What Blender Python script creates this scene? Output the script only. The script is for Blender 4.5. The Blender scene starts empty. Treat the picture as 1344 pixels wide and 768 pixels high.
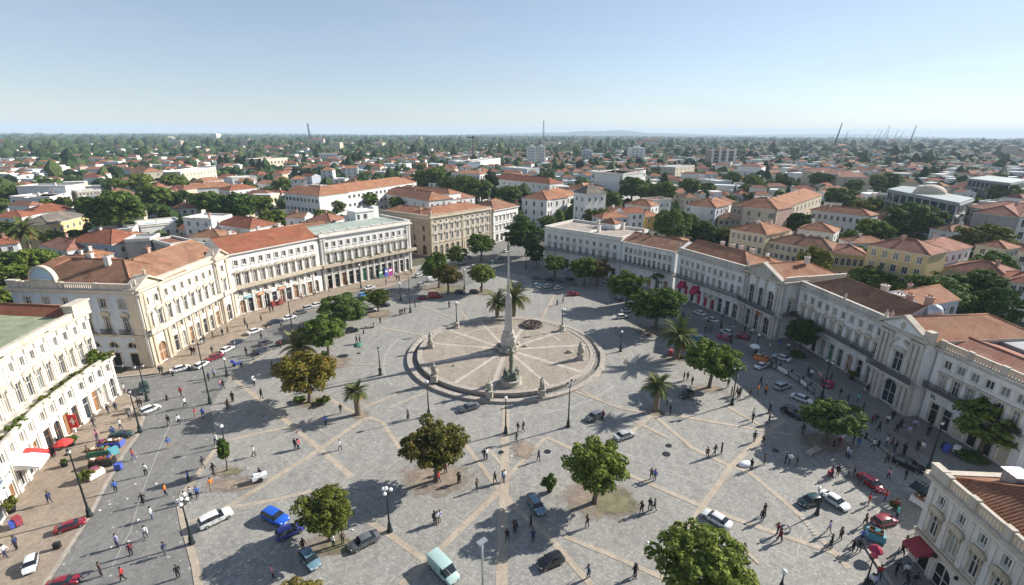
import bpy, math, random
import numpy as np
from mathutils import Vector, Matrix
S = bpy.context.scene
C = S.collection
R = math.radians
rnd = random.Random(7)
# ------------------------------------------------------------------ camera numbers
F = 640.0; YH = 175.5; CAMH = 39.0; ROLL = 0.0052
TH = math.atan((384-YH)/F); CT, ST = math.cos(TH), math.sin(TH)
def at(u, v, z=0.0):
    """the point of the place seen at photograph pixel u,v at height z"""
    a, b = u-672, v-384
    a, b = a-ROLL*b, -(b+ROLL*a)
    d = (a, F*CT+b*ST, -F*ST+b*CT)
    t = (z-CAMH)/d[2]
    return (d[0]*t, d[1]*t)
def proj(x, y, z):
    z -= CAMH
    cz = y*CT-z*ST; cy = y*ST+z*CT
    a = F*x/cz; b = -F*cy/cz
    return (672+a+ROLL*b, 384+b-ROLL*a, cz)
def hgt(x, y, v):
    lo, hi = -5., 200.
    for _ in range(50):
        m = (lo+hi)/2
        if proj(x, y, m)[1] > v: lo = m
        else: hi = m
    return lo

# ------------------------------------------------------------------ tags
LAND = []                 # (phrase, x, y, set)
AUTO = []                 # (object, description, x, y, set)
def tag(o, label=None, cat=None, group=None, kind=None):
    if label: o['label'] = label
    if cat: o['category'] = cat
    if group: o['group'] = group
    if kind: o['kind'] = kind
    return o
def auto(o, desc, cat, x, y, sets='plaza', group=None):
    o['category'] = cat
    if group: o['group'] = group
    AUTO.append((o, desc, x, y, sets))
    return o
def land(phrase, x, y, sets='plaza'):
    LAND.append((phrase, x, y, sets))
ORD = ['', 'second ', 'third ', 'fourth ', 'fifth ', 'sixth ', 'seventh ', 'eighth ', 'ninth ', 'tenth ', 'eleventh ', 'twelfth ',
       'thirteenth ', 'fourteenth ', 'fifteenth ', 'sixteenth ', 'seventeenth ', 'eighteenth ', 'nineteenth ', 'twentieth ']
def finish_labels():
    B = {}
    for o, d, x, y, st in AUTO:
        best = min((l for l in LAND if l[3] == st), key=lambda l: (l[1]-x)**2+(l[2]-y)**2)
        B.setdefault((d, best), []).append((math.hypot(best[1]-x, best[2]-y), len(B), o))
    for (d, l), it in B.items():
        it.sort(key=lambda t: t[0])
        for i, t in enumerate(it):
            w = ORD[i] if i < len(ORD) else '%dth ' % (i+1)
            t[2]['label'] = '%s, %snearest to %s' % (d, w, l[0])

# ------------------------------------------------------------------ mesh builder
class MB:
    def __init__(s): s.v = []; s.f = []; s.m = []; s.uv = {}; s.sm = set()
    def add(s, vs, fs, m=0, smooth=False):
        b = len(s.v); s.v += [tuple(p) for p in vs]
        for f in fs:
            if smooth: s.sm.add(len(s.f))
            s.f.append(tuple(b+i for i in f)); s.m.append(m)
    def quad(s, a, b, c, d, m=0, uv=None):
        if uv: s.uv[len(s.f)] = uv
        s.add([a, b, c, d], [(0, 1, 2, 3)], m)
    def poly(s, pts, m=0, uv=None):
        if uv: s.uv[len(s.f)] = uv
        s.add(pts, [tuple(range(len(pts)))], m)
    def box(s, x0, x1, y0, y1, z0, z1, m=0, M=None):
        P = [(x0, y0, z0), (x1, y0, z0), (x1, y1, z0), (x0, y1, z0), (x0, y0, z1), (x1, y0, z1), (x1, y1, z1), (x0, y1, z1)]
        if M: P = [tuple(M @ Vector(p)) for p in P]
        s.add(P, [(0, 3, 2, 1), (4, 5, 6, 7), (0, 1, 5, 4), (1, 2, 6, 5), (2, 3, 7, 6), (3, 0, 4, 7)], m)
    def prism(s, pts, z0, z1, m=0, top=True, bot=True):
        n = len(pts)
        a = sum(pts[i][0]*pts[(i+1) % n][1]-pts[(i+1) % n][0]*pts[i][1] for i in range(n))
        if a < 0: pts = pts[::-1]
        P = [(p[0], p[1], z0) for p in pts]+[(p[0], p[1], z1) for p in pts]
        fs = [(i, (i+1) % n, n+(i+1) % n, n+i) for i in range(n)]
        if top: fs.append(tuple(range(n, 2*n)))
        if bot: fs.append(tuple(range(n-1, -1, -1)))
        s.add(P, fs, m)
    def lathe(s, prof, n=12, c=(0, 0, 0), m=0, smooth=True, M=None, cap=True):
        P = []
        for r, z in prof:
            for i in range(n):
                t = 2*math.pi*i/n
                p = Vector((r*math.cos(t), r*math.sin(t), z))
                if M: p = M @ p
                P.append((p[0]+c[0], p[1]+c[1], p[2]+c[2]))
        fs = []
        for j in range(len(prof)-1):
            for i in range(n):
                k = (i+1) % n
                fs.append((j*n+i, j*n+k, (j+1)*n+k, (j+1)*n+i))
        s.add(P, fs, m, smooth)
        if cap:
            b = len(s.v)-len(P)
            s.f.append(tuple(b+i for i in range(n-1, -1, -1))); s.m.append(m)
            s.f.append(tuple(b+(len(prof)-1)*n+i for i in range(n))); s.m.append(m)
    def tube(s, pts, rad, n=6, m=0):
        pts = [Vector(p) for p in pts]
        if not hasattr(rad, '__len__'): rad = [rad]*len(pts)
        P = []
        for i, p in enumerate(pts):
            d = (pts[min(i+1, len(pts)-1)]-pts[max(i-1, 0)]).normalized()
            a = d.cross(Vector((0, 0, 1)) if abs(d.z) < .9 else Vector((1, 0, 0))).normalized(); b = d.cross(a)
            for k in range(n):
                t = 2*math.pi*k/n
                P.append(p+(a*math.cos(t)+b*math.sin(t))*rad[i])
        fs = []
        for j in range(len(pts)-1):
            for i in range(n):
                k = (i+1) % n
                fs.append((j*n+i, (j+1)*n+i, (j+1)*n+k, j*n+k))
        fs.append(tuple(range(n))); fs.append(tuple((len(pts)-1)*n+i for i in range(n-1, -1, -1)))
        s.add(P, fs, m, True)
    def ball(s, c, r, m=0, n=10, k=6, sq=(1, 1, 1)):
        prof = []
        P = []; fs = []
        for j in range(k+1):
            ph = math.pi*j/k
            for i in range(n):
                t = 2*math.pi*i/n
                P.append((c[0]+r*sq[0]*math.sin(ph)*math.cos(t), c[1]+r*sq[1]*math.sin(ph)*math.sin(t), c[2]-r*sq[2]*math.cos(ph)))
        for j in range(k):
            for i in range(n):
                q = (i+1) % n
                fs.append((j*n+i, j*n+q, (j+1)*n+q, (j+1)*n+i))
        s.add(P, fs, m, True)
    def mesh(s, name, mats):
        me = bpy.data.meshes.new(name)
        me.from_pydata(s.v, [], s.f)
        for x in (mats if isinstance(mats, (list, tuple)) else [mats]): me.materials.append(x)
        me.polygons.foreach_set('material_index', s.m)
        if s.sm:
            sm = [i in s.sm for i in range(len(s.f))]
            me.polygons.foreach_set('use_smooth', sm)
        if s.uv:
            l = me.uv_layers.new(name='UVMap')
            for i, uv in s.uv.items():
                p = me.polygons[i]
                for k, li in enumerate(p.loop_indices): l.data[li].uv = uv[k]
        me.update()
        return me
    def build(s, name, mats, parent=None, loc=None, rz=0):
        return put(name, s.mesh(name, mats), parent, loc, rz)
def put(name, me, parent=None, loc=None, rz=0, sc=None):
    o = bpy.data.objects.new(name, me); C.objects.link(o)
    if parent: o.parent = parent
    if loc is not None: o.location = loc if len(loc) == 3 else (loc[0], loc[1], 0)
    if rz: o.rotation_euler = (0, 0, rz)
    if sc is not None: o.scale = sc if hasattr(sc, '__len__') else (sc, sc, sc)
    return o
def empty(name, loc, rz=0, sc=None):
    o = bpy.data.objects.new(name, None); C.objects.link(o)
    o.empty_display_size = .5
    o.location = loc if len(loc) == 3 else (loc[0], loc[1], 0); o.rotation_euler = (0, 0, rz)
    if sc is not None: o.scale = sc if hasattr(sc, '__len__') else (sc, sc, sc)
    return o
def copytree(o, kids, loc, rz=0, sc=None):
    """a copy of a thing with copies of its parts (kids: {object: [children]})"""
    c = o.copy(); C.objects.link(c)
    c.location = loc if len(loc) == 3 else (loc[0], loc[1], 0); c.rotation_euler = (0, 0, rz)
    if sc is not None: c.scale = sc if hasattr(sc, '__len__') else (sc, sc, sc)
    out = []
    for k in kids.get(o, []):
        d = k.copy(); C.objects.link(d); d.parent = c; out.append(d)
        for q in kids.get(k, []):
            e = q.copy(); C.objects.link(e); e.parent = d; out.append(e)
    return c, out
KIDS = {}
def kid(o, parent):
    KIDS.setdefault(parent, []).append(o); return o

# ------------------------------------------------------------------ materials
def nodes(name):
    m = bpy.data.materials.new(name); m.use_nodes = True
    nt = m.node_tree; b = nt.nodes['Principled BSDF']
    return m, nt, b
def N(nt, t, **k):
    n = nt.nodes.new(t)
    for a, v in k.items():
        if a in ('operation', 'blend_type', 'data_type', 'attribute_type', 'attribute_name', 'feature', 'wave_type', 'bands_direction', 'noise_dimensions', 'distance'): setattr(n, a, v)
        else: n.inputs[a].default_value = v
    return n
def ramp(nt, fac, stops):
    r = nt.nodes.new('ShaderNodeValToRGB')
    while len(r.color_ramp.elements) < len(stops): r.color_ramp.elements.new(.5)
    for e, (p, c) in zip(r.color_ramp.elements, stops):
        e.position = p; e.color = (*c, 1)
    nt.links.new(fac, r.inputs[0]); return r.outputs[0]
def mix(nt, fac, a, b, mode='MIX'):
    m = nt.nodes.new('ShaderNodeMix'); m.data_type = 'RGBA'; m.blend_type = mode
    for s, v in ((0, fac), (6, a), (7, b)):
        if hasattr(v, 'is_linked') or hasattr(v, 'links'): nt.links.new(v, m.inputs[s])
        elif s == 0: m.inputs[0].default_value = v
        else: m.inputs[s].default_value = (*v, 1)
    return m.outputs[2]
def coords(nt, kind='Object', scale=(1, 1, 1)):
    t = nt.nodes.new('ShaderNodeTexCoord'); mp = nt.nodes.new('ShaderNodeMapping')
    mp.inputs['Scale'].default_value = scale
    nt.links.new(t.outputs[kind], mp.inputs[0]); return mp.outputs[0]
def wcoords(nt, scale=(1, 1, 1)):
    t = nt.nodes.new('ShaderNodeNewGeometry'); mp = nt.nodes.new('ShaderNodeMapping')
    mp.inputs['Scale'].default_value = scale
    nt.links.new(t.outputs['Position'], mp.inputs[0]); return mp.outputs[0]
def noise(nt, vec, sc, det=4, rough=.6):
    n = N(nt, 'ShaderNodeTexNoise', Scale=sc, Detail=det, Roughness=rough)
    nt.links.new(vec, n.inputs['Vector']); return n.outputs[0]
def bump(nt, b, h, strength=.3, dist=.02):
    n = N(nt, 'ShaderNodeBump', Strength=strength, Distance=dist)
    nt.links.new(h, n.inputs['Height']); nt.links.new(n.outputs[0], b.inputs['Normal'])
def plain(name, col, rough=.6, metal=0, spec=.5):
    m, nt, b = nodes(name)
    b.inputs['Base Color'].default_value = (*col, 1); b.inputs['Roughness'].default_value = rough
    b.inputs['Metallic'].default_value = metal; b.inputs['Specular IOR Level'].default_value = spec
    return m
def grainy(name, col, amt=.25, sc=2.0, rough=.8):
    """one colour mottled with its own wear"""
    m, nt, b = nodes(name)
    n = noise(nt, wcoords(nt), sc, 6, .65)
    d = tuple(c*(1-amt) for c in col); l = tuple(min(.9, c*(1+amt)) for c in col)
    nt.links.new(ramp(nt, n, [(.3, d), (.7, l)]), b.inputs['Base Color'])
    b.inputs['Roughness'].default_value = rough
    return m
def wallmat(name, col, dirt=(.25, .22, .18), amount=.5):
    """rendered wall with run-down streaks and patches"""
    m, nt, b = nodes(name)
    s1 = noise(nt, wcoords(nt, (1.6, 1.6, .16)), 1.0, 5, .7)
    s2 = noise(nt, wcoords(nt), .35, 5, .6)
    s3 = noise(nt, wcoords(nt), 5, 3, .6)
    a = ramp(nt, s1, [(.48, (0, 0, 0)), (.78, (1, 1, 1))]); c = ramp(nt, s2, [(.45, (0, 0, 0)), (.75, (1, 1, 1))])
    k = mix(nt, .5, a, c, 'ADD')
    mm = N(nt, 'ShaderNodeMath', operation='MULTIPLY'); mm.inputs[1].default_value = amount
    nt.links.new(k, mm.inputs[0])
    col2 = mix(nt, mm.outputs[0], col, dirt)
    nt.links.new(mix(nt, .12, col2, ramp(nt, s3, [(.3, (.3, .3, .3)), (.7, (1, 1, 1))]), 'MULTIPLY'), b.inputs['Base Color'])
    b.inputs['Roughness'].default_value = .85; b.inputs['Specular IOR Level'].default_value = .2
    return m
def roofmat(name, c1, c2, c3, pitch=.34):
    """pantiles: rows along the slope (UV u along the eave, v up the slope)"""
    m, nt, b = nodes(name)
    uv = coords(nt, 'UV')
    w = N(nt, 'ShaderNodeTexWave', wave_type='BANDS', bands_direction='X', Scale=1/pitch*.314, Distortion=.6, Detail=1.0)
    nt.links.new(uv, w.inputs['Vector'])
    st = noise(nt, coords(nt, 'UV', (2.2, .25, 1)), 1.0, 5, .7)
    pt = noise(nt, wcoords(nt), .4, 5, .65)
    fine = noise(nt, coords(nt, 'UV', (3, 2, 1)), 1.3, 3, .8)
    base = mix(nt, ramp(nt, st, [(.35, (0, 0, 0)), (.7, (1, 1, 1))]), c1, c2)
    base = mix(nt, ramp(nt, pt, [(.45, (0, 0, 0)), (.72, (1, 1, 1))]), base, c3)
    pv = N(nt, 'ShaderNodeTexVoronoi', Scale=.45, Randomness=1.0); nt.links.new(coords(nt, 'UV', (1, 1.6, 1)), pv.inputs['Vector']); ps = nt.nodes.new('ShaderNodeSeparateColor'); nt.links.new(pv.outputs['Color'], ps.inputs[0])
    base = mix(nt, .55, base, ramp(nt, ps.outputs[0], [(0, (.72, .7, .68)), (.5, (1, 1, 1)), (.85, (1.05, 1.03, 1.0)), (1, (1.32, 1.25, 1.18))]), 'MULTIPLY')
    li = noise(nt, wcoords(nt), 1.1, 5, .75)
    base = mix(nt, ramp(nt, li, [(.6, (0, 0, 0)), (.74, (.55, .55, .55))]), base, (.22, .19, .13))
    base = mix(nt, .7, base, ramp(nt, fine, [(.3, (.45, .43, .42)), (.65, (1.15, 1.1, 1.05))]), 'MULTIPLY')
    base = mix(nt, .45, base, ramp(nt, w.outputs[1], [(.1, (.35, .3, .28)), (.55, (1, 1, 1))]), 'MULTIPLY')
    nt.links.new(base, b.inputs['Base Color'])
    b.inputs['Roughness'].default_value = .9; b.inputs['Specular IOR Level'].default_value = .15
    bump(nt, b, w.outputs[1], .5, .08)
    return m
def leafmat(name, dark, light, tint=None, trans=.3):
    m, nt, b = nodes(name)
    g = nt.nodes.new('ShaderNodeNewGeometry')
    oi = nt.nodes.new('ShaderNodeObjectInfo')
    col = ramp(nt, g.outputs['Random Per Island'], [(0, dark), (.75, light), (1, tint or light)])
    hs = nt.nodes.new('ShaderNodeHueSaturation')
    mr = N(nt, 'ShaderNodeMapRange'); mr.inputs[3].default_value = .475; mr.inputs[4].default_value = .52
    nt.links.new(oi.outputs['Random'], mr.inputs[0]); nt.links.new(mr.outputs[0], hs.inputs['Hue'])
    mr2 = N(nt, 'ShaderNodeMapRange'); mr2.inputs[3].default_value = 1.25; mr2.inputs[4].default_value = .75
    nt.links.new(oi.outputs['Random'], mr2.inputs[0]); nt.links.new(mr2.outputs[0], hs.inputs['Value'])
    nt.links.new(col, hs.inputs['Color'])
    nt.links.new(hs.outputs[0], b.inputs['Base Color'])
    b.inputs['Roughness'].default_value = .7; b.inputs['Specular IOR Level'].default_value = .08
    if trans:
        tr = nt.nodes.new('ShaderNodeBsdfTranslucent'); mx = nt.nodes.new('ShaderNodeMixShader'); mx.inputs[0].default_value = trans
        nt.links.new(hs.outputs[0], tr.inputs[0])
        nt.links.new(b.outputs[0], mx.inputs[1]); nt.links.new(tr.outputs[0], mx.inputs[2])
        nt.links.new(mx.outputs[0], nt.nodes['Material Output'].inputs[0])
    return m
def paving(name, c1, c2, joint, cell=2.2, patch=(.9, .9, .9), spots=0.0, grid=0.0):
    m, nt, b = nodes(name)
    w = wcoords(nt)
    wob = N(nt, 'ShaderNodeTexNoise', Scale=.5, Detail=2)
    nt.links.new(w, wob.inputs['Vector'])
    vm = N(nt, 'ShaderNodeVectorMath', operation='ADD')
    sc = N(nt, 'ShaderNodeVectorMath', operation='SCALE'); sc.inputs['Scale'].default_value = .9
    nt.links.new(wob.outputs[1], sc.inputs[0]); nt.links.new(w, vm.inputs[0]); nt.links.new(sc.outputs[0], vm.inputs[1])
    v = N(nt, 'ShaderNodeTexVoronoi', Scale=cell); nt.links.new(vm.outputs[0], v.inputs['Vector'])
    ve = N(nt, 'ShaderNodeTexVoronoi', Scale=cell, feature='DISTANCE_TO_EDGE'); nt.links.new(vm.outputs[0], ve.inputs['Vector'])
    sep = nt.nodes.new('ShaderNodeSeparateColor'); nt.links.new(v.outputs['Color'], sep.inputs[0])
    col = ramp(nt, sep.outputs[0], [(0, c1), (1, c2)])
    col = mix(nt, ramp(nt, ve.outputs[0], [(0, (.75, .75, .75)), (.09, (0, 0, 0))]), col, joint)
    big = noise(nt, wcoords(nt, (1, 1, 1)), .12, 6, .62)
    col = mix(nt, .6, col, ramp(nt, big, [(.3, patch), (.5, (1, 1, 1)), (.72, (1.12, 1.1, 1.06))]), 'MULTIPLY')
    med = noise(nt, wcoords(nt, (1, 1, 1)), .9, 6, .7)
    col = mix(nt, .55, col, ramp(nt, med, [(.28, (.62, .61, .6)), (.52, (1, 1, 1)), (.75, (1.14, 1.12, 1.1))]), 'MULTIPLY')
    tr = noise(nt, wcoords(nt, (1.2, .1, 1)), .6, 4, .6)
    col = mix(nt, .3, col, ramp(nt, tr, [(.4, (.7, .7, .7)), (.6, (1.05, 1.05, 1.05))]), 'MULTIPLY')
    if spots:
        sv = N(nt, 'ShaderNodeTexVoronoi', Scale=.85); nt.links.new(w, sv.inputs['Vector'])
        col = mix(nt, ramp(nt, sv.outputs[0], [(.09, (spots,)*3), (.13, (0, 0, 0))]), col, (.62, .6, .57))
    if grid:
        mp = nt.nodes.new('ShaderNodeMapping'); mp.inputs['Rotation'].default_value = (0, 0, R(37)); nt.links.new(vm.outputs[0], mp.inputs[0])
        for sz, am in ((grid, .5), (grid*.37, .26)):
            br = nt.nodes.new('ShaderNodeTexBrick'); br.offset = .5; br.inputs['Scale'].default_value = 1; br.inputs['Brick Width'].default_value = sz; br.inputs['Row Height'].default_value = sz*.8; br.inputs['Mortar Size'].default_value = .07; br.inputs['Mortar Smooth'].default_value = .3
            nt.links.new(mp.outputs[0], br.inputs['Vector'])
            mm = N(nt, 'ShaderNodeMath', operation='MULTIPLY'); mm.inputs[1].default_value = am; nt.links.new(br.outputs['Fac'], mm.inputs[0])
            br2 = noise(nt, wcoords(nt), .25, 3, .6); m3 = N(nt, 'ShaderNodeMath', operation='MULTIPLY'); nt.links.new(mm.outputs[0], m3.inputs[0]); nt.links.new(ramp(nt, br2, [(.4, (0, 0, 0)), (.6, (1, 1, 1))]), m3.inputs[1])
            col = mix(nt, m3.outputs[0], col, (.47, .42, .345))
    nt.links.new(col, b.inputs['Base Color'])
    b.inputs['Roughness'].default_value = .8; b.inputs['Specular IOR Level'].default_value = .3
    bump(nt, b, ve.outputs[0], .35, .03)
    return m
def objpaint(name, rough=.28, coat=.6, attr=None):
    m, nt, b = nodes(name)
    if attr:
        a = nt.nodes.new('ShaderNodeAttribute'); a.attribute_type = 'OBJECT'; a.attribute_name = attr; out = a.outputs['Color']
    else:
        out = nt.nodes.new('ShaderNodeObjectInfo').outputs['Color']
    nt.links.new(out, b.inputs['Base Color']); b.inputs['Roughness'].default_value = rough
    b.inputs['Coat Weight'].default_value = coat
    return m

M = {}
M['plaza'] = paving('plaza_cobbles', (.255, .245, .222), (.365, .350, .314), (.19, .178, .16), 4.2, (.84, .83, .81), .3, 6.5)
M['road'] = paving('road_setts', (.19, .185, .172), (.25, .243, .225), (.155, .15, .14), 4.6, (.70, .70, .70), .5)
M['walk'] = paving('tan_pavement', (.30, .24, .18), (.37, .30, .23), (.23, .185, .14), 3.4, (.76, .74, .7), .15)
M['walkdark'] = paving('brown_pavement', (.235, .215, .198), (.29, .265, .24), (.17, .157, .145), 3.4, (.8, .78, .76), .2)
M['disc'] = paving('platform_slabs', (.315, .268, .212), (.365, .315, .252), (.235, .2, .16), 1.3, (.84, .81, .77))
M['strip'] = paving('tan_stone_strip', (.41, .345, .262), (.48, .405, .315), (.31, .258, .198), 3.0, (.85, .82, .78))
M['strip2'] = paving('pale_stone_strip', (.47, .41, .34), (.56, .5, .42), (.33, .29, .24), 2.0, (.88, .86, .84))
M['kerb'] = grainy('kerb_stone', (.37, .325, .27), .28, 1.6)
def patchmat(name, col, amt):
    m, nt, b = nodes(name)
    n = noise(nt, wcoords(nt), 1.3, 6, .65); nt.links.new(ramp(nt, n, [(.3, tuple(c*(1-amt) for c in col)), (.7, tuple(c*(1+amt) for c in col))]), b.inputs['Base Color']); b.inputs['Roughness'].default_value = .95
    mp = nt.nodes.new('ShaderNodeMapping'); t = nt.nodes.new('ShaderNodeTexCoord'); mp.inputs['Scale'].default_value = (2, 2, 0); mp.inputs['Location'].default_value = (-1, -1, 0); nt.links.new(t.outputs['Generated'], mp.inputs[0])
    le = N(nt, 'ShaderNodeVectorMath', operation='LENGTH'); nt.links.new(mp.outputs[0], le.inputs[0]); n2 = noise(nt, wcoords(nt), .8, 7, .72)
    ad = N(nt, 'ShaderNodeMath', operation='MULTIPLY_ADD'); ad.inputs[1].default_value = 1.5; nt.links.new(n2, ad.inputs[0]); nt.links.new(le.outputs['Value'], ad.inputs[2])
    f = ramp(nt, ad.outputs[0], [(0, (0, 0, 0)), (1, (1, 1, 1))]); f.node.color_ramp.elements[0].position = .0
    mr = N(nt, 'ShaderNodeMapRange'); mr.inputs[1].default_value = 1.18; mr.inputs[2].default_value = 1.62; mr.inputs[3].default_value = .92; mr.inputs[4].default_value = 0; nt.links.new(ad.outputs[0], mr.inputs[0])
    nt.links.new(mr.outputs[0], b.inputs['Alpha']); return m
M['earth'] = patchmat('bare_earth', (.275, .215, .16), .35)
M['grass'] = patchmat('grass_patch', (.20, .182, .10), .35)
M['moss'] = grainy('mossy_roof', (.24, .265, .165), .3, .5, .9)
M['mossgrey'] = grainy('sheet_roof_green', (.33, .37, .31), .22, .6, .8)
M['gable'] = wallmat('pale_blue_gable', (.46, .60, .70), (.38, .4, .4), .35)
M['hallroof'] = grainy('hall_roof', (.24, .275, .27), .2, .3, .6)
M['asphaltroof'] = grainy('flat_roof_tan', (.34, .285, .235), .25, .4, .9)
M['greyroof'] = grainy('flat_roof_grey', (.34, .34, .34), .25, .5, .9)
M['whiteroof'] = grainy('flat_roof_white', (.66, .66, .64), .15, .5, .8)
M['wallwarm'] = wallmat('white_render_warm', (.80, .765, .69), (.40, .33, .25), .55)
M['wallwhite'] = wallmat('white_render', (.78, .765, .735), (.42, .38, .32), .45)
M['wallcream'] = wallmat('cream_render', (.68, .58, .43), (.36, .28, .2), .55)
M['wallblue'] = wallmat('pale_blue_render', (.55, .60, .66), (.36, .33, .3), .65)
M['wallgrey'] = wallmat('weathered_white_render', (.82, .81, .785), (.36, .32, .28), .55)
M['stonegrey'] = wallmat('weathered_stone', (.60, .555, .485), (.2, .175, .145), .75)
M['stonetan'] = wallmat('tan_stone', (.58, .49, .37), (.27, .21, .15), .7)
M['brownwall'] = wallmat('brown_stone', (.40, .31, .23), (.19, .14, .1), .7)
M['yellow'] = wallmat('yellow_render', (.67, .50, .25), (.42, .3, .17), .45)
M['paleyellow'] = wallmat('pale_yellow_render', (.66, .57, .38), (.4, .32, .2), .5)
M['orange'] = wallmat('ochre_render', (.72, .47, .12), (.4, .27, .1), .35)
M['pink'] = wallmat('pinkish_brick', (.47, .32, .26), (.28, .19, .15), .5)
M['lavender'] = wallmat('lavender_render', (.50, .53, .66), (.35, .33, .36), .4)
M['concrete'] = wallmat('grey_concrete', (.42, .40, .37), (.2, .17, .14), .9)
M['beige'] = wallmat('beige_render', (.60, .52, .40), (.38, .31, .23), .5)
M['trim'] = wallmat('stone_trim', (.60, .53, .43), (.28, .235, .18), .6)
M['trimwhite'] = wallmat('white_trim', (.74, .70, .63), (.36, .31, .25), .5)
M['roof'] = roofmat('terracotta_tiles', (.43, .21, .125), (.32, .15, .09), (.45, .27, .175))
M['roofred'] = roofmat('red_tiles', (.37, .14, .085), (.28, .105, .065), (.33, .165, .10))
M['roofbrown'] = roofmat('brown_tiles', (.36, .20, .13), (.235, .13, .085), (.40, .25, .165))
M['rooforange'] = roofmat('orange_tiles', (.45, .22, .125), (.34, .16, .095), (.44, .27, .17))
M['roofpink'] = roofmat('faded_red_tiles', (.40, .19, .135), (.30, .14, .1), (.44, .26, .19))
M['roofgreyb'] = roofmat('grey_slates', (.22, .20, .17), (.15, .14, .12), (.3, .27, .22))
M['glass'] = plain('window_glass', (.035, .045, .055), .12, 0, .6)
M['glass2'] = plain('window_glass_dull', (.09, .095, .095), .3, 0, .5)
M['glassblue'] = plain('curtain_wall_glass', (.03, .06, .075), .12, .2, .7)
M['curtain'] = plain('pale_curtains', (.36, .34, .30), .8)
M['shutter'] = plain('grey_shutters', (.22, .235, .23), .6)
M['wood'] = grainy('brown_wood', (.25, .125, .055), .35, 3, .6)
M['darkopen'] = plain('dark_interior', (.012, .012, .014), .7)
M['iron'] = plain('dark_iron', (.022, .024, .027), .5, .4)
M['irongreen'] = plain('green_black_iron', (.02, .032, .032), .45, .4)
M['rust'] = grainy('rusty_iron', (.085, .055, .045), .4, 3, .7)
M['bronze'] = grainy('old_bronze', (.15, .165, .12), .4, 3, .6)
M['statue'] = grainy('statue_stone', (.36, .33, .27), .4, 2.5, .9)
M['obelisk'] = grainy('obelisk_stone', (.50, .462, .405), .22, 1.2, .85)
M['globe'] = plain('milk_glass', (.85, .84, .8), .2)
M['amber'] = plain('amber_glass', (.5, .36, .12), .25)
M['redpl'] = plain('red_lamp_head', (.6, .06, .08), .4)
M['bark'] = grainy('bark', (.13, .10, .075), .4, 3, .95)
M['palmbark'] = grainy('palm_bark', (.19, .145, .105), .4, 5, .95)
M['cloth_red'] = plain('dark_red_canvas', (.30, .035, .045), .8)
M['cloth_crim'] = plain('crimson_canvas', (.42, .025, .075), .8)
M['cloth_scar'] = plain('scarlet_canvas', (.62, .045, .04), .75)
M['cloth_white'] = plain('white_canvas', (.78, .76, .72), .8)
M['cloth_blue'] = plain('blue_canvas', (.06, .10, .42), .8)
M['cloth_purple'] = plain('purple_canvas', (.30, .03, .22), .7)
M['cloth_teal'] = plain('teal_canvas', (.10, .34, .40), .7)
M['cloth_beige'] = plain('beige_canvas', (.55, .47, .36), .8)
M['cloth_green'] = plain('green_board', (.05, .17, .10), .7)
M['cloth_yellow'] = plain('yellow_board', (.7, .5, .1), .7)
M['cloth_orange'] = plain('orange_board', (.65, .2, .04), .7)
M['leaf'] = leafmat('leaves_green', (.05, .09, .016), (.145, .21, .04), (.21, .26, .06))
M['leafdark'] = leafmat('leaves_dark', (.036, .075, .018), (.10, .165, .038), (.15, .205, .05))
M['leafautumn'] = leafmat('leaves_autumn', (.085, .09, .015), (.21, .195, .036), (.29, .18, .036))
M['leafbrown'] = leafmat('leaves_brownish', (.07, .075, .018), (.165, .15, .037), (.235, .15, .042))
M['leafyellow'] = leafmat('leaves_yellowgreen', (.065, .085, .015), (.15, .175, .035), (.22, .21, .05))
M['leafplum'] = leafmat('leaves_plum', (.035, .022, .025), (.075, .045, .05))
M['frond'] = leafmat('palm_fronds', (.07, .095, .03), (.16, .185, .06), (.24, .20, .07), .15)
M['dryfrond'] = leafmat('dry_fronds', (.22, .12, .04), (.32, .19, .07), None, .1)
M['conifer'] = leafmat('conifer_leaves', (.018, .044, .018), (.05, .088, .03))
M['paint'] = objpaint('car_paint')
M['carglass'] = plain('car_glass', (.015, .018, .022), .06, 0, .8)
M['tyre'] = plain('tyre_rubber', (.02, .02, .02), .8)
M['rim'] = plain('wheel_rim', (.45, .45, .46), .35, .7)
M['lamp'] = plain('headlight_glass', (.75, .75, .73), .15)
M['tail'] = plain('tail_light_glass', (.35, .02, .02), .2)
M['shirt'] = objpaint('person_top', .85, 0)
M['trouser'] = objpaint('person_trousers', .85, 0, 'trousers')
M['skin'] = plain('person_skin', (.42, .24, .16), .6)
M['hair'] = plain('person_hair', (.03, .022, .016), .7)
M['shoe'] = plain('person_shoes', (.03, .028, .027), .6)
M['metal'] = plain('galvanised_metal', (.5, .51, .52), .4, .7)
M['whitepl'] = plain('white_plastic', (.78, .78, .77), .4)
M['ring'] = grainy('worn_road_paint', (.345, .335, .315), .16, 1.2)
# ------------------------------------------------------------------ the setting: ground
def sheet(name, pts, mat, z):
    mb = MB()
    a = sum(pts[i][0]*pts[(i+1) % len(pts)][1]-pts[(i+1) % len(pts)][0]*pts[i][1] for i in range(len(pts)))
    if a < 0: pts = pts[::-1]
    mb.poly([(p[0], p[1], z) for p in pts])
    return tag(mb.build(name, mat), kind='structure')
def px(*l): return [at(*p) for p in l]
def ribbon(mb, pts, w, z, m=0):
    """flat strip of width w along ground points, mitred"""
    n = len(pts); Ls = []; Rs = []
    for i in range(n):
        a = Vector(pts[max(i-1, 0)]); b = Vector(pts[min(i+1, n-1)])
        d = (b-a).normalized(); nn = Vector((-d.y, d.x))
        Ls.append(Vector(pts[i])+nn*w/2); Rs.append(Vector(pts[i])-nn*w/2)
    for i in range(n-1):
        mb.poly([(*Rs[i], z), (*Rs[i+1], z), (*Ls[i+1], z), (*Ls[i], z)], m)

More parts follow.
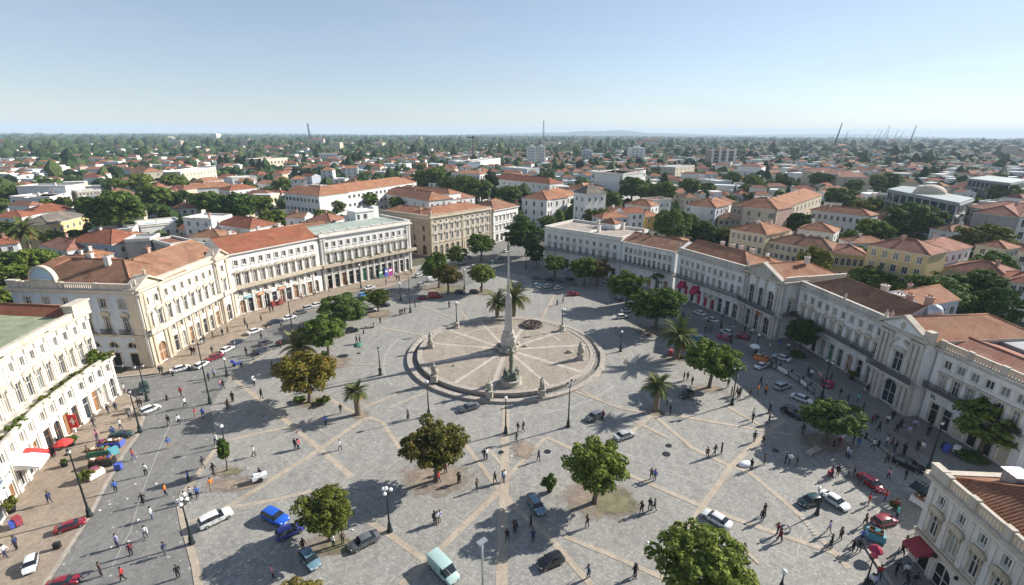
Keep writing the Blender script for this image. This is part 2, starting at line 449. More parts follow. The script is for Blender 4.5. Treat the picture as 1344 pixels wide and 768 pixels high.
def build_ground():
    m, nt, b = nodes('city_ground')
    n1 = noise(nt, wcoords(nt), .035, 6, .65); n2 = noise(nt, wcoords(nt), .3, 4, .6)
    c = ramp(nt, n1, [(.35, (.045, .065, .025)), (.5, (.085, .085, .045)), (.6, (.16, .14, .11)), (.7, (.21, .2, .185))])
    nt.links.new(mix(nt, .5, c, ramp(nt, n2, [(.3, (.5, .5, .5)), (.7, (1, 1, 1))]), 'MULTIPLY'), b.inputs['Base Color'])
    b.inputs['Roughness'].default_value = .95
    mb = MB()
    mb.poly([(14000*math.cos(t), 14000*math.sin(t), -.06) for t in [2*math.pi*i/72 for i in range(72)]])
    tag(mb.build('ground', m), kind='structure')
    sheet('plaza', [(-66, 20), (66, 20), (66, 62), (64, 100), (48, 122), (32, 140), (12, 158), (4, 196), (-8, 196), (-24, 165), (-24, 152), (-46, 128), (-66, 108)], M['plaza'], 0)
    # left road between the kerb and the plaza
    road = px((40, 800), (68, 768), (101, 716), (121, 684), (142, 643), (164.5, 603), (182, 579), (192, 552), (190, 533), (168, 522), (154, 501), (217, 494.5),
              (265, 481.5), (324, 447.5), (371, 425), (430, 402.5), (457, 387), (508, 379.5), (541, 366)) + px((560, 372), (500, 398), (420, 430), (359, 464), (303, 497), (278, 538), (288, 589), (255.5, 637), (239, 665), (253, 721), (268, 768), (276, 800))
    sheet('road', road, M['road'], .004)
    far = px((541, 366), (563, 352), (600, 344), (650, 318), (672, 303), (690, 303), (706, 345), (716, 357), (760, 372), (712, 386), (690, 362), (655, 356), (600, 382), (560, 372))
    sheet('far_road', far, M['road'], .008)
    rr = px((796, 372), (842, 385), (870, 398), (899, 408), (942, 424), (1023, 478), (1003, 482), (960, 462), (935, 452), (905, 432), (880, 420), (800, 392))
    sheet('side_road', rr, M['road'], .004)
    # raised pavements with kerbs
    def walk(name, pts, mat, h=.12):
        mb = MB(); mb.prism(pts, -.04, h, 0, True, False)
        tag(mb.build(name, mat), kind='structure')
        e = MB(); n = len(pts)
        return mb
    A = px((30, 830), (68, 768), (101, 716), (121, 684), (142, 643), (164.5, 603), (182, 579), (190, 556), (188, 538), (170, 524))
    walk('tan_pavement', A+[(-60.9, 68.6), (-64, 68.6), (-64, 20)], M['walk'])
    Bp = px((154, 501), (217, 494.5), (265, 481.5), (324, 447.5), (371, 425), (430, 402.5), (457, 387), (508, 379.5), (541, 366))
    walk('palace_pavement', Bp+[(-29, 143), (-33, 146), (-50, 126), (-66, 106), (-66, 74), (-75, 74)], M['walk'])
    G = px((740, 357), (800, 369), (850, 386), (901, 405), (942, 421.6), (1023, 476), (1074, 501.4), (1125, 559), (1171, 592), (1214, 616), (1300, 640), (1344, 660))
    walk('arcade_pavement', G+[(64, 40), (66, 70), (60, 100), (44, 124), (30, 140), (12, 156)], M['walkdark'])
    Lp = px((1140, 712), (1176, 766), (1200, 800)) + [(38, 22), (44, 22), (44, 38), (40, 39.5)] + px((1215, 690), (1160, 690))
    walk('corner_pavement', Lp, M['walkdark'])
    kb = MB()
    for P in (A, Bp, G[:], Lp[:3]):
        ribbon(kb, P, .42, .125)
    tag(kb.build('kerb', M['kerb']), kind='structure')
    # stone strips laid in the setts
    mb = MB(); k = 0
    for w, pts in STRIPS:
        P = px(*pts); Q = [P[0]]
        for a, b2 in zip(P, P[1:]):
            for t in range(1, 5): Q.append((a[0]+(b2[0]-a[0])*t/4, a[1]+(b2[1]-a[1])*t/4))
        ribbon(mb, Q, w*.72, .006+.0012*k); k += 1
    tag(mb.build('stone_strips', M['strip']), kind='structure')
    mb = MB()
    for r, a0, a1, w in ((22.3, 165, 215, .3), (23.4, -5, 30, .25), (20.2, 60, 110, .3), (21.4, 285, 325, .25), (26.5, 150, 190, .2)):
        n = 30
        ribbon(mb, [(FC[0]+r*math.cos(R(a0+(a1-a0)*i/n)), FC[1]+r*math.sin(R(a0+(a1-a0)*i/n))) for i in range(n+1)], w, .004)
    ribbon(mb, px((150, 752), (162, 725), (174.5, 703), (186, 660), (197, 630), (213, 590), (228, 556)), .09, .009)
    for i in range(9):      # short bars of worn paint by the shade edge
        u = 1054+i*2.9; v = 674+i*3.9
        ribbon(mb, px((u-1.5, v+.6), (u+6, v-1.4)), .16, .055)
    tag(mb.build('worn_road_markings', M['ring']), kind='structure')
    for (u, v, rx, ry, s) in PITS:
        c = at(u, v)
        def disc(name, mt, x, y, a, b, z):
            mb = MB(); mb.poly([(x+a*math.cos(2*math.pi*i/28), y+b*math.sin(2*math.pi*i/28), z) for i in range(28)]); tag(mb.build(name, M[mt]), kind='structure')
        disc('bare_earth', 'earth', c[0], c[1], rx*1.25, ry*1.25, .05)
        if s: disc('grass_patch', 'grass', c[0]+rx*.35, c[1]-ry*.1, rx*.8, ry*.85, .056)
    mh = MB()
    for (u, v, r) in ((721, 592.5, .42), (877, 594, .5), (880, 583, .4), (660, 594, .35), (709, 467.5, .01), (1020, 588, .4)):
        c = at(u, v); mh.poly([(c[0]+r*math.cos(2*math.pi*i/16), c[1]+r*math.sin(2*math.pi*i/16), .06) for i in range(16)])
    tag(mh.build('manhole_covers', M['iron']), kind='structure')
    # far hills
    mh = MB(); n = 60
    hm = plain('far_woodland_hills', (.045, .07, .035), .95)
    for (x0, x1, y, h, ph) in ((-1600, 5200, 9500, 70, .3), (300, 2900, 9000, 105, 1.1), (3200, 9500, 10500, 62, 2.0), (-9500, -2500, 11000, 30, 1.7)):
        P = []
        for i in range(n+1):
            t = i/n; hh = h*(math.sin(math.pi*t)**1.2)*(1+.12*math.sin(9*t+ph)+.06*math.sin(23*t))
            x = x0+(x1-x0)*t
            P += [(x, y-1500, -1), (x, y-500, hh*.6), (x, y, hh), (x, y+1500, -1)]
        fs = [(i*4+j, (i+1)*4+j, (i+1)*4+j+1, i*4+j+1) for i in range(n) for j in range(3)]
        mh.add(P, fs, 0, True)
    tag(mh.build('far_hills', hm), kind='structure')

STRIPS = [
 (1.0, [(303, 497), (371.5, 551), (422, 592), (465, 629)]),
 (1.0, [(483, 549), (422, 592), (361, 632), (298, 671)]),
 (.8, [(424.7, 521), (465, 542.5), (483, 549)]),
 (.7, [(303, 581.7), (345, 571), (381.7, 564), (425, 553)]),
 (.7, [(479, 537), (548.6, 507)]), (.55, [(513, 537), (566, 513)]),
 (.8, [(485, 550), (503, 555), (520, 580), (536, 602)]),
 (.75, [(250, 690), (300.7, 671), (360, 660), (412, 647)]),
 (.95, [(485, 685), (520, 707), (564, 738)]),
 (.95, [(658, 645), (566, 737), (530, 770)]),
 (1.5, [(665.7, 534), (665, 600), (664.4, 645), (663, 715), (662, 790)]),
 (.8, [(608, 578), (659, 645)]), (.6, [(642, 588), (662, 612)]),
 (.8, [(717.6, 574), (672, 622), (660, 645)]),
 (.95, [(664, 646), (672, 660), (720, 700.5), (781, 768)]),
 (.75, [(743, 703), (800, 725), (861, 751), (900, 768)]),
 (.9, [(858.7, 542), (910, 585), (962, 609.4), (985, 615.7), (1053.5, 672.7), (1118, 742)]),
 (.95, [(1030, 547), (998, 574), (962, 609.4), (924.4, 662.5), (905, 695)]),
 (.9, [(720, 574), (818, 617), (924.4, 662.5), (1000, 689), (1086, 717), (1110, 726)]),
 (.9, [(861, 540), (836, 561), (818, 577)]), (.8, [(828, 548), (881, 573.5)]),
 (.8, [(870, 540), (942, 552), (1038, 567), (1090, 573)]), (.7, [(955, 530), (985, 547), (1013, 562)]),
 (.7, [(500, 432), (561, 442)]), (.7, [(513, 386), (555, 404), (596, 418.5)]), (.8, [(604, 408), (616, 422)]),
 (.8, [(729, 385), (711, 418)]), (.7, [(753, 511.5), (814, 534), (858, 542)]), (.6, [(763, 511), (806, 532)]),
 (.6, [(445, 482), (500, 480), (512, 481)]), (.6, [(303, 497), (315, 490), (359, 463)]),
 (.9, [(268, 790), (260, 745), (253, 721), (244, 690), (239, 665), (244, 650), (255.5, 637), (272, 612), (288.4, 589), (300, 582)]),
 (.7, [(478, 384), (508, 389), (545, 396)]), (.5, [(1000, 737), (985, 723), (960, 715)]), (.5, [(808, 455), (822, 470), (822, 485)])]
PITS = [(575, 628, 4.3, 3.2, 0), (790, 655, 4.4, 3.0, 1), (437, 718, 2.8, 1.5, 1), (408, 530, 2.6, 1.8, 1), (931, 508, 2.6, 1.4, 0), (301, 623, 1.9, 1.0, 1),
        (475, 547, 1.6, 1, 0), (862, 540, 1.3, .9, 1), (889, 468, 2.4, 1.5, 1), (860, 434, 4, 3, 0), (1085, 577, 3.2, 2.2, 0), (432, 478, 4, 3, 0), (497, 414, 3, 3, 0), (632, 384, 3, 3, 1), (580, 380, 6, 4, 1), (310, 640, 3.2, 1.3, 0), (690, 590, 1.6, 2.2, 0)]
FC = (-1.0, 83.3)     # centre of the round platform

# ------------------------------------------------------------------ facade kit
class Seg:
    def __init__(s, p0, p1):
        s.p0 = Vector((p0[0], p0[1])); d = Vector((p1[0], p1[1]))-s.p0
        s.L = d.length; s.u = d/s.L; s.n = Vector((s.u.y, -s.u.x)); s.a = math.atan2(s.u.y, s.u.x)
    def p(s, t, out=0., z=0.):
        q = s.p0+s.u*t+s.n*out
        return (q.x, q.y, z)
    def box(s, mb, t0, t1, o0, o1, z0, z1, m=0):
        P = [s.p(t0, o1, z0), s.p(t1, o1, z0), s.p(t1, o0, z0), s.p(t0, o0, z0), s.p(t0, o1, z1), s.p(t1, o1, z1), s.p(t1, o0, z1), s.p(t0, o0, z1)]
        mb.add(P, [(0, 3, 2, 1), (4, 5, 6, 7), (0, 1, 5, 4), (1, 2, 6, 5), (2, 3, 7, 6), (3, 0, 4, 7)], m)
def wallgrid(mb, seg, z0, z1, ops, m=0, rev=.32, out=0.):
    """wall face with real holes and reveals"""
    xs = sorted(set([0, seg.L]+[o[0] for o in ops]+[o[1] for o in ops])); zs = sorted(set([z0, z1]+[o[2] for o in ops]+[o[3] for o in ops]))
    for j in range(len(zs)-1):
        run = None
        for i in range(len(xs)-1):
            xc = (xs[i]+xs[i+1])/2; zc = (zs[j]+zs[j+1])/2
            hole = any(o[0] < xc < o[1] and o[2] < zc < o[3] for o in ops)
            if not hole:
                if run is None: run = xs[i]
            if hole or i == len(xs)-2:
                e = xs[i] if hole else xs[i+1]
                if run is not None and e > run:
                    mb.quad(seg.p(run, out, zs[j]), seg.p(e, out, zs[j]), seg.p(e, out, zs[j+1]), seg.p(run, out, zs[j+1]), m)
                run = None
    for a, b, c, d in ops:
        r = out-rev
        mb.quad(seg.p(a, out, c), seg.p(b, out, c), seg.p(b, r, c), seg.p(a, r, c), m)
        mb.quad(seg.p(a, r, d), seg.p(b, r, d), seg.p(b, out, d), seg.p(a, out, d), m)
        mb.quad(seg.p(a, r, c), seg.p(a, r, d), seg.p(a, out, d), seg.p(a, out, c), m)
        mb.quad(seg.p(b, out, c), seg.p(b, out, d), seg.p(b, r, d), seg.p(b, r, c), m)
        mb.quad(seg.p(a, r-.05, c-.05), seg.p(b, r-.05, c-.05), seg.p(b, r-.05, d+.05), seg.p(a, r-.05, d+.05), m)
WT = {}
def wintmpl(kind, w, h, trim, fr, paneM):
    """window or door template: frame mesh + pane mesh; x along the wall, -y outwards, origin at the middle of the sill"""
    key = (kind, round(w, 2), round(h, 2), trim, fr, paneM)
    if key in WT: return WT[key]
    mb = MB(); arch = kind in ('arch', 'archdoor', 'archwin'); hw = w/2
    b = .08
    hs = h-hw if arch else h
    mb.box(-hw+.002, -hw+b, .12, .2, .002, h-.002, 1); mb.box(hw-b, hw-.002, .12, .2, .002, h-.002, 1)
    mb.box(-hw+b, hw-b, .12, .2, h-b, h-.002, 1); mb.box(-hw+b, hw-b, .12, .2, .002, b, 1)
    if kind not in ('shop',):
        mb.box(-.035, .035, .12, .19, b, h-b, 1)
    if h > 1.3: mb.box(-hw+b, hw-b, .125, .185, hs*.66, hs*.66+.06, 1)
    sw = .17
    if kind != 'plain':
        zt = hs if arch else h
        mb.box(-hw-sw, -hw-.002, -.07, .05, -.05 if kind == 'small' else 0, zt, 0); mb.box(hw+.002, hw+sw, -.07, .05, -.05 if kind == 'small' else 0, zt, 0)
        if not arch: mb.box(-hw-sw, hw+sw, -.075, .05, h+.002, h+sw, 0)
        if kind in ('small', 'tri', 'segm', 'flat'): mb.box(-hw-sw-.06, hw+sw+.06, -.16, .05, -.2, -.052, 0)
    if arch:
        n = 8
        for i in range(n):
            t0 = math.pi*(1-i/n); t1 = math.pi*(1-(i+1)/n)
            a0 = (hw*math.cos(t0), hs+hw*math.sin(t0)); a1 = (hw*math.cos(t1), hs+hw*math.sin(t1))
            mb.quad((a0[0], -.004, a0[1]), (a1[0], -.004, a1[1]), (a1[0], -.004, h+.004), (a0[0], -.004, h+.004), 2)
            mb.quad((a0[0], .2, a0[1]), (a1[0], .2, a1[1]), (a1[0], -.004, a1[1]), (a0[0], -.004, a0[1]), 2)
            k = (hw+sw)/hw
            b0 = (a0[0]*k, hs+(a0[1]-hs)*k); b1 = (a1[0]*k, hs+(a1[1]-hs)*k)
            mb.quad((a0[0], -.07, a0[1]), (a1[0], -.07, a1[1]), (b1[0], -.07, b1[1]), (b0[0], -.07, b0[1]), 0)
            mb.quad((b0[0], -.07, b0[1]), (b1[0], -.07, b1[1]), (b1[0], .02, b1[1]), (b0[0], .02, b0[1]), 0)
            mb.quad((a0[0], .02, a0[1]), (a1[0], .02, a1[1]), (a1[0], -.07, a1[1]), (a0[0], -.07, a0[1]), 0)
    if kind in ('tri', 'segm', 'flat'):
        z = h+sw+.12; W2 = hw+sw+.22
        mb.box(-W2, W2, -.3, .05, z, z+.1, 0)
        mb.box(-hw-sw, -hw-.03, -.2, .05, h-.25, z-.002, 0); mb.box(hw+.03, hw+sw, -.2, .05, h-.25, z-.002, 0)
        if kind == 'tri': P = [(-W2, z+.102), (W2, z+.102), (W2, z+.2), (0, z+.62), (-W2, z+.2)]
        elif kind == 'segm': P = [(-W2, z+.102), (W2, z+.102)]+[(W2*math.cos(math.pi*i/8), z+.15+.45*math.sin(math.pi*i/8)) for i in range(9)]
        else: P = [(-W2, z+.102), (W2, z+.102), (W2, z+.18), (-W2, z+.18)]
        n = len(P)
        mb.add([(p[0], -.3, p[1]) for p in P]+[(p[0], .05, p[1]) for p in P], [tuple(range(n))]+[(i, n+i, n+(i+1) % n, (i+1) % n) for i in range(n)], 0)
    pm = MB(); pm.quad((-hw+.01, .21, .01), (hw-.01, .21, .01), (hw-.01, .21, h-.01), (-hw+.01, .21, h-.01), 0)
    wt = M[trim]
    WT[key] = (mb.mesh('window', [wt, M[fr], M['trimwhite'] if trim != 'stonegrey' else M['wallgrey']]), pm.mesh('pane', [M[paneM]]))
    return WT[key]
def addwin(root, seg, t, z, kind, w, h, trim='trim', fr='trimwhite', pane='glass', name='window', out=0.):
    f, p = wintmpl(kind, w, h, trim, fr, pane)
    o = put(name, f, root, seg.p(t, out, z), seg.a)
    put('pane' if name == 'window' else 'door_leaf', p, o)
    return o
def facade(root, mb, seg, z0, z1, rows, out=0., m=0):
    """rows: dict(kinds, z, h, w, n, i0, i1, panes, name)"""
    ops = []
    for r in rows:
        n = r['n']; a = r.get('i0', .8); b = seg.L-r.get('i1', .8)
        for i in range(n):
            t = a+(b-a)*(i+.5)/n
            if r.get('skip') and i in r['skip']: continue
            k = r['k'] if isinstance(r['k'], str) else r['k'][i % len(r['k'])]
            w = r['w'] if not isinstance(r['w'], (list, tuple)) else r['w'][i % len(r['w'])]
            pn = r.get('p', 'glass'); pn = pn if isinstance(pn, str) else pn[i % len(pn)]
            if pn in ('glass', 'glass2', 'shutter') and r['k'] != 'shop' and rnd.random() < .45: pn = rnd.choice(['glass', 'glass', 'glass2', 'shutter', 'curtain'])
            nm = r.get('name', 'window'); nm = nm if isinstance(nm, str) else nm[i % len(nm)]
            ops.append((t-w/2, t+w/2, r['z'], r['z']+r['h']))
            addwin(root, seg, t, r['z'], k, w, r['h'], r.get('trim', 'trim'), r.get('fr', 'trimwhite'), pn, nm, out)
    wallgrid(mb, seg, z0, z1, ops, m, .32, out)
def pilasters(mb, seg, ts, z0, z1, w=.6, d=.18, m=1, out=0., cap=True):
    for t in ts:
        seg.box(mb, t-w/2, t+w/2, out-.02, out+d, z0+.6, z1-.5, m)
        seg.box(mb, t-w/2-.1, t+w/2+.1, out-.02, out+d+.08, z0, z0+.6, m)
        if cap: seg.box(mb, t-w/2-.12, t+w/2+.12, out-.02, out+d+.12, z1-.5, z1-.003, m)
def cornice(mb, segs, z, d=.55, h=.55, m=0, e=.3):
    for s in segs:
        s.box(mb, -e*0, s.L+e*0, -.05, d*.45, z, z+h*.45-.002, m)
        s.box(mb, -e, s.L+e, -.05, d, z+h*.45, z+h, m)
def railing(mb, segs, z, h=.95, out=1.2, step=.28, m=0):
    for s in segs:
        s.box(mb, 0, s.L, out-.05, out, z+h-.07, z+h, m); s.box(mb, 0, s.L, out-.045, out-.005, z+.08, z+.12, m)
        s.box(mb, 0, s.L, out-.045, out-.005, z+h*.52, z+h*.52+.05, m)
        n = int(s.L/step)
        for i in range(n+1):
            t = s.L*i/n
            s.box(mb, max(0, t-.03), t+.03, out-.043, out-.008, z+.003, z+h-.072, m)
def balustrade(mb, segs, z, h=1.0, out=0., step=.42, m=0, ped=5.):
    for s in segs:
        s.box(mb, 0, s.L, out-.32, out, z+h-.16, z+h, m); s.box(mb, 0, s.L, out-.3, out-.02, z, z+.16, m)
        n = max(1, round(s.L/ped))
        for i in range(n+1):
            t = min(max(.4, s.L*i/n), s.L-.4); s.box(mb, t-.38, t+.38, out-.38, out+.06, z+.003, z+h+.1, m)
        k = int(s.L/step)
        for i in range(k):
            t = s.L*(i+.5)/k; s.box(mb, t-.09, t+.09, out-.25, out-.07, z+.162, z+h-.162, m)
def hiproof(mb, seg, t0, t1, o0, o1, z, rise, hipa=True, hipb=True, m=0, ov=.3, ridge=None):
    """roof over the rectangle t0..t1 x outward o0(back, negative)..o1(front); ridge along the wall"""
    t0 -= ov if hipa else 0; t1 += ov if hipb else 0; o0 -= ov; o1 += ov
    om = (o0+o1)/2 if ridge is None else ridge; half = (o1-o0)/2
    ra = t0+(half if hipa else 0); rb = t1-(half if hipb else 0)
    if ra > rb: ra = rb = (ra+rb)/2
    zr = z+rise; sl = math.hypot(half, rise)
    A, B_, Cc, D = seg.p(t0, o1, z), seg.p(t1, o1, z), seg.p(t1, o0, z), seg.p(t0, o0, z)
    P, Q = seg.p(ra, om, zr), seg.p(rb, om, zr)
    mb.quad(A, B_, Q, P, m, [(t0, 0), (t1, 0), (rb, sl), (ra, sl)])
    mb.quad(Cc, D, P, Q, m, [(t1, 0), (t0, 0), (ra, sl), (rb, sl)])
    w = o1-o0
    for h, x, y, r_ in ((hipa, D, A, P), (hipb, B_, Cc, Q)):
        mb.poly([x, y, r_], m if h else 1, [(0, 0), (w, 0), (w/2, sl)])
    mb.poly([A, D, Cc, B_], m, [(0, 0)]*4)
    # ridge and hip tiles
    mb.tube([P, Q] if (Vector(P)-Vector(Q)).length > .1 else [P, (Q[0]+.1, Q[1], Q[2])], .13, 5, 2)
    for h, e in ((hipa, (A, D)), (hipb, (B_, Cc))):
        if h:
            for q in e: mb.tube([q, P if h and e == (A, D) else Q], .11, 5, 2)
def chimney(root, p, z0, h=1.6, w=.7, mat='trimwhite', rz=0):
    mb = MB(); mb.box(-w/2, w/2, -w*.4, w*.4, 0, h, 0); mb.box(-w/2-.1, w/2+.1, -w*.4-.1, w*.4+.1, h+.002, h+.18, 0)
    for k in (-.18, .18): mb.lathe([(.12, h+.18), (.1, h+.55)], 7, (k*w/.7, 0, 0), 1)
    return mb.build('chimney', [M[mat], M['roof']], root, (p[0], p[1], z0), rz)
def pediment(mb, seg, t0, t1, o0, o1, z, rise, m=0, mt=1, border=.3):
    """triangular gable with raked cornice and a sunk field"""
    tm = (t0+t1)/2
    mb.poly([seg.p(t0, o1-.18, z), seg.p(t1, o1-.18, z), seg.p(tm, o1-.18, z+rise)], mt)
    sl = math.hypot((t1-t0)/2, rise); nx = rise/sl; nz = ((t1-t0)/2)/sl
    for sgn, te in ((1, t0), (-1, t1)):
        a = (te-sgn*.35, z-.05); b_ = (tm, z+rise)
        P = []
        for o in (o1+.25, o0):
            P += [seg.p(a[0], o, a[1]), seg.p(b_[0], o, b_[1]), seg.p(b_[0], o, b_[1]+border/nz), seg.p(a[0], o, a[1]+border)]
        f = [(0, 1, 2, 3), (7, 6, 5, 4), (0, 4, 5, 1), (3, 2, 6, 7), (0, 3, 7, 4), (1, 5, 6, 2)]
        mb.add(P, f, m)
def urn(r, seg, t, o, z, s=1.):
    mb = MB(); mb.lathe([(.3*s, 0), (.3*s, .25*s), (.14*s, .35*s), (.3*s, .7*s), (.26*s, 1.0*s), (.08*s, 1.15*s), (.12*s, 1.35*s), (.02*s, 1.5*s)], 8)
    mb.build('urn', M['trim'], r, seg.p(t, o, z))
# ------------------------------------------------------------------ the palaces round the square
def L_(pts, o): return [(p[0]-o[0], p[1]-o[1]) for p in pts]
def segs_of(pts): return [Seg(a, b) for a, b in zip(pts, pts[1:])]
def parapet(mb, segs, z, h=.8, t=.3, m=0, o=.1):
    for s in segs:
        s.box(mb, 0, s.L, o-t, o, z, z+h-.12, m); s.box(mb, -.05, s.L+.05, o-t-.08, o+.1, z+h-.118, z+h, m)
def awning(root, seg, t, z, w, d, drop, mat, out=0.):
    mb = MB(); n = 6
    for i in range(n):
        a = i/n; b = (i+1)/n
        f = lambda q: (out+.05+d*q, z-drop*(q**1.3))
        for k in range(1):
            p0, p1 = f(a), f(b)
            mb.quad(seg.p(t-w/2, p0[0], p0[1]), seg.p(t+w/2, p0[0], p0[1]), seg.p(t+w/2, p1[0], p1[1]), seg.p(t-w/2, p1[0], p1[1]))
            mb.quad(seg.p(t-w/2, p0[0], p0[1]-.04), seg.p(t+w/2, p0[0], p0[1]-.04), seg.p(t+w/2, p1[0], p1[1]-.04), seg.p(t-w/2, p1[0], p1[1]-.04))
    e = out+.05+d
    m = 9
    for i in range(m):
        x0 = t-w/2+w*i/m; x1 = t-w/2+w*(i+1)/m
        mb.poly([seg.p(x0, e, z-drop), seg.p(x1, e, z-drop), seg.p((x0+x1)/2+w/m*.3, e+.01, z-drop-.34), seg.p((x0+x1)/2-w/m*.3, e+.01, z-drop-.34)])
    for s in (-1, 1):
        mb.poly([seg.p(t+s*w/2, out+.05, z), seg.p(t+s*w/2, e, z-drop), seg.p(t+s*w/2, e, z-drop-.1), seg.p(t+s*w/2, out+.05, z-drop*.9)])
    return mb.build('awning', mat, root)
def rusticate(mb, seg, z0, z1, step=.55, m=0, skip=()):
    z = z0
    while z < z1:
        for a, b in skip or [(0, seg.L)]: seg.box(mb, a, b, -.02, .035, z+.03, min(z1, z+step-.03), m)
        z += step
GROUND_P = ['wood', 'darkopen', 'glass', 'wood', 'glass2', 'darkopen', 'glass']

def palace_A():
    W = [(-54.6, 43.2), (-58.2, 51.6), (-59.9, 59.3), (-60.9, 67.2)]
    o = W[0]; r = empty('corner_palace', o)
    tag(r, 'white palace with plant lined terrace and flat mossy roof at the left edge', 'palace')
    land('the planted terrace palace', -57.5, 55); 
    P = L_(W, o); sg = segs_of(P); U = [(x-1.65, y-.1) for x, y in P]; us = segs_of(U)
    mb = MB()
    for i, s in enumerate(sg):
        n = 4
        facade(r, mb, s, 0, 6.9, [dict(k=['shop', 'archdoor', 'shop', 'shop'] if i != 2 else ['shop', 'shop', 'shop', 'archdoor'], z=.15, h=3.3, w=1.15, n=n, i0=.25, i1=.25, p=GROUND_P[i:]+GROUND_P, trim='trimwhite', fr='wood' if i % 2 else 'trimwhite', name='door'),
              dict(k='small', z=4.55, h=1.25, w=.85, n=n, i0=.25, i1=.25, trim='trimwhite', p='glass2')])
        pilasters(mb, s, [0.25+(s.L-.5)*k/n for k in range(n+1)], 0, 6.6, .42, .16, 0)
        s.box(mb, 0, s.L, -.02, .14, 3.95, 4.15, 0)
    for i, s in enumerate(us):
        n = 4
        facade(r, mb, s, 6.9, 13.4, [dict(k='segm', z=7.15, h=2.75, w=.95, n=n, i0=.25, i1=.25, p=['glass2', 'glass', 'shutter'], trim='trim'),
              dict(k='small', z=11.35, h=1.25, w=.75, n=n, i0=.25, i1=.25, p=['shutter', 'glass2', 'glass2'], trim='trimwhite')])
        pilasters(mb, s, [0.25+(s.L-.5)*k/n for k in range(0, n+1)], 6.9, 13.3, .3, .1, 0)
    e = U[-1]; e0 = P[-1]
    back = [(e[0]-15, e[1]+1.2), (U[0][0]-16, U[0][1]-4)]
    for a, b in ((e, back[0]), (back[0], back[1]), (back[1], U[0])):
        s = Seg(a, b); wallgrid(mb, s, 0, 13.4, [])
    for a, b in ((e0, (e[0], e[1]+.02)), ((U[0][0], U[0][1]-.02), P[0])): wallgrid(mb, Seg(a, b), 0, 6.9, [])
    mb.build('wall', [M['wallwarm'], M['trimwhite']], r)
    t = MB(); t.poly([(p[0], p[1], 6.9) for p in P]+[(p[0], p[1], 6.9) for p in U[::-1]])
    for s in sg: s.box(t, -.05, s.L+.05, -.3, .75, 6.55, 6.88, 0); s.box(t, 0, s.L, .35, .7, 6.885, 7.3, 0)
    t.build('terrace', M['stonegrey'], r)
    c = MB(); cornice(c, us, 13.4, .55, .5); parapet(c, us, 13.902, .75, .45, 0, .25)
    q = Seg(e, back[0]); cornice(c, [q], 13.4, .4, .5)
    us[-1].box(c, us[-1].L-2.9, us[-1].L+.35, -.8, .45, 13.91, 15.5, 0); us[-1].box(c, us[-1].L-3.1, us[-1].L+.5, -.95, .6, 15.502, 15.75, 0)
    c.build('cornice', M['trim'], r)
    f = MB(); f.poly([(U[0][0], U[0][1], 14.2), (U[1][0], U[1][1], 14.2), (U[2][0], U[2][1], 14.2), (U[3][0]+.35, U[3][1]-3.0, 14.2), (U[3][0]-15, U[3][1]-1.8, 14.25), (back[1][0], back[1][1], 14.25)])
    f.build('roof', M['moss'], r)
    g = MB(); s = Seg((back[0][0]-2, back[0][1]-3.2), (e[0]-.5, e[1]-3.5))
    hiproof(g, s, 0, s.L, -3.6, 0, 14.0, 1.35, False, False)
    g.build('tiled_roof', [M['roofred'], M['wallwarm'], M['roof']], r)
    chimney(r, (U[2][0]-9, U[2][1]-1), 14.2, 1.6, 1.6, 'concrete', .3)
    s = sg[1]; s0 = sg[0]
    awning(r, s0, 3.6, 3.7, 2.6, 2.3, .8, M['cloth_white'])
    awning(r, s0, 5.3, 3.72, 1.1, 1.9, .7, M['cloth_scar'])
    # a small banner beside a shop door
    b = MB(); q = sg[1]; k = q.L-3.0; q.box(b, k-.07, k, .2, 1.2, 1.2, 3.2, 0); q.box(b, k-.085, k-.071, .6, .8, 1.7, 2.7, 1); q.box(b, k-.09, k-.086, .35, 1.05, 2.1, 2.3, 1)
    b.build('banner', [M['cloth_scar'], M['cloth_white']], r)
    # the pale neighbour at the frame edge
    W2 = [(-49.5, 34.5), (-54.2, 43.0)]; o2 = W2[0]; r2 = empty('town_house', o2)
    tag(r2, 'pale blue house with a planted balcony cut by the left edge', 'house')
    s = Seg(*L_(W2, o2)); mb = MB()
    facade(r2, mb, s, 0, 7.6, [dict(k='shop', z=.15, h=2.9, w=1.5, n=3, name='door', p=['glass', 'cloth_green', 'glass']), dict(k='plain', z=4.3, h=2.3, w=1.1, n=4, p='glass2')])
    bk = [(s.p(s.L, -10)[0], s.p(s.L, -10)[1]), (s.p(0, -10)[0], s.p(0, -10)[1])]
    e = s.p(s.L)[:2]; b0 = s.p(0)[:2]
    for a, b in ((e, bk[0]), (bk[0], bk[1]), (bk[1], b0)): wallgrid(mb, Seg(a, b), 0, 7.6, [])
    mb.build('wall', [M['wallblue'], M['trimwhite']], r2)
    f = MB(); f.prism([s.p(-.2, .25)[:2], s.p(s.L-.05, .25)[:2], bk[0], bk[1]], 7.602, 7.9); f.build('roof', M['greyroof'], r2)
    f = MB(); s.box(f, .3, s.L-.3, -.1, 1.0, 3.6, 3.85); s.box(f, .3, s.L-.3, .8, 1.0, 3.852, 4.5); f.build('balcony', M['wallblue'], r2)
    # planting along the terrace
    k = 0
    for i, sgm in enumerate(sg):
        for j in range(5):
            tt = sgm.L*(j+.5)/5+rnd.uniform(-.3, .3); q = sgm.p(tt, .1)
            sc = rnd.choice([.45, .6, .75]); x, y = o[0]+q[0], o[1]+q[1]
            if i == 2 and j >= 3: sc = 1.0
            shrub(x, y, 6.9, sc, sc*rnd.uniform(.7, 1.0), 'leafyellow' if rnd.random() < .55 else 'leaf', 'green plant on the left palace terrace', 'terrace', 'plants along the palace terrace')
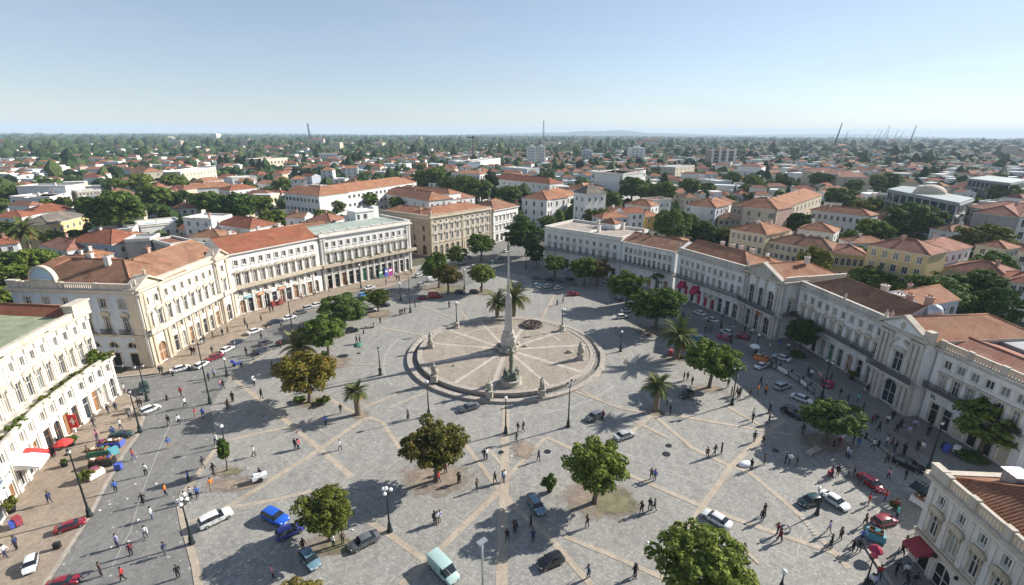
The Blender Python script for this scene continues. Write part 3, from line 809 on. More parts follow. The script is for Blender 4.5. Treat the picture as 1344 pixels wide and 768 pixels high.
    for j in range(3):
        q = sg[2].p(sg[2].L-1.6-j*.5, -.9); shrub(o[0]+q[0], o[1]+q[1], 6.9, .55, 1.9-.4*j, 'leaf', 'tall climbing plant on the palace terrace', 'terrace', 'plants along the palace terrace')
    for j in range(4):
        q = s.p(1+j*2.1, .6); shrub(o2[0]+q[0], o2[1]+q[1], 3.86, .5, .7, 'leaf', 'green plant on the pale blue balcony', 'terrace', 'plants along the palace terrace')
    for nm, i, j in (('the red banner', 1, 1), ('the south end of the terrace', 0, 0), ('the north end of the terrace', 2, 1)):
        q = sg[i].p(sg[i].L*j); land(nm, o[0]+q[0], o[1]+q[1], 'terrace')

def palace_B():
    # corner block
    cw, cn = (-84.5, 78.0), (-62.4, 76.4)
    F_ = [(-62.4, 76.4), (-61.5, 101.2)]
    o = cn; r = empty('corner_palace', o)
    tag(r, 'cream corner palace with brown hip roof and a semicircular roof gable', 'palace'); land('the cream corner palace', -60, 80)
    side = Seg(*L_([cw, cn], o)); fr = Seg(*L_(F_, o)); mb = MB()
    facade(r, mb, side, 0, 13.4, [dict(k='arch', z=3.5, h=1.15, w=1.7, n=6, i0=1, i1=1, p='darkopen', trim='stonetan'), dict(k='shop', z=.15, h=2.5, w=1.5, n=6, i0=1, i1=1, p='darkopen', name='door', trim='stonetan', fr='iron'),
          dict(k=['segm', 'tri'], z=6.55, h=2.8, w=1.0, n=6, i0=1, i1=1, p='glass', trim='stonetan'), dict(k='small', z=10.9, h=1.5, w=1.15, n=6, i0=1, i1=1, trim='stonetan', p=['glass', 'shutter'])], 0, 0)
    A = fr.L
    sp = [Seg(fr.p(a)[:2], fr.p(b)[:2]) for a, b in ((0, 5.4), (5.4, A-4.2), (A-4.2, A))]
    facade(r, mb, sp[0], 0, 13.4, [dict(k='archdoor', z=.15, h=3.7, w=1.9, n=1, i0=1.2, i1=1.2, p='wood', name='door'), dict(k='segm', z=6.7, h=2.8, w=1.0, n=2, i0=.5, i1=.5), dict(k='small', z=11, h=1.3, w=.9, n=2, i0=.5, i1=.5)], .4, 3)
    facade(r, mb, sp[1], 0, 13.4, [dict(k=['shop', 'archdoor'], z=.15, h=3.2, w=1.05, n=7, i0=.3, i1=.3, p=['darkopen', 'glass', 'wood', 'glass2'], name='door'), dict(k='small', z=4.4, h=1.15, w=.8, n=7, i0=.3, i1=.3),
          dict(k=['tri', 'segm'], z=6.7, h=2.7, w=.9, n=7, i0=.3, i1=.3, p=['glass2', 'glass']), dict(k='small', z=11, h=1.3, w=.75, n=7, i0=.3, i1=.3, p='glass2')], 0, 3)
    facade(r, mb, sp[2], 0, 13.4, [dict(k='archdoor', z=.15, h=3.6, w=1.5, n=1, p='darkopen', name='door'), dict(k='tri', z=6.7, h=2.7, w=1.0, n=1), dict(k='small', z=11, h=1.3, w=.8, n=1)], .4, 3)
    for s_, o_ in ((sp[0], .4), (sp[2], .4)):
        for tt in (.02, s_.L-.02): s_.box(mb, tt-.02, tt+.02, -.1, o_-.003, 0, 13.39, 3)
        pilasters(mb, s_, [.45, 1.35, s_.L-.45] if s_ is sp[0] else [.45, s_.L-.45], 6.6, 13.3, .5, .18, 1, o_)
        pilasters(mb, s_, [.45, 1.35, s_.L-1.35, s_.L-.45] if s_ is sp[0] else [.45, s_.L-.45], 0, 6.1, .55, .22, 1, o_)
    pilasters(mb, sp[1], [.3+(sp[1].L-.6)*k/7 for k in range(8)], 0, 6.1, .4, .16, 1)
    rusticate(mb, side, .1, 5.7, .6, 1, [(side.L-2, side.L-.02)]); side.box(mb, 0, side.L, -.02, .22, 5.75, 6.1, 1)
    side.box(mb, side.L-1.7, side.L, -.02, .07, 6.2, 13.3, 2)
    bw = side.p(0, -25)[:2]; bn = fr.p(A, -12)[:2]
    for a, b in ((fr.p(A)[:2], bn), (side.p(0, -13)[:2], side.p(0)[:2]), (side.p(9, -13)[:2], side.p(0, -13)[:2]), (bn, (side.p(9, -13)[0], bn[1]-3)), ((side.p(9, -13)[0], bn[1]-3), side.p(9, -13)[:2])):
        wallgrid(mb, Seg(a, b), 0, 13.4, [])
    mb.build('wall', [M['wallblue'], M['stonetan'], M['wallcream'], M['wallwarm']], r)
    c = MB(); cornice(c, [side], 13.4, .6, .7); cornice(c, [sp[1]], 13.4, .6, .7); cornice(c, [sp[0], sp[2]], 13.4, .95, .7, 0, .15)
    parapet(c, [sp[1]], 14.102, .8, .35)
    parapet(c, [Seg(side.p(4.2)[:2], side.p(9)[:2])], 14.102, 1.5, .35, 0, .2); parapet(c, [Seg(side.p(0)[:2], side.p(2)[:2])], 14.102, 1.3, .6, 0, .25); parapet(c, [Seg(side.p(16)[:2], side.p(side.L)[:2])], 14.102, 1.1, .35, 0, .2)
    c.build('cornice', M['trim'], r)
    b = MB(); balustrade(b, [Seg(side.p(2.1)[:2], side.p(4.1)[:2]), Seg(side.p(9.1)[:2], side.p(15.9)[:2])], 14.102, 1.05, .1, .36); b.build('balustrade', M['trim'], r)
    # semicircular gable over the side front
    g = MB(); tm, rr = 6.6, 2.35
    arc = [(tm+rr*math.cos(math.pi*i/20), 15.6+rr*math.sin(math.pi*i/20)) for i in range(21)]
    arc2 = [(tm+(rr-.32)*math.cos(math.pi*i/20), 15.62+(rr-.32)*math.sin(math.pi*i/20)) for i in range(21)]
    g.poly([side.p(t, .02, z) for t, z in arc2], 1)
    for i in range(20):
        for (a, b2, o1, o2) in ((arc, arc2, .22, .22),): g.quad(side.p(*[arc[i][0], .22, arc[i][1]]), side.p(arc2[i][0], .22, arc2[i][1]), side.p(arc2[i+1][0], .22, arc2[i+1][1]), side.p(arc[i+1][0], .22, arc[i+1][1]), 0)
        g.quad(side.p(arc[i][0], .22, arc[i][1]), side.p(arc[i+1][0], .22, arc[i+1][1]), side.p(arc[i+1][0], -.5, arc[i+1][1]), side.p(arc[i][0], -.5, arc[i][1]), 0)
        g.quad(side.p(arc2[i][0], .22, arc2[i][1]), side.p(arc2[i+1][0], .22, arc2[i+1][1]), side.p(arc2[i+1][0], .02, arc2[i+1][1]), side.p(arc2[i][0], .02, arc2[i][1]), 0)
    g.build('semicircular_gable', [M['trim'], M['gable']], r)
    pd = MB(); pediment(pd, sp[0], -.2, sp[0].L+.2, -1.4, .6, 14.15, 1.6, 0, 1); pediment(pd, sp[2], 0, sp[2].L, -1.4, .6, 14.15, 1.5, 0, 1)
    for s_, t in ((sp[0], .3), (sp[0], sp[0].L/2), (sp[2], .3)): urn(r, s_, t, .3, 15.0 if t < 1 else 16.1, .7)
    pd.build('pediment', [M['trim'], M['wallcream']], r)
    bal = MB()
    for s_, oo in ((sp[0], 1.5), (sp[1], 1.25), (sp[2], 1.5)): s_.box(bal, 0, s_.L, -.05, oo, 6.15, 6.5, 0); s_.box(bal, 0, s_.L, oo-.25, oo-.002, 6.502, 7.15, 0)
    bal.build('balcony', M['stonegrey'], r)
    for k in range(6):
        t = 1+(side.L-2)*(k+.5)/6; bal = MB(); side.box(bal, t-1.0, t+1.0, -.05, .8, 6.15, 6.38, 0); bl = bal.build('balcony', M['stonegrey'], r)
        ra = MB(); railing(ra, [Seg(side.p(t-1)[:2], side.p(t+1)[:2])], 6.382, .95, .78, .16); ra.build('railing', M['iron'], bl)
    rf = MB(); hiproof(rf, side, 0, side.L, -12.5, 0, 14.1, 3.6, True, True, 0, -.05)
    hiproof(rf, fr, 2.5, A+.1, -12, -.1, 14.05, 3.3, True, False, 0, -.05)
    rf.build('roof', [M['roofbrown'], M['wallcream'], M['roof']], r)
    for t, q in ((9, -7), (14, -5)): chimney(r, side.p(t, q), 16.6, 1.7, .8, 'trimwhite')
    chimney(r, fr.p(14, -7.5), 16.3, 1.6, .7, 'pink', fr.a)
    # middle range with the red roof
    W = [(-61.3, 101.6), (-48.9, 120.3)]; o = W[0]; r = empty('long_palace', o)
    tag(r, 'white palace range under a long plain red tiled roof', 'palace'); land('the red roofed palace', -53, 110)
    s = Seg(*L_(W, o)); mb = MB(); n = 11
    facade(r, mb, s, 0, 13.6, [dict(k=['archdoor', 'shop', 'shop', 'archdoor', 'shop'], z=.15, h=3.2, w=1.25, n=n, p=['wood', 'glass', 'wood', 'darkopen', 'glass2', 'wood', 'glass'], name='door', trim='trimwhite'), dict(k=['small', 'archwin', 'small'], z=4.3, h=1.2, w=.95, n=n, trim='trimwhite', p=['glass2', 'glass', 'shutter']),
           dict(k=['tri', 'tri', 'segm'], z=6.7, h=2.7, w=.95, n=n, p=['glass', 'shutter', 'glass2']), dict(k='small', z=11.2, h=1.25, w=.85, n=n, trim='trimwhite', p=['glass2', 'glass', 'shutter'])])
    pilasters(mb, s, [.4+(s.L-.8)*k/n for k in range(0, n+1, 2)], 0, 6.2, .42, .14, 1)
    for a, b in ((s.p(s.L)[:2], s.p(s.L, -11)[:2]), (s.p(s.L, -11)[:2], s.p(0, -11)[:2]), (s.p(0, -11)[:2], s.p(0)[:2])): wallgrid(mb, Seg(a, b), 0, 13.6, [])
    mb.build('wall', [M['wallwhite'], M['trimwhite']], r)
    c = MB(); cornice(c, [s], 13.6, .5, .45); c.build('cornice', M['trimwhite'], r)
    bal = MB(); s.box(bal, 0, s.L, -.05, 1.2, 6.2, 6.5); s.box(bal, 0, s.L, .95, 1.198, 6.502, 7.05); bal.build('balcony', M['stonetan'], r)
    rf = MB(); hiproof(rf, s, -.1, s.L, -11, .2, 14.06, 2.9, False, False, 0, .1); rf.build('roof', [M['roofred'], M['wallwhite'], M['roof']], r)
    shopfronts(r, s, 3.6, 2.4)
    for t, q in ((5, -7), (12, -7.5), (17, -7)): chimney(r, s.p(t, q), 16, 1.5, .7, 'trimwhite', s.a)
    # end range with the green roof
    W = [(-48.6, 120.6), (-29.9, 141.2)]; o = W[0]; r = empty('long_palace', o)
    tag(r, 'white palace with balustrade and flat green metal roof', 'palace'); land('the green roofed palace', -37, 130)
    s = Seg(*L_(W, o)); mb = MB(); n = 13
    facade(r, mb, s, 0, 13.6, [dict(k='shop', z=.15, h=3.6, w=1.45, n=n, p=['darkopen', 'glass', 'wood', 'darkopen', 'glass', 'cloth_green', 'glass2', 'darkopen', 'glass', 'glass', 'glass2'], name='door', trim='trimwhite'), dict(k='small', z=4.4, h=1.3, w=1.05, n=n, p=['glass', 'glass2', 'glass'], trim='stonetan'),
           dict(k=['tri', 'segm'], z=6.7, h=2.7, w=.95, n=n, p=['glass', 'shutter']), dict(k='small', z=11.1, h=1.3, w=.8, n=n, p=['shutter', 'glass2'], trim='trimwhite')])
    pilasters(mb, s, [.4, 1.2, s.L-1.2, s.L-.4], 6.6, 13.5, .4, .15, 1); pilasters(mb, s, [.4+(s.L-.8)*k/n for k in range(n+1)], 0, 6.1, .42, .2, 1)
    en = Seg(s.p(s.L)[:2], s.p(s.L, -15)[:2])
    facade(r, mb, en, 0, 13.6, [dict(k='small', z=z, h=1.6, w=1, n=4, p='glass') for z in (1.2, 4.4, 7.4, 11)])
    for a, b in ((s.p(s.L, -15)[:2], s.p(0, -15)[:2]), (s.p(0, -15)[:2], s.p(0)[:2])): wallgrid(mb, Seg(a, b), 0, 13.6, [])
    mb.build('wall', [M['wallwhite'], M['trimwhite']], r)
    c = MB(); cornice(c, [s, en], 13.6, .6, .6); parapet(c, [s, en], 14.202, .85, .35, 0, .2)
    for k in range(8): s.box(c, 1+k*3.6-.35, 1+k*3.6+.35, -.25, .35, 15.054, 15.3)
    c.build('cornice', M['trimwhite'], r)
    bal = MB(); s.box(bal, -.3, s.L+.9, -.05, 1.4, 6.15, 6.5); s.box(bal, -.3, s.L+.9, 1.1, 1.398, 6.502, 7.0); en.box(bal, 0, 14, -.05, .9, 6.152, 6.498); bal.build('balcony', M['stonetan'], r)
    rf = MB(); hiproof(rf, s, 0, s.L, -15, -.15, 14.3, 1.1, False, True, 0, -.02); rf.build('roof', [M['mossgrey'], M['wallwhite'], M['mossgrey']], r)
    rb = MB(); s.box(rb, 16.5, 22.5, -14, -10, 14.2, 17.3); s.box(rb, 16.2, 22.8, -14.3, -9.7, 17.302, 17.6); s.box(rb, 23.2, 24.8, -13, -11, 14.2, 18.2); s.box(rb, 17, 17.8, -12, -9.99, 15.2, 16.6, 1); s.box(rb, 19, 20.2, -12, -9.985, 15.2, 16.6, 1)
    rb.build('rooftop_room', [M['wallwhite'], M['glass2']], r)
    for k in range(9):
        q = s.p(2+k*2.9+rnd.uniform(-.5, .5), .75); shrub(o[0]+q[0], o[1]+q[1], 6.5, .75, .8, 'leafyellow' if k % 3 else 'leaf', 'green plant on the green roofed balcony', 'terraceb', 'plants along the palace balcony')
    for nm, t in (('its left corner', 0), ('its right corner', s.L)):
        q = s.p(t); land(nm, o[0]+q[0], o[1]+q[1], 'terraceb')
    # boards before the shops
    for t, mt, w, lb in ((16.2, 'cloth_green', 1.3, 'dark green shop board leaning on the green roofed palace'), (19.4, 'cloth_purple', 1.5, 'bright purple shop banner before the green roofed palace'), (18.0, 'cloth_blue', 1.0, 'blue shop banner beside the purple one')):
        b = MB(); b.box(-w/2, w/2, -.05, .05, .05, 2.3); b.box(-w/2, -w/2+.06, -.4, .4, 0, .05); b.box(w/2-.06, w/2, -.4, .4, 0, .05); b.box(-w/2+.15, w/2-.15, -.062, -.051, 1.4, 1.9, 1)
        q = s.p(t, 1.1); tag(b.build('shop_banner', [M[mt], M['cloth_white']], None, (o[0]+q[0], o[1]+q[1], .12), s.a+.1), lb, 'banner')

def shopfronts(r, s, z, dz):
    for t, mt in ((3.2, 'cloth_teal'), (6.0, 'cloth_orange'), (8.2, 'cloth_white'), (11.2, 'cloth_orange'), (15.4, 'cloth_beige')):
        b = MB(); s.box(b, t-.8, t+.8, .17, .3, z-.1, z+.4); s.box(b, t-.55, t+.55, .302, .31, z+.08, z+.22, 1); b.build('shop_sign', [M[mt], M['cloth_white'] if mt != 'cloth_white' else M['iron']], r)

def palace_C():
    W = [(-26.7, 157.4), (-7.8, 179.0)]; o = W[0]; r = empty('stone_palace', o)
    tag(r, 'brown weathered stone palace with orange hip roof beyond the green roof', 'palace'); land('the brown stone palace', -20, 160)
    s = Seg(*L_(W, o)); sd = Seg(s.p(0, 0)[:2], s.p(0)[:2]) if False else Seg(L_([(-46, 169.5)], o)[0], s.p(0)[:2]); mb = MB()
    facade(r, mb, s, 0, 12.4, [dict(k='archdoor', z=.15, h=3.3, w=1.4, n=11, p=['darkopen', 'glass'], name='door', trim='stonetan'), dict(k='flat', z=4.9, h=2.2, w=.95, n=11, p='glass2', trim='trimwhite'), dict(k='flat', z=8.2, h=1.9, w=.95, n=11, p='glass2', trim='trimwhite'), dict(k='small', z=11, h=.8, w=.8, n=11, p='glass', trim='trimwhite')], 0, 0)
    facade(r, mb, sd, 0, 12.4, [dict(k='arch', z=.3, h=3.4, w=1.7, n=5, p='darkopen', trim='brownwall', fr='wood'), dict(k='small', z=4.9, h=2.1, w=1, n=5, trim='brownwall', fr='wood'), dict(k='small', z=8.3, h=1.8, w=1, n=5, trim='brownwall', fr='wood')], 0, 1)
    for z in (4.2, 7.6, 10.6): s.box(mb, 0, s.L, -.02, .2, z, z+.28, 2); sd.box(mb, 0, sd.L, -.02, .2, z, z+.28, 1)
    pilasters(mb, s, [.4, s.L*.5, s.L-.4], 0, 12.3, .5, .2, 2)
    q0 = s.p(s.L, -16)[:2]; q1 = (sd.p(0)[0]+8, sd.p(0)[1]+13)
    for a, b in ((s.p(s.L)[:2], q0), (q0, q1), (q1, sd.p(0)[:2])): wallgrid(mb, Seg(a, b), 0, 12.4, [], 1)
    mb.build('wall', [M['beige'], M['brownwall'], M['stonetan']], r)
    c = MB(); cornice(c, [s, sd], 12.4, .6, .6); parapet(c, [s, sd], 13.002, .7, .35); urn(r, s, .6, -.3, 13.7, 1.1); c.build('cornice', M['stonetan'], r)
    rf = MB(); hiproof(rf, s, 0, s.L, -13, -.2, 13.3, 2.0, True, True, 0, 0); hiproof(rf, sd, 0, sd.L-4, -11, -.2, 13.25, 1.9, True, True, 0, 0); rf.build('roof', [M['roof'], M['beige'], M['rooforange']], r)
    for t in (5, 12, 20): q = s.p(t, -6.5); chimney(r, q, 14.6, 1.7)
    W = [(-7.0, 179.6), (2.2, 192.0)]; o = W[0]; r = empty('town_house', o); tag(r, 'narrow white house with brown hip roof at the street end', 'house')
    s = Seg(*L_(W, o)); mb = MB()
    facade(r, mb, s, 0, 11.6, [dict(k='shop', z=.15, h=2.8, w=1.3, n=5, name='door', p=['darkopen', 'glass'])]+[dict(k='flat', z=z, h=1.9, w=.9, n=6, trim='trimwhite') for z in (4.3, 7.8)], 0, 0)
    for z in (3.8, 7.2): s.box(mb, 0, s.L, -.02, .2, z, z+.25, 0)
    for a, b in ((s.p(s.L)[:2], s.p(s.L, -12)[:2]), (s.p(s.L, -12)[:2], s.p(0, -12)[:2]), (s.p(0, -12)[:2], s.p(0)[:2])): wallgrid(mb, Seg(a, b), 0, 11.6, [])
    mb.build('wall', [M['wallwhite']], r); c = MB(); cornice(c, [s], 11.6, .5, .5); c.build('cornice', M['trimwhite'], r)
    rf = MB(); hiproof(rf, s, 0, s.L, -12, 0, 12.1, 3.0); rf.build('roof', [M['roofbrown'], M['wallwhite'], M['roof']], r)
    chimney(r, s.p(5, -6), 14, 1.6)

def palaces_right():
    # flat roofed white palace and its brown roofed neighbour
    W = [(10.0, 148.6), (30.0, 131.6)]; o = W[0]; r = empty('flat_roofed_palace', o)
    tag(r, 'pale palace with a flat brown roof behind a white parapet', 'palace'); land('the flat roofed pale palace', 20, 139)
    s = Seg(*L_(W, o)); mb = MB(); n = 11
    facade(r, mb, s, 0, 10.8, [dict(k='shop', z=.15, h=3, w=1.3, n=n, p=['darkopen', 'glass', 'wood'], name='door', trim='trimwhite'), dict(k=['flat', 'segm'], z=5.5, h=2.0, w=.95, n=n, p=['shutter', 'glass2'], trim='trimwhite'), dict(k='small', z=8.5, h=1.25, w=.85, n=n, p=['shutter', 'glass2', 'shutter'], trim='trimwhite')])
    s.box(mb, 0, s.L, -.02, .15, 8.0, 8.2, 0)
    lw = Seg(s.p(0, -16)[:2], s.p(0)[:2]); facade(r, mb, lw, 0, 10.8, [dict(k='small', z=z, h=1.5, w=.9, n=4, p='shutter', trim='trimwhite') for z in (1.5, 5.3, 8.4)])
    for a, b in ((s.p(s.L)[:2], s.p(s.L, -16)[:2]), (s.p(s.L, -16)[:2], s.p(0, -16)[:2])): wallgrid(mb, Seg(a, b), 0, 10.8, [])
    mb.build('wall', [M['wallwhite']], r)
    c = MB(); cornice(c, [s, lw], 10.8, .5, .5); parapet(c, [s, lw, Seg(s.p(s.L)[:2], s.p(s.L, -16)[:2]), Seg(s.p(s.L, -16)[:2], s.p(0, -16)[:2])], 11.302, .9, .35); c.build('cornice', M['trimwhite'], r)
    bal = MB(); s.box(bal, 0, s.L, -.05, .9, 5.05, 5.25); b_ = bal.build('balcony', M['stonegrey'], r); ra = MB(); railing(ra, [s], 5.252, .95, .88, .3); ra.build('railing', M['iron'], b_)
    f = MB(); f.poly([s.p(.2, -.3, 11.5), s.p(s.L-.2, -.3, 11.5), s.p(s.L-.2, -15.7, 11.5), s.p(.2, -15.7, 11.5)]); s.box(f, 14, 14.3, -15, -.5, 11.502, 11.9, 1); f.build('roof', [M['asphaltroof'], M['trimwhite']], r)
    hut = MB(); s.box(hut, 12.5, 17.5, -15.5, -11.5, 11.5, 13.2); hut.build('rooftop_room', [M['wallwhite']], r)
    hr = MB(); hiproof(hr, s, 12.5, 17.5, -15.5, -11.5, 13.2, 1.3); hr.build('tiled_roof', [M['roof'], M['wallwhite'], M['roof']], r)
    for t, q in ((11, -13), (19, -14), (16, -5)): chimney(r, s.p(t, q), 11.5, 1.9, .9, 'trimwhite', s.a)
    W = [(30.15, 131.45), (41.0, 119.0)]; o = W[0]; r = empty('town_palace', o)
    tag(r, 'white palace with dark windows under a low brown tiled roof', 'palace'); land('the brown roofed palace', 35, 125)
    s = Seg(*L_(W, o)); mb = MB(); n = 10
    facade(r, mb, s, 0, 10.7, [dict(k='archdoor', z=.15, h=2.9, w=1.15, n=6, p=['darkopen', 'wood'], name='door', trim='trimwhite'), dict(k='small', z=5.4, h=2.2, w=.85, n=n, trim='trimwhite'), dict(k='small', z=8.3, h=1.4, w=.85, n=n, trim='trimwhite')])
    for a, b in ((s.p(s.L)[:2], s.p(s.L, -11)[:2]), (s.p(s.L, -11)[:2], s.p(0, -11)[:2]), (s.p(0, -11)[:2], s.p(0)[:2])): wallgrid(mb, Seg(a, b), 0, 10.7, [])
    mb.build('wall', [M['wallgrey']], r)
    c = MB(); cornice(c, [s], 10.7, .45, .5, 0, 0); c.build('cornice', M['trimwhite'], r)
    bal = MB(); s.box(bal, 0, s.L, -.05, .9, 5.0, 5.2); b_ = bal.build('balcony', M['stonegrey'], r); ra = MB(); railing(ra, [s], 5.202, .95, .88, .3); ra.build('railing', M['iron'], b_)
    rf = MB(); hiproof(rf, s, 0, s.L, -11, .1, 11.2, 1.9, False, False, 0, .05); rf.build('roof', [M['roofbrown'], M['wallgrey'], M['roof']], r)
    for t in (3, 6): chimney(r, s.p(t, -5), 12.6, 1.0, .5)
    # arcade palace with crimson awnings
    W = [(41.25, 118.3), (50.1, 99.9)]; o = W[0]; r = empty('arcade_palace', o)
    tag(r, 'long white arcade palace with crimson awnings and an iron balcony', 'palace'); land('the crimson awnings', 44, 112)
    s = Seg(*L_(W, o)); mb = MB(); n = 11
    facade(r, mb, s, 0, 10.8, [dict(k=['shop', 'shop', 'shop', 'shop', 'shop', 'shop', 'shop', 'shop', 'archdoor', 'shop'], z=.15, h=3.4, w=1.2, n=9, p=['darkopen', 'cloth_crim', 'darkopen', 'cloth_crim', 'cloth_crim', 'cloth_red', 'glassblue', 'glassblue', 'darkopen'], name='door', trim='trimwhite'),
            dict(k=['flat', 'flat', 'flat', 'flat', 'flat', 'archwin', 'archwin', 'archwin', 'archwin', 'archwin', 'archwin'], z=5.5, h=2.2, w=.85, n=n, trim='trimwhite', p=['glass2', 'glass', 'pink', 'glass']), dict(k='small', z=8.5, h=1.35, w=.75, n=n, trim='trimwhite', p=['glass2', 'pink', 'glass', 'shutter'])])
    pilasters(mb, s, [.5+(s.L-1)*k/9 for k in range(10)], 0, 4.8, .42, .16, 0)
    for a, b in ((s.p(s.L)[:2], s.p(s.L, -11)[:2]), (s.p(s.L, -11)[:2], s.p(0, -11)[:2]), (s.p(0, -11)[:2], s.p(0)[:2])): wallgrid(mb, Seg(a, b), 0, 10.8, [])
    mb.build('wall', [M['wallgrey']], r)
    c = MB(); cornice(c, [s], 10.8, .6, .6, 0, 0); parapet(c, [s], 11.402, 1.1, .4, 0, .2); urn(r, s, .3, -.1, 12.4, .9); c.build('cornice', M['stonegrey'], r)
    bal = MB(); s.box(bal, 0, s.L, -.05, 1.1, 5.0, 5.22); b_ = bal.build('balcony', M['stonegrey'], r); ra = MB(); railing(ra, [s], 5.222, 1.0, 1.08, .25); ra.build('railing', M['iron'], b_)
    rf = MB(); hiproof(rf, s, .2, s.L-.3, -11, -.2, 11.45, 2.6, False, True, 0, 0); rf.build('roof', [M['roof'], M['wallgrey'], M['rooforange']], r)
    for t, q in ((6, -8), (9, -8), (11, -8.5), (14.5, -8)): chimney(r, s.p(t, q), 12.6, 1.6, .8, 'trimwhite', s.a)
    awning(r, s, 2.9, 4.6, 1.7, 1.3, 1.5, M['cloth_crim']); awning(r, s, 7.2, 4.6, 1.8, 1.5, 1.7, M['cloth_crim'])
    for t in (11.2, 13.0): awning(r, s, t, 3.75, 1.1, .8, .5, M['cloth_beige'])
    # pedimented palace
    W = [(49.6, 99.9), (52.3, 89.9)]; o = W[0]; r = empty('pedimented_palace', o)
    tag(r, 'stone fronted palace with carved pediment and arched loggia', 'palace'); land('the arched loggia palace', 51, 94)
    s = Seg(*L_(W, o)); sd = Seg(s.p(s.L)[:2], L_([(57.2, 91.4)], o)[0]); sl = Seg(s.p(0, -1.5)[:2], s.p(0)[:2]); mb = MB()
    facade(r, mb, s, 0, 11.4, [dict(k=['shop', 'archdoor', 'archdoor'], z=.15, h=3.7, w=1.5, n=3, i0=1.3, i1=1.3, p=['glass2', 'glassblue', 'darkopen'], name='door', trim='stonegrey'), dict(k='archwin', z=5.35, h=4.0, w=1.5, n=3, i0=1.3, i1=1.3, p='glass', trim='stonegrey')])
    facade(r, mb, sd, 0, 11.4, [dict(k='tri', z=5.6, h=2.4, w=1.0, n=1, p='glass', trim='trim')]); wallgrid(mb, sl, 0, 11.4, [])
    tt = [.45, 1.15, 1.3+2.47, 1.3+4.93, s.L-1.15, s.L-.45]
    pilasters(mb, s, tt, 5.4, 11.3, .5, .3, 1); pilasters(mb, s, tt, 0, 4.7, .55, .34, 1); pilasters(mb, sd, [.4, sd.L-.5], 5.4, 11.3, .5, .2, 1); pilasters(mb, sd, [.4], 0, 4.7, .7, .3, 1)
    bk = [s.p(s.L, -15)[:2], s.p(0, -15)[:2]]
    for a, b in ((sd.p(sd.L)[:2], bk[0]), (bk[0], bk[1]), (bk[1], s.p(0, -1.5)[:2])): wallgrid(mb, Seg(a, b), 0, 11.4, [])
    mb.build('wall', [M['wallgrey'], M['stonegrey']], r)
    c = MB(); cornice(c, [s, sd], 11.4, .7, .7); pb = Seg(sd.p(0)[:2], bk[0]); parapet(c, [Seg(sd.p(.6)[:2], sd.p(sd.L)[:2])], 12.102, .8, .35, 0, .1); parapet(c, [Seg(sd.p(sd.L)[:2], bk[0])], 11.5, 1.3, .35, 0, .1); c.build('cornice', M['trim'], r)
    pd = MB(); pediment(pd, s, .1, s.L-.1, -.25, .5, 12.1, 2.3, 0, 1, .35)
    for k in range(16):
        a = rnd.uniform(1.2, s.L-1.2); h_ = rnd.uniform(.15, .85)*(2.0*(1-abs(a-s.L/2)/(s.L/2))); pd.ball(s.p(a, .38, 12.25+h_), .26, 1, 7, 5, (1.4, .7, 1))
    urn(r, s, .5, .1, 12.6, 1.1); pd.build('pediment', [M['trim'], M['stonegrey']], r)
    bal = MB(); s.box(bal, -.2, s.L+.2, -.05, 1.2, 4.85, 5.2); sd.box(bal, 0, sd.L, -.05, .8, 4.852, 5.198); b_ = bal.build('balcony', M['stonegrey'], r); ra = MB(); railing(ra, [s, sd], 5.202, 1.0, 1.15, .2); ra.build('railing', M['iron'], b_)
    rf = MB(); q = Seg(s.p(s.L/2, 0)[:2], s.p(s.L/2, -14.8)[:2]); hiproof(rf, q, .15, q.L, -s.L/2+.1, s.L/2-.1, 12.0, 2.4, False, True, 0, .1); rf.build('roof', [M['roof'], M['wallgrey'], M['rooforange']], r)
    b = MB(); s.box(b, 5.0, 6.6, .36, .46, 3.9, 4.6); s.box(b, 5.2, 6.4, .462, .47, 4.15, 4.35, 1); b.build('shop_sign', [M['cloth_orange'], M['cloth_red']], r); chimney(r, q.p(9, 1), 14.2, 1.2, .8)
    # long wing
    W = [(56.0, 90.3), (58.5, 69.8)]; o = W[0]; r = empty('palace_wing', o)
    tag(r, 'long shaded white wing under a mottled brown roof between two pediments', 'palace'); land('the brown roofed wing', 57, 80)
    s = Seg(*L_(W, o)); mb = MB(); n = 10
    facade(r, mb, s, 0, 10.8, [dict(k=['shop', 'archdoor', 'shop', 'archdoor', 'shop', 'shop', 'archdoor'], z=.15, h=3.3, w=1.15, n=9, p=['darkopen', 'glass', 'darkopen', 'glass', 'cloth_green', 'glass', 'wood'], name='door', trim='trim'), dict(k=['segm', 'segm', 'flat', 'tri'], z=5.5, h=2.0, w=.85, n=n, p=['shutter', 'glass']), dict(k='small', z=8.7, h=1.3, w=.85, n=n, trim='trimwhite', p=['shutter', 'glass'])])
    for a, b in ((s.p(s.L)[:2], s.p(s.L, -9.5)[:2]), (s.p(s.L, -9.5)[:2], s.p(0, -9.5)[:2]), (s.p(0, -9.5)[:2], s.p(0)[:2])): wallgrid(mb, Seg(a, b), 0, 10.8, [])
    mb.build('wall', [M['wallgrey']], r)
    c = MB(); cornice(c, [s], 10.8, .65, .6, 0, 0); parapet(c, [s], 11.402, .9, .35, 0, .15); urn(r, s, s.L*.52, -.1, 12.2, .8); urn(r, s, s.L-.6, -.1, 12.2, .9); c.build('cornice', M['stonegrey'], r)
    bal = MB(); s.box(bal, 0, s.L-.6, -.05, 1.1, 5.0, 5.2); b_ = bal.build('balcony', M['stonegrey'], r); ra = MB(); railing(ra, [Seg(s.p(0)[:2], s.p(s.L-.6)[:2])], 5.202, 1.0, 1.08, .2); ra.build('railing', M['iron'], b_)
    rf = MB(); hiproof(rf, s, .1, s.L, -9.5, -.1, 11.45, 2.7, True, False, 0, 0); rf.build('roof', [M['roofbrown'], M['wallgrey'], M['roofbrown']], r)
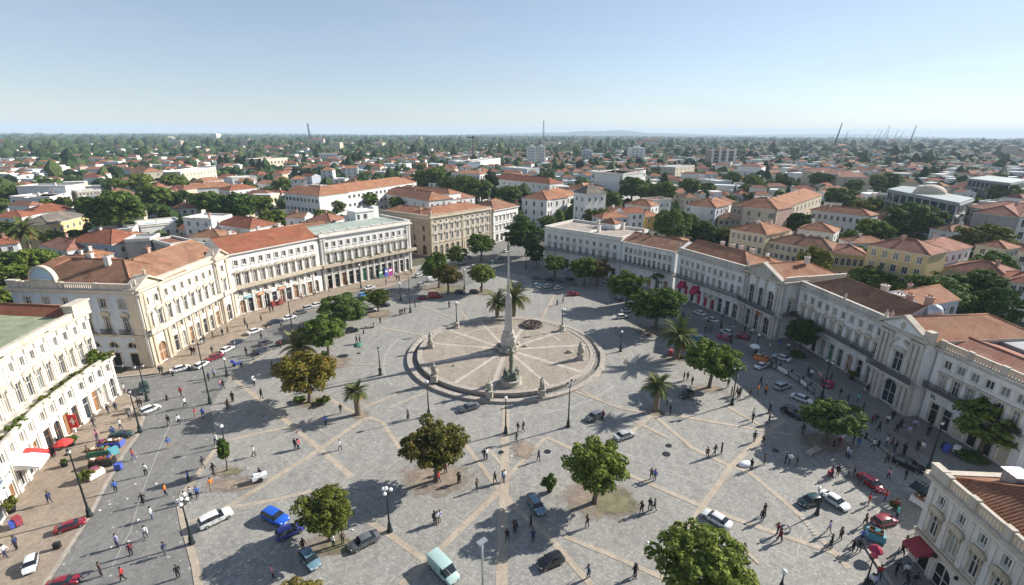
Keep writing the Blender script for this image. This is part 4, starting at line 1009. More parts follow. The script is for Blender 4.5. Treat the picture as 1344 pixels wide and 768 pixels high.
    for t, q, h_, w_ in ((11, -7, 1.9, 1.0), (13.5, -7.5, 1.0, 1.2), (15.8, -7, 1.7, .8), (19.5, -6.5, 2.6, .9)): chimney(r, s.p(t, q), 12.5, h_, w_, 'pink' if t > 15 else 'trimwhite', s.a)
    # portal
    W = [(56.9, 69.7), (57.75, 62.1)]; o = W[0]; r = empty('portal_palace', o)
    tag(r, 'stone portal palace with broken arch window and tan hip roof', 'palace'); land('the stone portal', 56.5, 65.5)
    s = Seg(*L_(W, o)); mb = MB()
    facade(r, mb, s, 0, 11.4, [dict(k='archdoor', z=.15, h=3.9, w=2.2, n=1, p='glassblue', name='door', trim='stonegrey'), dict(k='segm', z=5.6, h=3.0, w=1.6, n=1, p='glass', trim='stonegrey')])
    tt = [.5, 1.3, 2.1, s.L-2.1, s.L-1.3, s.L-.5]
    pilasters(mb, s, tt, 5.4, 11.3, .5, .34, 1); pilasters(mb, s, tt, 0, 4.7, .6, .38, 1); rusticate(mb, s, .1, 4.7, .55, 1, [(0.01, 2.4), (s.L-2.4, s.L-.01)])
    n_ = 10        # broken arch over the middle window
    for i in range(n_):
        if i in (4, 5): continue
        t0, t1 = math.pi*i/n_, math.pi*(i+1)/n_; A = [(s.L/2+k*math.cos(t), 8.9+k*math.sin(t)) for t in (t0, t1) for k in (1.55, 1.95)]
        P = [s.p(a, o_, z) for o_ in (.42, -.01) for a, z in (A[0], A[1], A[3], A[2])]; mb.add(P, [(3, 2, 1, 0), (0, 1, 5, 4), (1, 2, 6, 5), (2, 3, 7, 6), (3, 0, 4, 7)], 1)
    for t in (0, s.L):
        a, b = s.p(t)[:2], s.p(t, -2.6)[:2]; wallgrid(mb, Seg(a, b) if t else Seg(b, a), 0, 11.4, [])
    bk = [s.p(s.L, -17)[:2], s.p(0, -17)[:2]]
    for a, b in ((s.p(s.L, -2.6)[:2], bk[0]), (bk[0], bk[1]), (bk[1], s.p(0, -2.6)[:2])): wallgrid(mb, Seg(a, b), 0, 11.4, [])
    mb.build('wall', [M['wallgrey'], M['stonegrey']], r)
    ends = [Seg(s.p(s.L)[:2], s.p(s.L, -17)[:2])]
    c = MB(); cornice(c, [s], 11.4, .75, .7); cornice(c, ends, 11.4, .5, .7); c.build('cornice', M['trim'], r)
    pd = MB(); pediment(pd, s, .1, s.L-.1, -.2, .6, 12.1, 2.0, 0, 1, .35); urn(r, s, .3, .1, 12.5, 1.0); pd.ball(s.p(s.L/2, .45, 12.8), .5, 0, 10, 6, (.9, .5, 1)); s.box(pd, s.L-.5, s.L+.5, -.5, .5, 12.11, 13.4); pd.build('pediment', [M['trim'], M['wallgrey']], r)
    bal = MB(); s.box(bal, -.2, s.L+.2, -.05, 1.3, 4.85, 5.2); b_ = bal.build('balcony', M['stonegrey'], r); ra = MB(); railing(ra, [s], 5.202, 1.0, 1.25, .18)
    ra.build('railing', M['iron'], b_)
    rf = MB(); q = Seg(s.p(s.L/2, 0)[:2], s.p(s.L/2, -17)[:2]); hiproof(rf, q, .1, q.L, -s.L/2-.4, s.L/2+.4, 12.05, 2.1, False, True, 0, .15); rf.build('roof', [M['roof'], M['wallgrey'], M['roof']], r)
    d = MB(); p = q.p(7.5, -3.2); d.lathe([(1.1, 0), (1.15, .8), (1.12, 1.3), (.95, 1.8), (.6, 2.15), (.25, 2.3), (.02, 2.33)], 20, (p[0], p[1], 12.3), 0); d.build('water_tank', M['metal'], r)
    # right wing
    W = [(59.3, 62.0), (60.9, 49.6)]; o = W[0]; r = empty('palace_wing', o)
    tag(r, 'white wing with balustrade and low pink roof at the right edge', 'palace'); land('the pink roofed wing', 58.5, 55)
    s = Seg(*L_(W, o)); mb = MB(); n = 6
    facade(r, mb, s, 0, 10.6, [dict(k=['shop', 'shop', 'archdoor', 'shop'], z=.15, h=3.1, w=1.25, n=n, p=['darkopen', 'glass', 'cloth_beige'], name='door', trim='trim'), dict(k='flat', z=5.5, h=2.1, w=.95, n=n, p=['shutter', 'glass']), dict(k='small', z=8.6, h=1.2, w=1.1, n=n, trim='trimwhite', p='shutter')])
    en = Seg(s.p(s.L)[:2], s.p(s.L, -14)[:2]); wallgrid(mb, en, 0, 10.6, [])
    for a, b in ((s.p(s.L, -14)[:2], s.p(0, -14)[:2]), (s.p(0, -14)[:2], s.p(0)[:2])): wallgrid(mb, Seg(a, b), 0, 10.6, [])
    mb.build('wall', [M['wallgrey']], r); c = MB(); cornice(c, [s, en], 10.6, .6, .6, 0, 0); c.build('cornice', M['stonegrey'], r)
    b = MB(); balustrade(b, [s], 11.202, 1.05, .2, .36); b.build('balustrade', M['trim'], r)
    bal = MB(); s.box(bal, 0, s.L, -.05, 1.0, 5.0, 5.2); b_ = bal.build('balcony', M['stonegrey'], r); ra = MB(); railing(ra, [s], 5.202, 1.0, .98, .18); ra.build('railing', M['iron'], b_)
    rf = MB(); hiproof(rf, s, -.3, s.L, -9, -.2, 11.2, 1.1, False, False, 0, 0); s.box(rf, 0, s.L, -13.8, -9.2, 11.2, 11.7, 1); rf.build('roof', [M['roofpink'], M['greyroof'], M['roofpink']], r)
    for t in (8, 10): chimney(r, s.p(t, -8), 11.6, 1.0, .7, 'pink')
    cu = bpy.data.curves.new('lettering', 'FONT'); cu.body = 'BL'; cu.size = .85; cu.extrude = .02; cu.materials.append(M['iron'])
    tm = put('tmp', cu); dg = bpy.context.evaluated_depsgraph_get(); me = bpy.data.meshes.new_from_object(tm.evaluated_get(dg)); bpy.data.objects.remove(tm); t = put('lettering', me, r, s.p(.75, .03, 3.75)); t.rotation_euler = (R(90), 0, s.a)
    # corner house bottom right
    W = [(38.75, 37.4), (37.9, 23.5)]; o = W[0]; r = empty('corner_house', o)
    tag(r, 'cream house with balustrade, tiled roof and red awning at the lower right corner', 'house'); land('the red shop awning', 38, 34)
    s = Seg(*L_(W, o)); mb = MB(); n = 6
    facade(r, mb, s, 0, 9.0, [dict(k=['shop', 'archdoor', 'archwin', 'archdoor'], z=.12, h=2.6, w=[1.3, 1.9, 1.0, 1.5], n=n, i0=.5, i1=.5, p=['darkopen', 'darkopen', 'cloth_yellow'], name='door', trim='trimwhite'), dict(k='segm', z=4.0, h=2.15, w=.9, n=n, i0=.5, i1=.5, trim='stonetan'), dict(k='small', z=7.3, h=1.0, w=.75, n=n, i0=.5, i1=.5, trim='trimwhite', p='glass2')], 0, 0)
    pilasters(mb, s, [.5+(s.L-1)*k/n for k in range(n+1)], 3.75, 8.95, .3, .09, 0, 0, False)
    s.box(mb, 0, s.L, -.02, .3, 3.3, 3.6, 1)
    nl = Seg(s.p(0, -9.5)[:2], s.p(0)[:2]); facade(r, mb, nl, 0, 9.0, [dict(k='small', z=z, h=1.3, w=.9, n=3, trim='trimwhite') for z in (1, 4.3, 7.2)])
    for a, b in ((s.p(s.L)[:2], s.p(s.L, -20)[:2]), (s.p(s.L, -20)[:2], s.p(0, -20)[:2]), (s.p(0, -20)[:2], s.p(0, -9.5)[:2])): wallgrid(mb, Seg(a, b), 0, 9.0, [])
    mb.build('wall', [M['trimwhite'], M['stonetan']], r)
    c = MB(); cornice(c, [s, nl], 9.0, .6, .55); c.build('cornice', M['trim'], r)
    b = MB(); balustrade(b, [Seg(s.p(1.2)[:2], s.p(s.L)[:2])], 9.552, 1.0, .25, .3, 0, 3.2); parapet(b, [Seg(s.p(-.1)[:2], s.p(1.2)[:2])], 9.552, 1.15, .5, 0, .3); b.build('balustrade', M['trim'], r)
    rf = MB(); hiproof(rf, s, .3, s.L, -7.5, -.3, 9.6, 1.9, True, False, 0, .02); rf.build('roof', [M['roofbig'], M['trimwhite'], M['roof']], r)
    f = MB(); s.box(f, -.02, s.L, -20, -7.6, 9.0, 9.7, 0); f.build('flat_roof', M['greyroof'], r)
    f = MB(); s.box(f, 1.2, 2.5, -5.8, -4.5, 9.7, 11.3); s.box(f, 1.05, 2.65, -5.95, -4.35, 10.9+.402, 11.42, 1); f.build('skylight', [M['concrete'], M['metal']], r)
    awning(r, s, 1.7, 3.2, 1.9, 1.5, .7, M['cloth_red'])
    lm = MB()
    for t in (3.0, 5.3, 7.6): lm.lathe([(.05, 0), (.16, .1), (.13, .35), (.03, .45)], 8, s.p(t, .35, 2.85), 0); s.box(lm, t-.02, t+.02, 0, .35, 3.2, 3.24)
    lm.build('wall_lantern', M['iron'], r)
M['roofbig'] = roofmat('corner_house_tiles', (.34, .16, .095), (.22, .105, .065), (.38, .22, .14), .3)
# ------------------------------------------------------------------ vegetation
rg = np.random.default_rng(11)
def leafmesh(name, cen, nor, size, mats, mi=None, blobs=None, aspect=1.5, bend=.0):
    """many leaf-sized quads at points cen facing nor"""
    n = len(cen)
    r = rg.normal(size=(n, 3)); a = np.cross(nor, r); a /= np.linalg.norm(a, axis=1)[:, None]+1e-9; b = np.cross(nor, a)
    s = size[:, None]
    v = np.stack([cen-a*s*.5*aspect, cen-b*s*.42+nor*s*.12, cen+a*s*.5*aspect, cen+b*s*.42+nor*s*.12], 1).reshape(-1, 3)
    f = np.arange(n*4).reshape(n, 4)
    bv, bf = [], []
    off = n*4
    if blobs is not None:
        for c, rad in blobs:
            P, T = ICO
            d = P*(1+rg.uniform(-.12, .12, (len(P), 1)))
            bv.append(c+d*rad); bf.append(T+off); off += len(P)
    V = np.concatenate([v]+bv) if bv else v
    me = bpy.data.meshes.new(name)
    nt = sum(len(t) for t in bf)
    me.vertices.add(len(V)); me.vertices.foreach_set('co', V.astype(np.float32).ravel())
    loops = np.concatenate([f.ravel()]+[t.ravel() for t in bf]) if bf else f.ravel()
    tot = np.concatenate([np.full(n, 4), np.full(nt, 3)]).astype(np.int32); st = np.concatenate([[0], np.cumsum(tot)[:-1]]).astype(np.int32)
    me.loops.add(len(loops)); me.loops.foreach_set('vertex_index', loops.astype(np.int32))
    me.polygons.add(n+nt); me.polygons.foreach_set('loop_start', st); me.polygons.foreach_set('loop_total', tot)
    if mi is not None: me.polygons.foreach_set('material_index', np.concatenate([mi, np.zeros(nt)]).astype(np.int32))
    for m in mats: me.materials.append(m)
    me.update(calc_edges=True); me.validate()
    return me
def _ico(k=1):
    import bmesh
    bm = bmesh.new(); bmesh.ops.create_icosphere(bm, subdivisions=k, radius=1)
    P = np.array([v.co[:] for v in bm.verts]); T = np.array([[v.index for v in f.verts] for f in bm.faces]); bm.free(); return P, T
ICO = _ico(1); ICO2 = _ico(2)
def crown(name, mat, nclump=46, per=110, leaf=.115, shape='round', seed=1, flat=.9, rads=(.17, .30), sp=.52, core=.62):
    """unit crown (radius 1, z 0..2*flat): clumps of leaves spread through the volume with gaps between"""
    rr = np.random.default_rng(seed); cl = []
    lob = rr.normal(size=(9, 3)); lob /= np.linalg.norm(lob, axis=1)[:, None]; lob[:, 2] = np.abs(lob[:, 2])*.8
    tries = 0
    while len(cl) < nclump and tries < 4000:
        tries += 1
        d = rr.normal(size=3); d /= np.linalg.norm(d)
        k = rr.uniform(.32, .93)**.62
        p = d*k*(.74+.34*max(0, float((lob@d).max()))**3)
        if shape == 'round' and p[2] < -.55: continue
        if shape == 'umbrella' and p[2] < -.25: continue
        if shape == 'cone':
            z = rr.uniform(-.95, .9); w = .8*(1-(z+1)/2)**.75+.06; t = rr.uniform(0, 6.28); q = rr.uniform(.3, 1)
            p = np.array([math.cos(t)*w*q, math.sin(t)*w*q, z])
        if shape == 'column':
            z = rr.uniform(-.95, .92); w = .75*min(1, (1-z)*1.1+.12)*(.85 if z < -.7 else 1); t = rr.uniform(0, 6.28); q = rr.uniform(.2, 1)
            p = np.array([math.cos(t)*w*q, math.sin(t)*w*q, z])
        rad = rr.uniform(*rads)
        if any(np.linalg.norm(p-c) < (rad+r_)*sp for c, r_ in cl): continue
        cl.append((p, rad))
    C_, N_, S_ = [], [], []
    for p, rad in cl:
        n = int(per*(rad/.23)**2)
        d = rr.normal(size=(n, 3)); d /= np.linalg.norm(d, axis=1)[:, None]
        d[:, 2] = np.where(d[:, 2] < -.45, -d[:, 2], d[:, 2])
        k = rr.uniform(.72, 1.1, (n, 1))
        pt = p+d*rad*k*np.array([1.12, 1.12, .85])
        nn = d+rr.normal(size=(n, 3))*.42+np.array([0, 0, .25]); nn /= np.linalg.norm(nn, axis=1)[:, None]
        C_.append(pt); N_.append(nn); S_.append(rr.uniform(.7, 1.35, n)*leaf)
    blobs = [(p, rad*core*np.array([1, 1, .8])) for p, rad in cl]  # solid core in each clump, added inside the leaves to stop light passing
    c = np.concatenate(C_); c[:, 2] = (c[:, 2]+1)*flat; b2 = [(np.array([p[0], p[1], (p[2]+1)*flat]), r_) for p, r_ in blobs]
    me = leafmesh(name, c, np.concatenate(N_), np.concatenate(S_), [M[mat]], None, b2)
    return me
def trunkmesh(h, r, limbs=4, top=1.2, seed=0, mat='bark'):
    rr = random.Random(seed); mb = MB()
    mb.tube([(0, 0, -.1), (0, 0, .25), (.04*h, .02*h, h*.5), (.02*h, -.02*h, h)], [r*1.5, r*1.05, r*.85, r*.7], 8)
    for i in range(limbs):
        t = 2*math.pi*i/limbs+rr.uniform(-.4, .4); z0 = h*rr.uniform(.7, .95); L = top*rr.uniform(.8, 1.2)
        mb.tube([(0, 0, z0), (math.cos(t)*L*.4, math.sin(t)*L*.4, z0+L*.45), (math.cos(t)*L*.85, math.sin(t)*L*.85, z0+L*.95)], [r*.5, r*.36, r*.14], 6)
    return mb.mesh('trunk', M[mat])
CR = {}
def get_crown(kind, mat, lod=0, var=0):
    k = (kind, mat, lod, var)
    if k not in CR:
        if lod == 0: CR[k] = crown('crown', mat, 92, 165, .074, kind, 31+var*7+len(mat), .9, (.09, .22), .6, .34)
        elif lod == 1: CR[k] = crown('crown', mat, 66, 90, .115, kind, 5+var*3+len(mat), .9, (.12, .26), .54, .48)
        else: CR[k] = crown('crown', mat, 36, 34, .2, kind, 9+var*5+len(mat), .9, (.16, .3), .54)
    return CR[k]
TK = {}
def get_trunk(h, r, limbs, top, seed):
    k = (round(h*2)/2, round(r*10)/10, limbs, round(top), seed % 3)
    if k not in TK: TK[k] = trunkmesh(max(.5, k[0]), max(.06, k[1]), limbs, max(.6, k[3]), k[4])
    return TK[k]
def tree(x, y, a, zc, b, mat='leaf', kind='round', lod=0, var=0, name='broadleaf_tree', rz=None, a2=None):
    """tree at x,y; crown half-width a, centre height zc, half-height b"""
    r = empty(name, (x, y, 0)); z0 = zc-b
    put('trunk', get_trunk(max(.6, z0+b*.55), max(.1, a*.075), 5 if lod == 0 else 3, a*.6, var), r)
    put('crown', get_crown(kind, mat, lod, var), r, (0, 0, z0), rnd.uniform(0, 6.28) if rz is None else rz, (a, a2 or a, b/.9))
    return r
def fit(u, v, u0, u1, vt, vb):
    x, y = at(u, v); cz = proj(x, y, 3)[2]; k = F/cz
    a = (u1-u0)/2/k; de = math.atan2(CAMH-4, math.hypot(x, y))
    hp = (vb-vt)/2/k
    t = (hp*.97)**2-(a*math.sin(de))**2
    b = math.sqrt(t)/math.cos(de) if t > 0 else .5*a
    b = min(max(b, .55*a), 1.5*a)
    zc = hgt(x, y, (vt+vb)/2)
    return x, y, a, max(zc, b*.8), b
def ptree(u, v, u0, u1, vt, vb, mat, desc, kind='round', var=0, lod=0, cat='tree', name='broadleaf_tree'):
    x, y, a, zc, b = fit(u, v, u0, u1, vt, vb)
    xc = x+((u0+u1)/2-u)/(F/proj(x, y, zc)[2])
    r = tree(x, y, a*1.04, zc, b, mat, kind, lod, var, name)
    r.children  # crown may lean off the trunk
    for c in r.children:
        if c.name.startswith('crown'): c.location.x = (xc-x)*.7
    auto(r, desc, cat, x, y, 'plaza', 'trees on the square'); return r
def frondmesh(name, n=34, L=1.0, droop=.55, dry=10, seed=2, w=.13):
    rr = random.Random(seed); mb = MB()
    for i in range(n+dry):
        d = i >= n
        az = rr.uniform(0, 6.28) if not d else rr.uniform(0, 6.28); el = rr.uniform(-.25, 1.25) if not d else rr.uniform(-1.1, -.45)
        LL = L*rr.uniform(.85, 1.1)*(.72 if d else 1)
        p = Vector((0, 0, 0)); dirv = Vector((math.cos(az)*math.cos(el), math.sin(az)*math.cos(el), math.sin(el)))
        side = Vector((-math.sin(az), math.cos(az), 0)); pts = [p.copy()]; k = 9
        for j in range(k):
            p = p+dirv*LL/k; pts.append(p.copy()); dirv = (dirv+Vector((0, 0, -droop/k*1.6))).normalized()
        for j in range(k):
            up = side.cross((pts[j+1]-pts[j]).normalized()).normalized()
            for s in (-1, 1):
                for q in (0, .5):
                    a = pts[j].lerp(pts[j+1], q); b_ = pts[j].lerp(pts[j+1], q+.42)
                    ww = w*LL*math.sin(math.pi*min(1, (j+q+1.2)/(k+1.2)))**.6*1.25
                    o = side*s*ww+(pts[j+1]-pts[j])*1.3-up*ww*.35
                    mb.poly([a, b_, b_+o*.9, a+o], 1 if d else 0)
    return mb.mesh(name, [M['frond'], M['dryfrond']])
PF = []
def palm(x, y, h, cr, desc=None, tr=.38, sets='plaza', var=0, cat='palm tree', group='palms on the square'):
    if not PF:
        for s in range(3): PF.append(frondmesh('crown', 44, 1.0, .62, 12, s+3))
    r = empty('palm_tree', (x, y, 0)); mb = MB(); n = 14
    prof = []
    for i in range(n+1):
        z = h*i/n; prof.append((tr*(1.25 if i == 0 else 1.0-.12*i/n)*(1.0 if i % 2 else 1.1), z))
    prof += [(tr*1.35, h+.25), (tr*1.15, h+.7), (tr*.4, h+1.0)]
    mb.lathe(prof, 11, (0, 0, -.03)); mb.build('trunk', M['palmbark'], r)
    put('crown', PF[var % 3], r, (0, 0, h+.55), rnd.uniform(0, 6), (cr, cr, cr))
    if desc: auto(r, desc, cat, x, y, sets, group)
    return r
SH = {}
def shrub(x, y, z, r, h, mat, desc, sets='plaza', group=None, pot=False, cat='plant', name='shrub'):
    k = (mat, rnd.randrange(2))
    if k not in SH: SH[k] = crown('foliage', mat, 20, 34, .26, 'round', 60+k[1], .9)
    if pot:
        e = empty('potted_plant', (x, y, z)); mb = MB(); mb.lathe([(.28, 0), (.38, .45), (.42, .5), (.36, .52)], 12); mb.build('pot', M['iron'], e)
        put('foliage', SH[k], e, (0, 0, .4), rnd.uniform(0, 6), (r, r, h/1.8)); o = e
    else:
        o = put(name, SH[k], None, (x, y, z-.05), rnd.uniform(0, 6), (r, r, h/1.8))
    auto(o, desc, cat, x, y, sets, group); return o

def build_plaza_trees():
    T = [(575, 632, 534, 617, 548, 626, 'leafbrown', 'brownish broadleaf tree in the square', 0), (783, 659, 741, 823, 569, 651, 'leaf', 'full green tree on a bare earth patch', 1),
         (437, 712, 397, 471, 641, 709, 'leafyellow', 'yellow green tree beside parked cars', 2), (408, 531, 373, 447, 459, 526, 'leafautumn', 'autumn tinted tree in the square', 1),
         (432, 474, 399, 458, 414, 464, 'leaf', 'round green tree near the road', 0), (452, 428, 422, 486, 385, 431, 'leafdark', 'dark green tree near the road', 1),
         (497, 411, 480, 515, 380, 406, 'leafyellow', 'small olive green tree', 2), (576, 379, 553, 590, 328, 375, 'leaf', 'spreading green tree at the street mouth', 2), (588, 387, 572, 606, 345, 381, 'leafbrown', 'brownish tree at the street mouth', 0),
         (602, 350, 585, 612, 322, 350, 'leafdark', 'small dark tree at the street mouth', 0), (632, 384, 616, 651, 344, 377, 'leaf', 'small round tree at the street mouth', 1), (631, 344, 611, 648, 303, 339, 'leaf', 'round tree at the street mouth', 2),
         (690, 336, 661, 712, 287, 335, 'leafdark', 'big dark tree at the street corner', 0), (703, 352, 690, 713, 317, 349, 'leafdark', 'narrow dark tree at the street corner', 1),
         (932, 506, 899, 972, 442, 499, 'leaf', 'round green tree by the palms', 1), (860, 431, 827, 898, 370, 425, 'leaf', 'wide green tree on a tan earth patch', 2), (821, 402, 797, 846, 352, 394, 'leaf', 'green tree beside the wide one', 0),
         (766, 374, 745, 783, 334, 370, 'leaf', 'green street tree before the pale palace', 1), (783, 374, 768, 801, 336, 370, 'leafbrown', 'olive street tree before the pale palace', 0), (727, 367, 712, 743, 331, 359, 'leaf', 'small green street tree before the pale palace', 2),
         (871, 377, 853, 887, 348, 376, 'leafdark', 'dark tree against the white facade', 0), (1048, 461, 1028, 1069, 412, 454, 'leafdark', 'dark tree against the shaded wing', 1), (1085, 575, 1055, 1126, 517, 573, 'leafdark', 'dark spreading tree in the palace shade', 0),
         (1287, 590, 1252, 1335, 512, 586, 'leaf', 'large tree in front of the right wing', 2)]
    for u, v, u0, u1, vt, vb, mt, d, var in T: ptree(u, v, u0, u1, vt, vb, mt, d, 'round', var, 0)
    x, y = at(922, 800); r = tree(x, y, 4.15, 4.7, 3.3, 'leaf', 'round', 0, 0); auto(r, 'large green tree cut by the lower edge', 'tree', x, y, 'plaza', 'trees on the square')
    x, y = at(403, 838); r = tree(x, y, 2.5, 2.9, 1.8, 'leafautumn', 'round', 0, 2); auto(r, 'olive tree cut by the lower edge', 'tree', x, y, 'plaza', 'trees on the square')
    x, y = at(301, 622); r = tree(x, y, .85, 3.2, 1.35, 'leaf', 'column', 1, 0, 'sapling'); auto(r, 'young sapling on a grass patch', 'tree', x, y)
    for i, (u, v, vc, w, d) in enumerate(((472, 546, 513, 31, 'short palm'), (653, 421.5, 393, 32, 'palm behind the platform'), (675, 417, 387, 41, 'tall palm behind the obelisk'), (862, 537, 501, 38, 'palm with a stone base'), (889, 468, 434, 50, 'large palm with dry fronds'), (393, 476, 455, 44, 'palm behind the autumn tinted tree'))):
        x, y = at(u, v); h = hgt(x, y, vc+4); k = F/proj(x, y, h)[2]
        palm(x, y, max(h-.6, 1.5), w/2/k*1.12, d, .45 if i != 4 else .5, 'plaza', i)
    for u, v, r_, h, mt, d, pot in ((428, 533, .75, 1.3, 'leafyellow', 'clipped pale green topiary bush', 0), (422, 531, .6, .7, 'leafyellow', 'low pale bush beside the topiary', 0), (396, 530, 1.0, .8, 'leafdark', 'flat dark bush under the autumn tree', 0), (724, 645, .9, 1.7, 'leafdark', 'dark plant in a black tub', 1), (97, 592, .85, .9, 'leafdark', 'dark round bush on a stem', 1), (88, 619, .35, .7, 'leafdark', 'small potted shrub', 1), (119, 637, .75, 1.5, 'leafyellow', 'light green conical shrub', 0), (1046, 464, 1.5, .9, 'leafdark', 'dark low hedge by the wall', 0), (1276, 597, 1.6, .9, 'leafdark', 'low green hedge under the large tree', 0), (895, 468, .6, .6, 'leafyellow', 'yellow green tuft at the palm foot', 0), (786, 482, .3, .5, 'leaf', 'small green tuft on the platform rim', 0), (429, 470, .9, 1, 'leafdark', 'dark bush at the tree foot', 0), (1118, 494, .7, 1.3, 'leafyellow', 'green plant beside the shop door', 1), (1176, 664, .5, 1.2, 'leaf', 'green plant by the red car', 0), (20, 680, .7, 1.5, 'leafyellow', 'green plant by the shop front', 1)):
        x, y = at(u, v); shrub(x, y, .1, r_, h, mt, d, 'plaza', None, pot)

# ------------------------------------------------------------------ people
POSES = {}
def make_pose(kind):
    """one continuous skinned body; local +y is the way it faces"""
    J = {'pel': (0, 0, .95), 'che': (0, .02, 1.25), 'nek': (0, .02, 1.47), 'hea': (0, .04, 1.6), 'top': (0, .05, 1.72)}
    w = {'walk': .2, 'walk2': -.17, 'stand': .03, 'sit': 0, 'carry': .12}[kind]
    for s, n in ((-1, 'l'), (1, 'r')):
        k = w*s
        J['hip'+n] = (.09*s, 0, .9); J['kne'+n] = (.1*s, k*.55+.05, .5); J['ank'+n] = (.1*s, k-.02-(abs(w)*.25 if k < 0 else 0), .09 if k >= 0 or abs(w) < .1 else .14); J['toe'+n] = (.11*s, k+.15-(abs(w)*.25 if k < 0 else 0), .04)
        J['sho'+n] = (.18*s, .02, 1.42); J['elb'+n] = (.25*s, -k*.45-.03, 1.15); J['wri'+n] = (.26*s, -k*.9+.06, .92); J['han'+n] = (.26*s, -k+.1, .80); J['thu'+n] = (.235*s, -k*.9+.14, .87)
        if kind == 'carry' and s == 1: J['elbr'] = (.26, .02, 1.15); J['wrir'] = (.18, .24, 1.18); J['hanr'] = (.12, .3, 1.24); J['thur'] = (.1, .25, 1.22)
    E_ = [('pel', 'che'), ('che', 'nek'), ('nek', 'hea'), ('hea', 'top')]
    for n in 'lr': E_ += [('pel', 'hip'+n), ('hip'+n, 'kne'+n), ('kne'+n, 'ank'+n), ('ank'+n, 'toe'+n), ('che', 'sho'+n), ('sho'+n, 'elb'+n), ('elb'+n, 'wri'+n), ('wri'+n, 'han'+n), ('wri'+n, 'thu'+n)]
    rad = dict(pel=.15, che=.165, nek=.06, hea=.1, top=.075, hip=.105, kne=.07, ank=.05, toe=.045, sho=.075, elb=.052, wri=.04, han=.035, thu=.018)
    names = list(J); me = bpy.data.meshes.new('person'); me.from_pydata([J[n] for n in names], [(names.index(a), names.index(b)) for a, b in E_], [])
    o = bpy.data.objects.new('tmp', me); C.objects.link(o)
    md = o.modifiers.new('s', 'SKIN'); sv = me.skin_vertices[0].data
    for i, n in enumerate(names):
        q = rad[n[:3]]; sv[i].radius = (q, q*.78 if n in ('pel', 'che') else q)
        sv[i].use_root = (n == 'pel')
    o.modifiers.new('u', 'SUBSURF').levels = 1
    dg = bpy.context.evaluated_depsgraph_get(); dg.update()
    m2 = bpy.data.meshes.new_from_object(o.evaluated_get(dg)); m2.name = 'person'
    bpy.data.objects.remove(o)
    for x in ('shirt', 'trouser', 'skin', 'shoe'): m2.materials.append(M[x])
    hz = [Vector(J['hanl']), Vector(J['hanr'])]
    for p in m2.polygons:
        c = p.center; p.use_smooth = True
        near = min((c-h).length for h in hz)
        if c.z > 1.475 or (near < .1 and abs(c.x) > .1): p.material_index = 2
        elif c.z < .085: p.material_index = 3
        elif c.z < .96 and abs(c.x) < .225: p.material_index = 1
    hb = MB(); hb.ball((0, .015, 1.645), .118, 0, 10, 7, (.95, 1.05, .98))
    ht = hb.mesh('hair', M['hair'])
    POSES[kind] = (m2, ht)
SHIRT = dict(k=('black top', (.012, .012, .014)), n=('navy top', (.02, .03, .09)), w=('white top', (.72, .72, .70)), r=('red top', (.45, .03, .03)), m=('maroon top', (.17, .02, .035)), b=('blue top', (.05, .13, .45)), l=('lilac top', (.45, .4, .62)), o=('orange top', (.75, .2, .03)),
             g=('grey top', (.2, .2, .21)), t=('turquoise top', (.1, .5, .5)), p=('pink top', (.7, .3, .35)), d=('brown top', (.11, .06, .04)))
TROU = [('black', (.012, .012, .013)), ('dark blue', (.02, .03, .07)), ('blue', (.07, .11, .24)), ('beige', (.33, .26, .18)), ('grey', (.1, .1, .105))]
def build_people():
    for k in ('walk', 'walk2', 'stand', 'carry'): make_pose(k)
    k = 0
    for u, v, c in PEOPLE:
        x, y = at(u, v); k += 1
        pose = rnd.choice(['walk', 'walk2', 'walk', 'stand', 'stand', 'carry'])
        ti = rnd.choice([0, 0, 1, 1, 2, 4, 3]) if c in 'wlbptor' else rnd.choice([0, 0, 1, 4])
        z = .12 if onwalk(x, y) else .0
        s = rnd.uniform(.90, .99)
        o = put('person', POSES[pose][0], None, (x, y, z+.005), rnd.uniform(0, 6.28), s)
        o.color = (*SHIRT[c][1], 1); o['trousers'] = (*TROU[ti][1], 1.0)
        put('hair', POSES[pose][1], o)
        verb = {'walk': 'walking', 'walk2': 'walking', 'stand': 'standing', 'carry': 'arm bent'}[pose]
        auto(o, 'person in %s, %s' % (SHIRT[c][0], verb), 'person', x, y, 'plaza', 'people on the square')
WALKS = []
def inside(x, y, P):
    r = False; n = len(P)
    for i in range(n):
        a, b = P[i], P[(i+1) % n]
        if (a[1] > y) != (b[1] > y) and x < (b[0]-a[0])*(y-a[1])/(b[1]-a[1])+a[0]: r = not r
    return r
def onwalk(x, y): return any(inside(x, y, w) for w in WALKS)

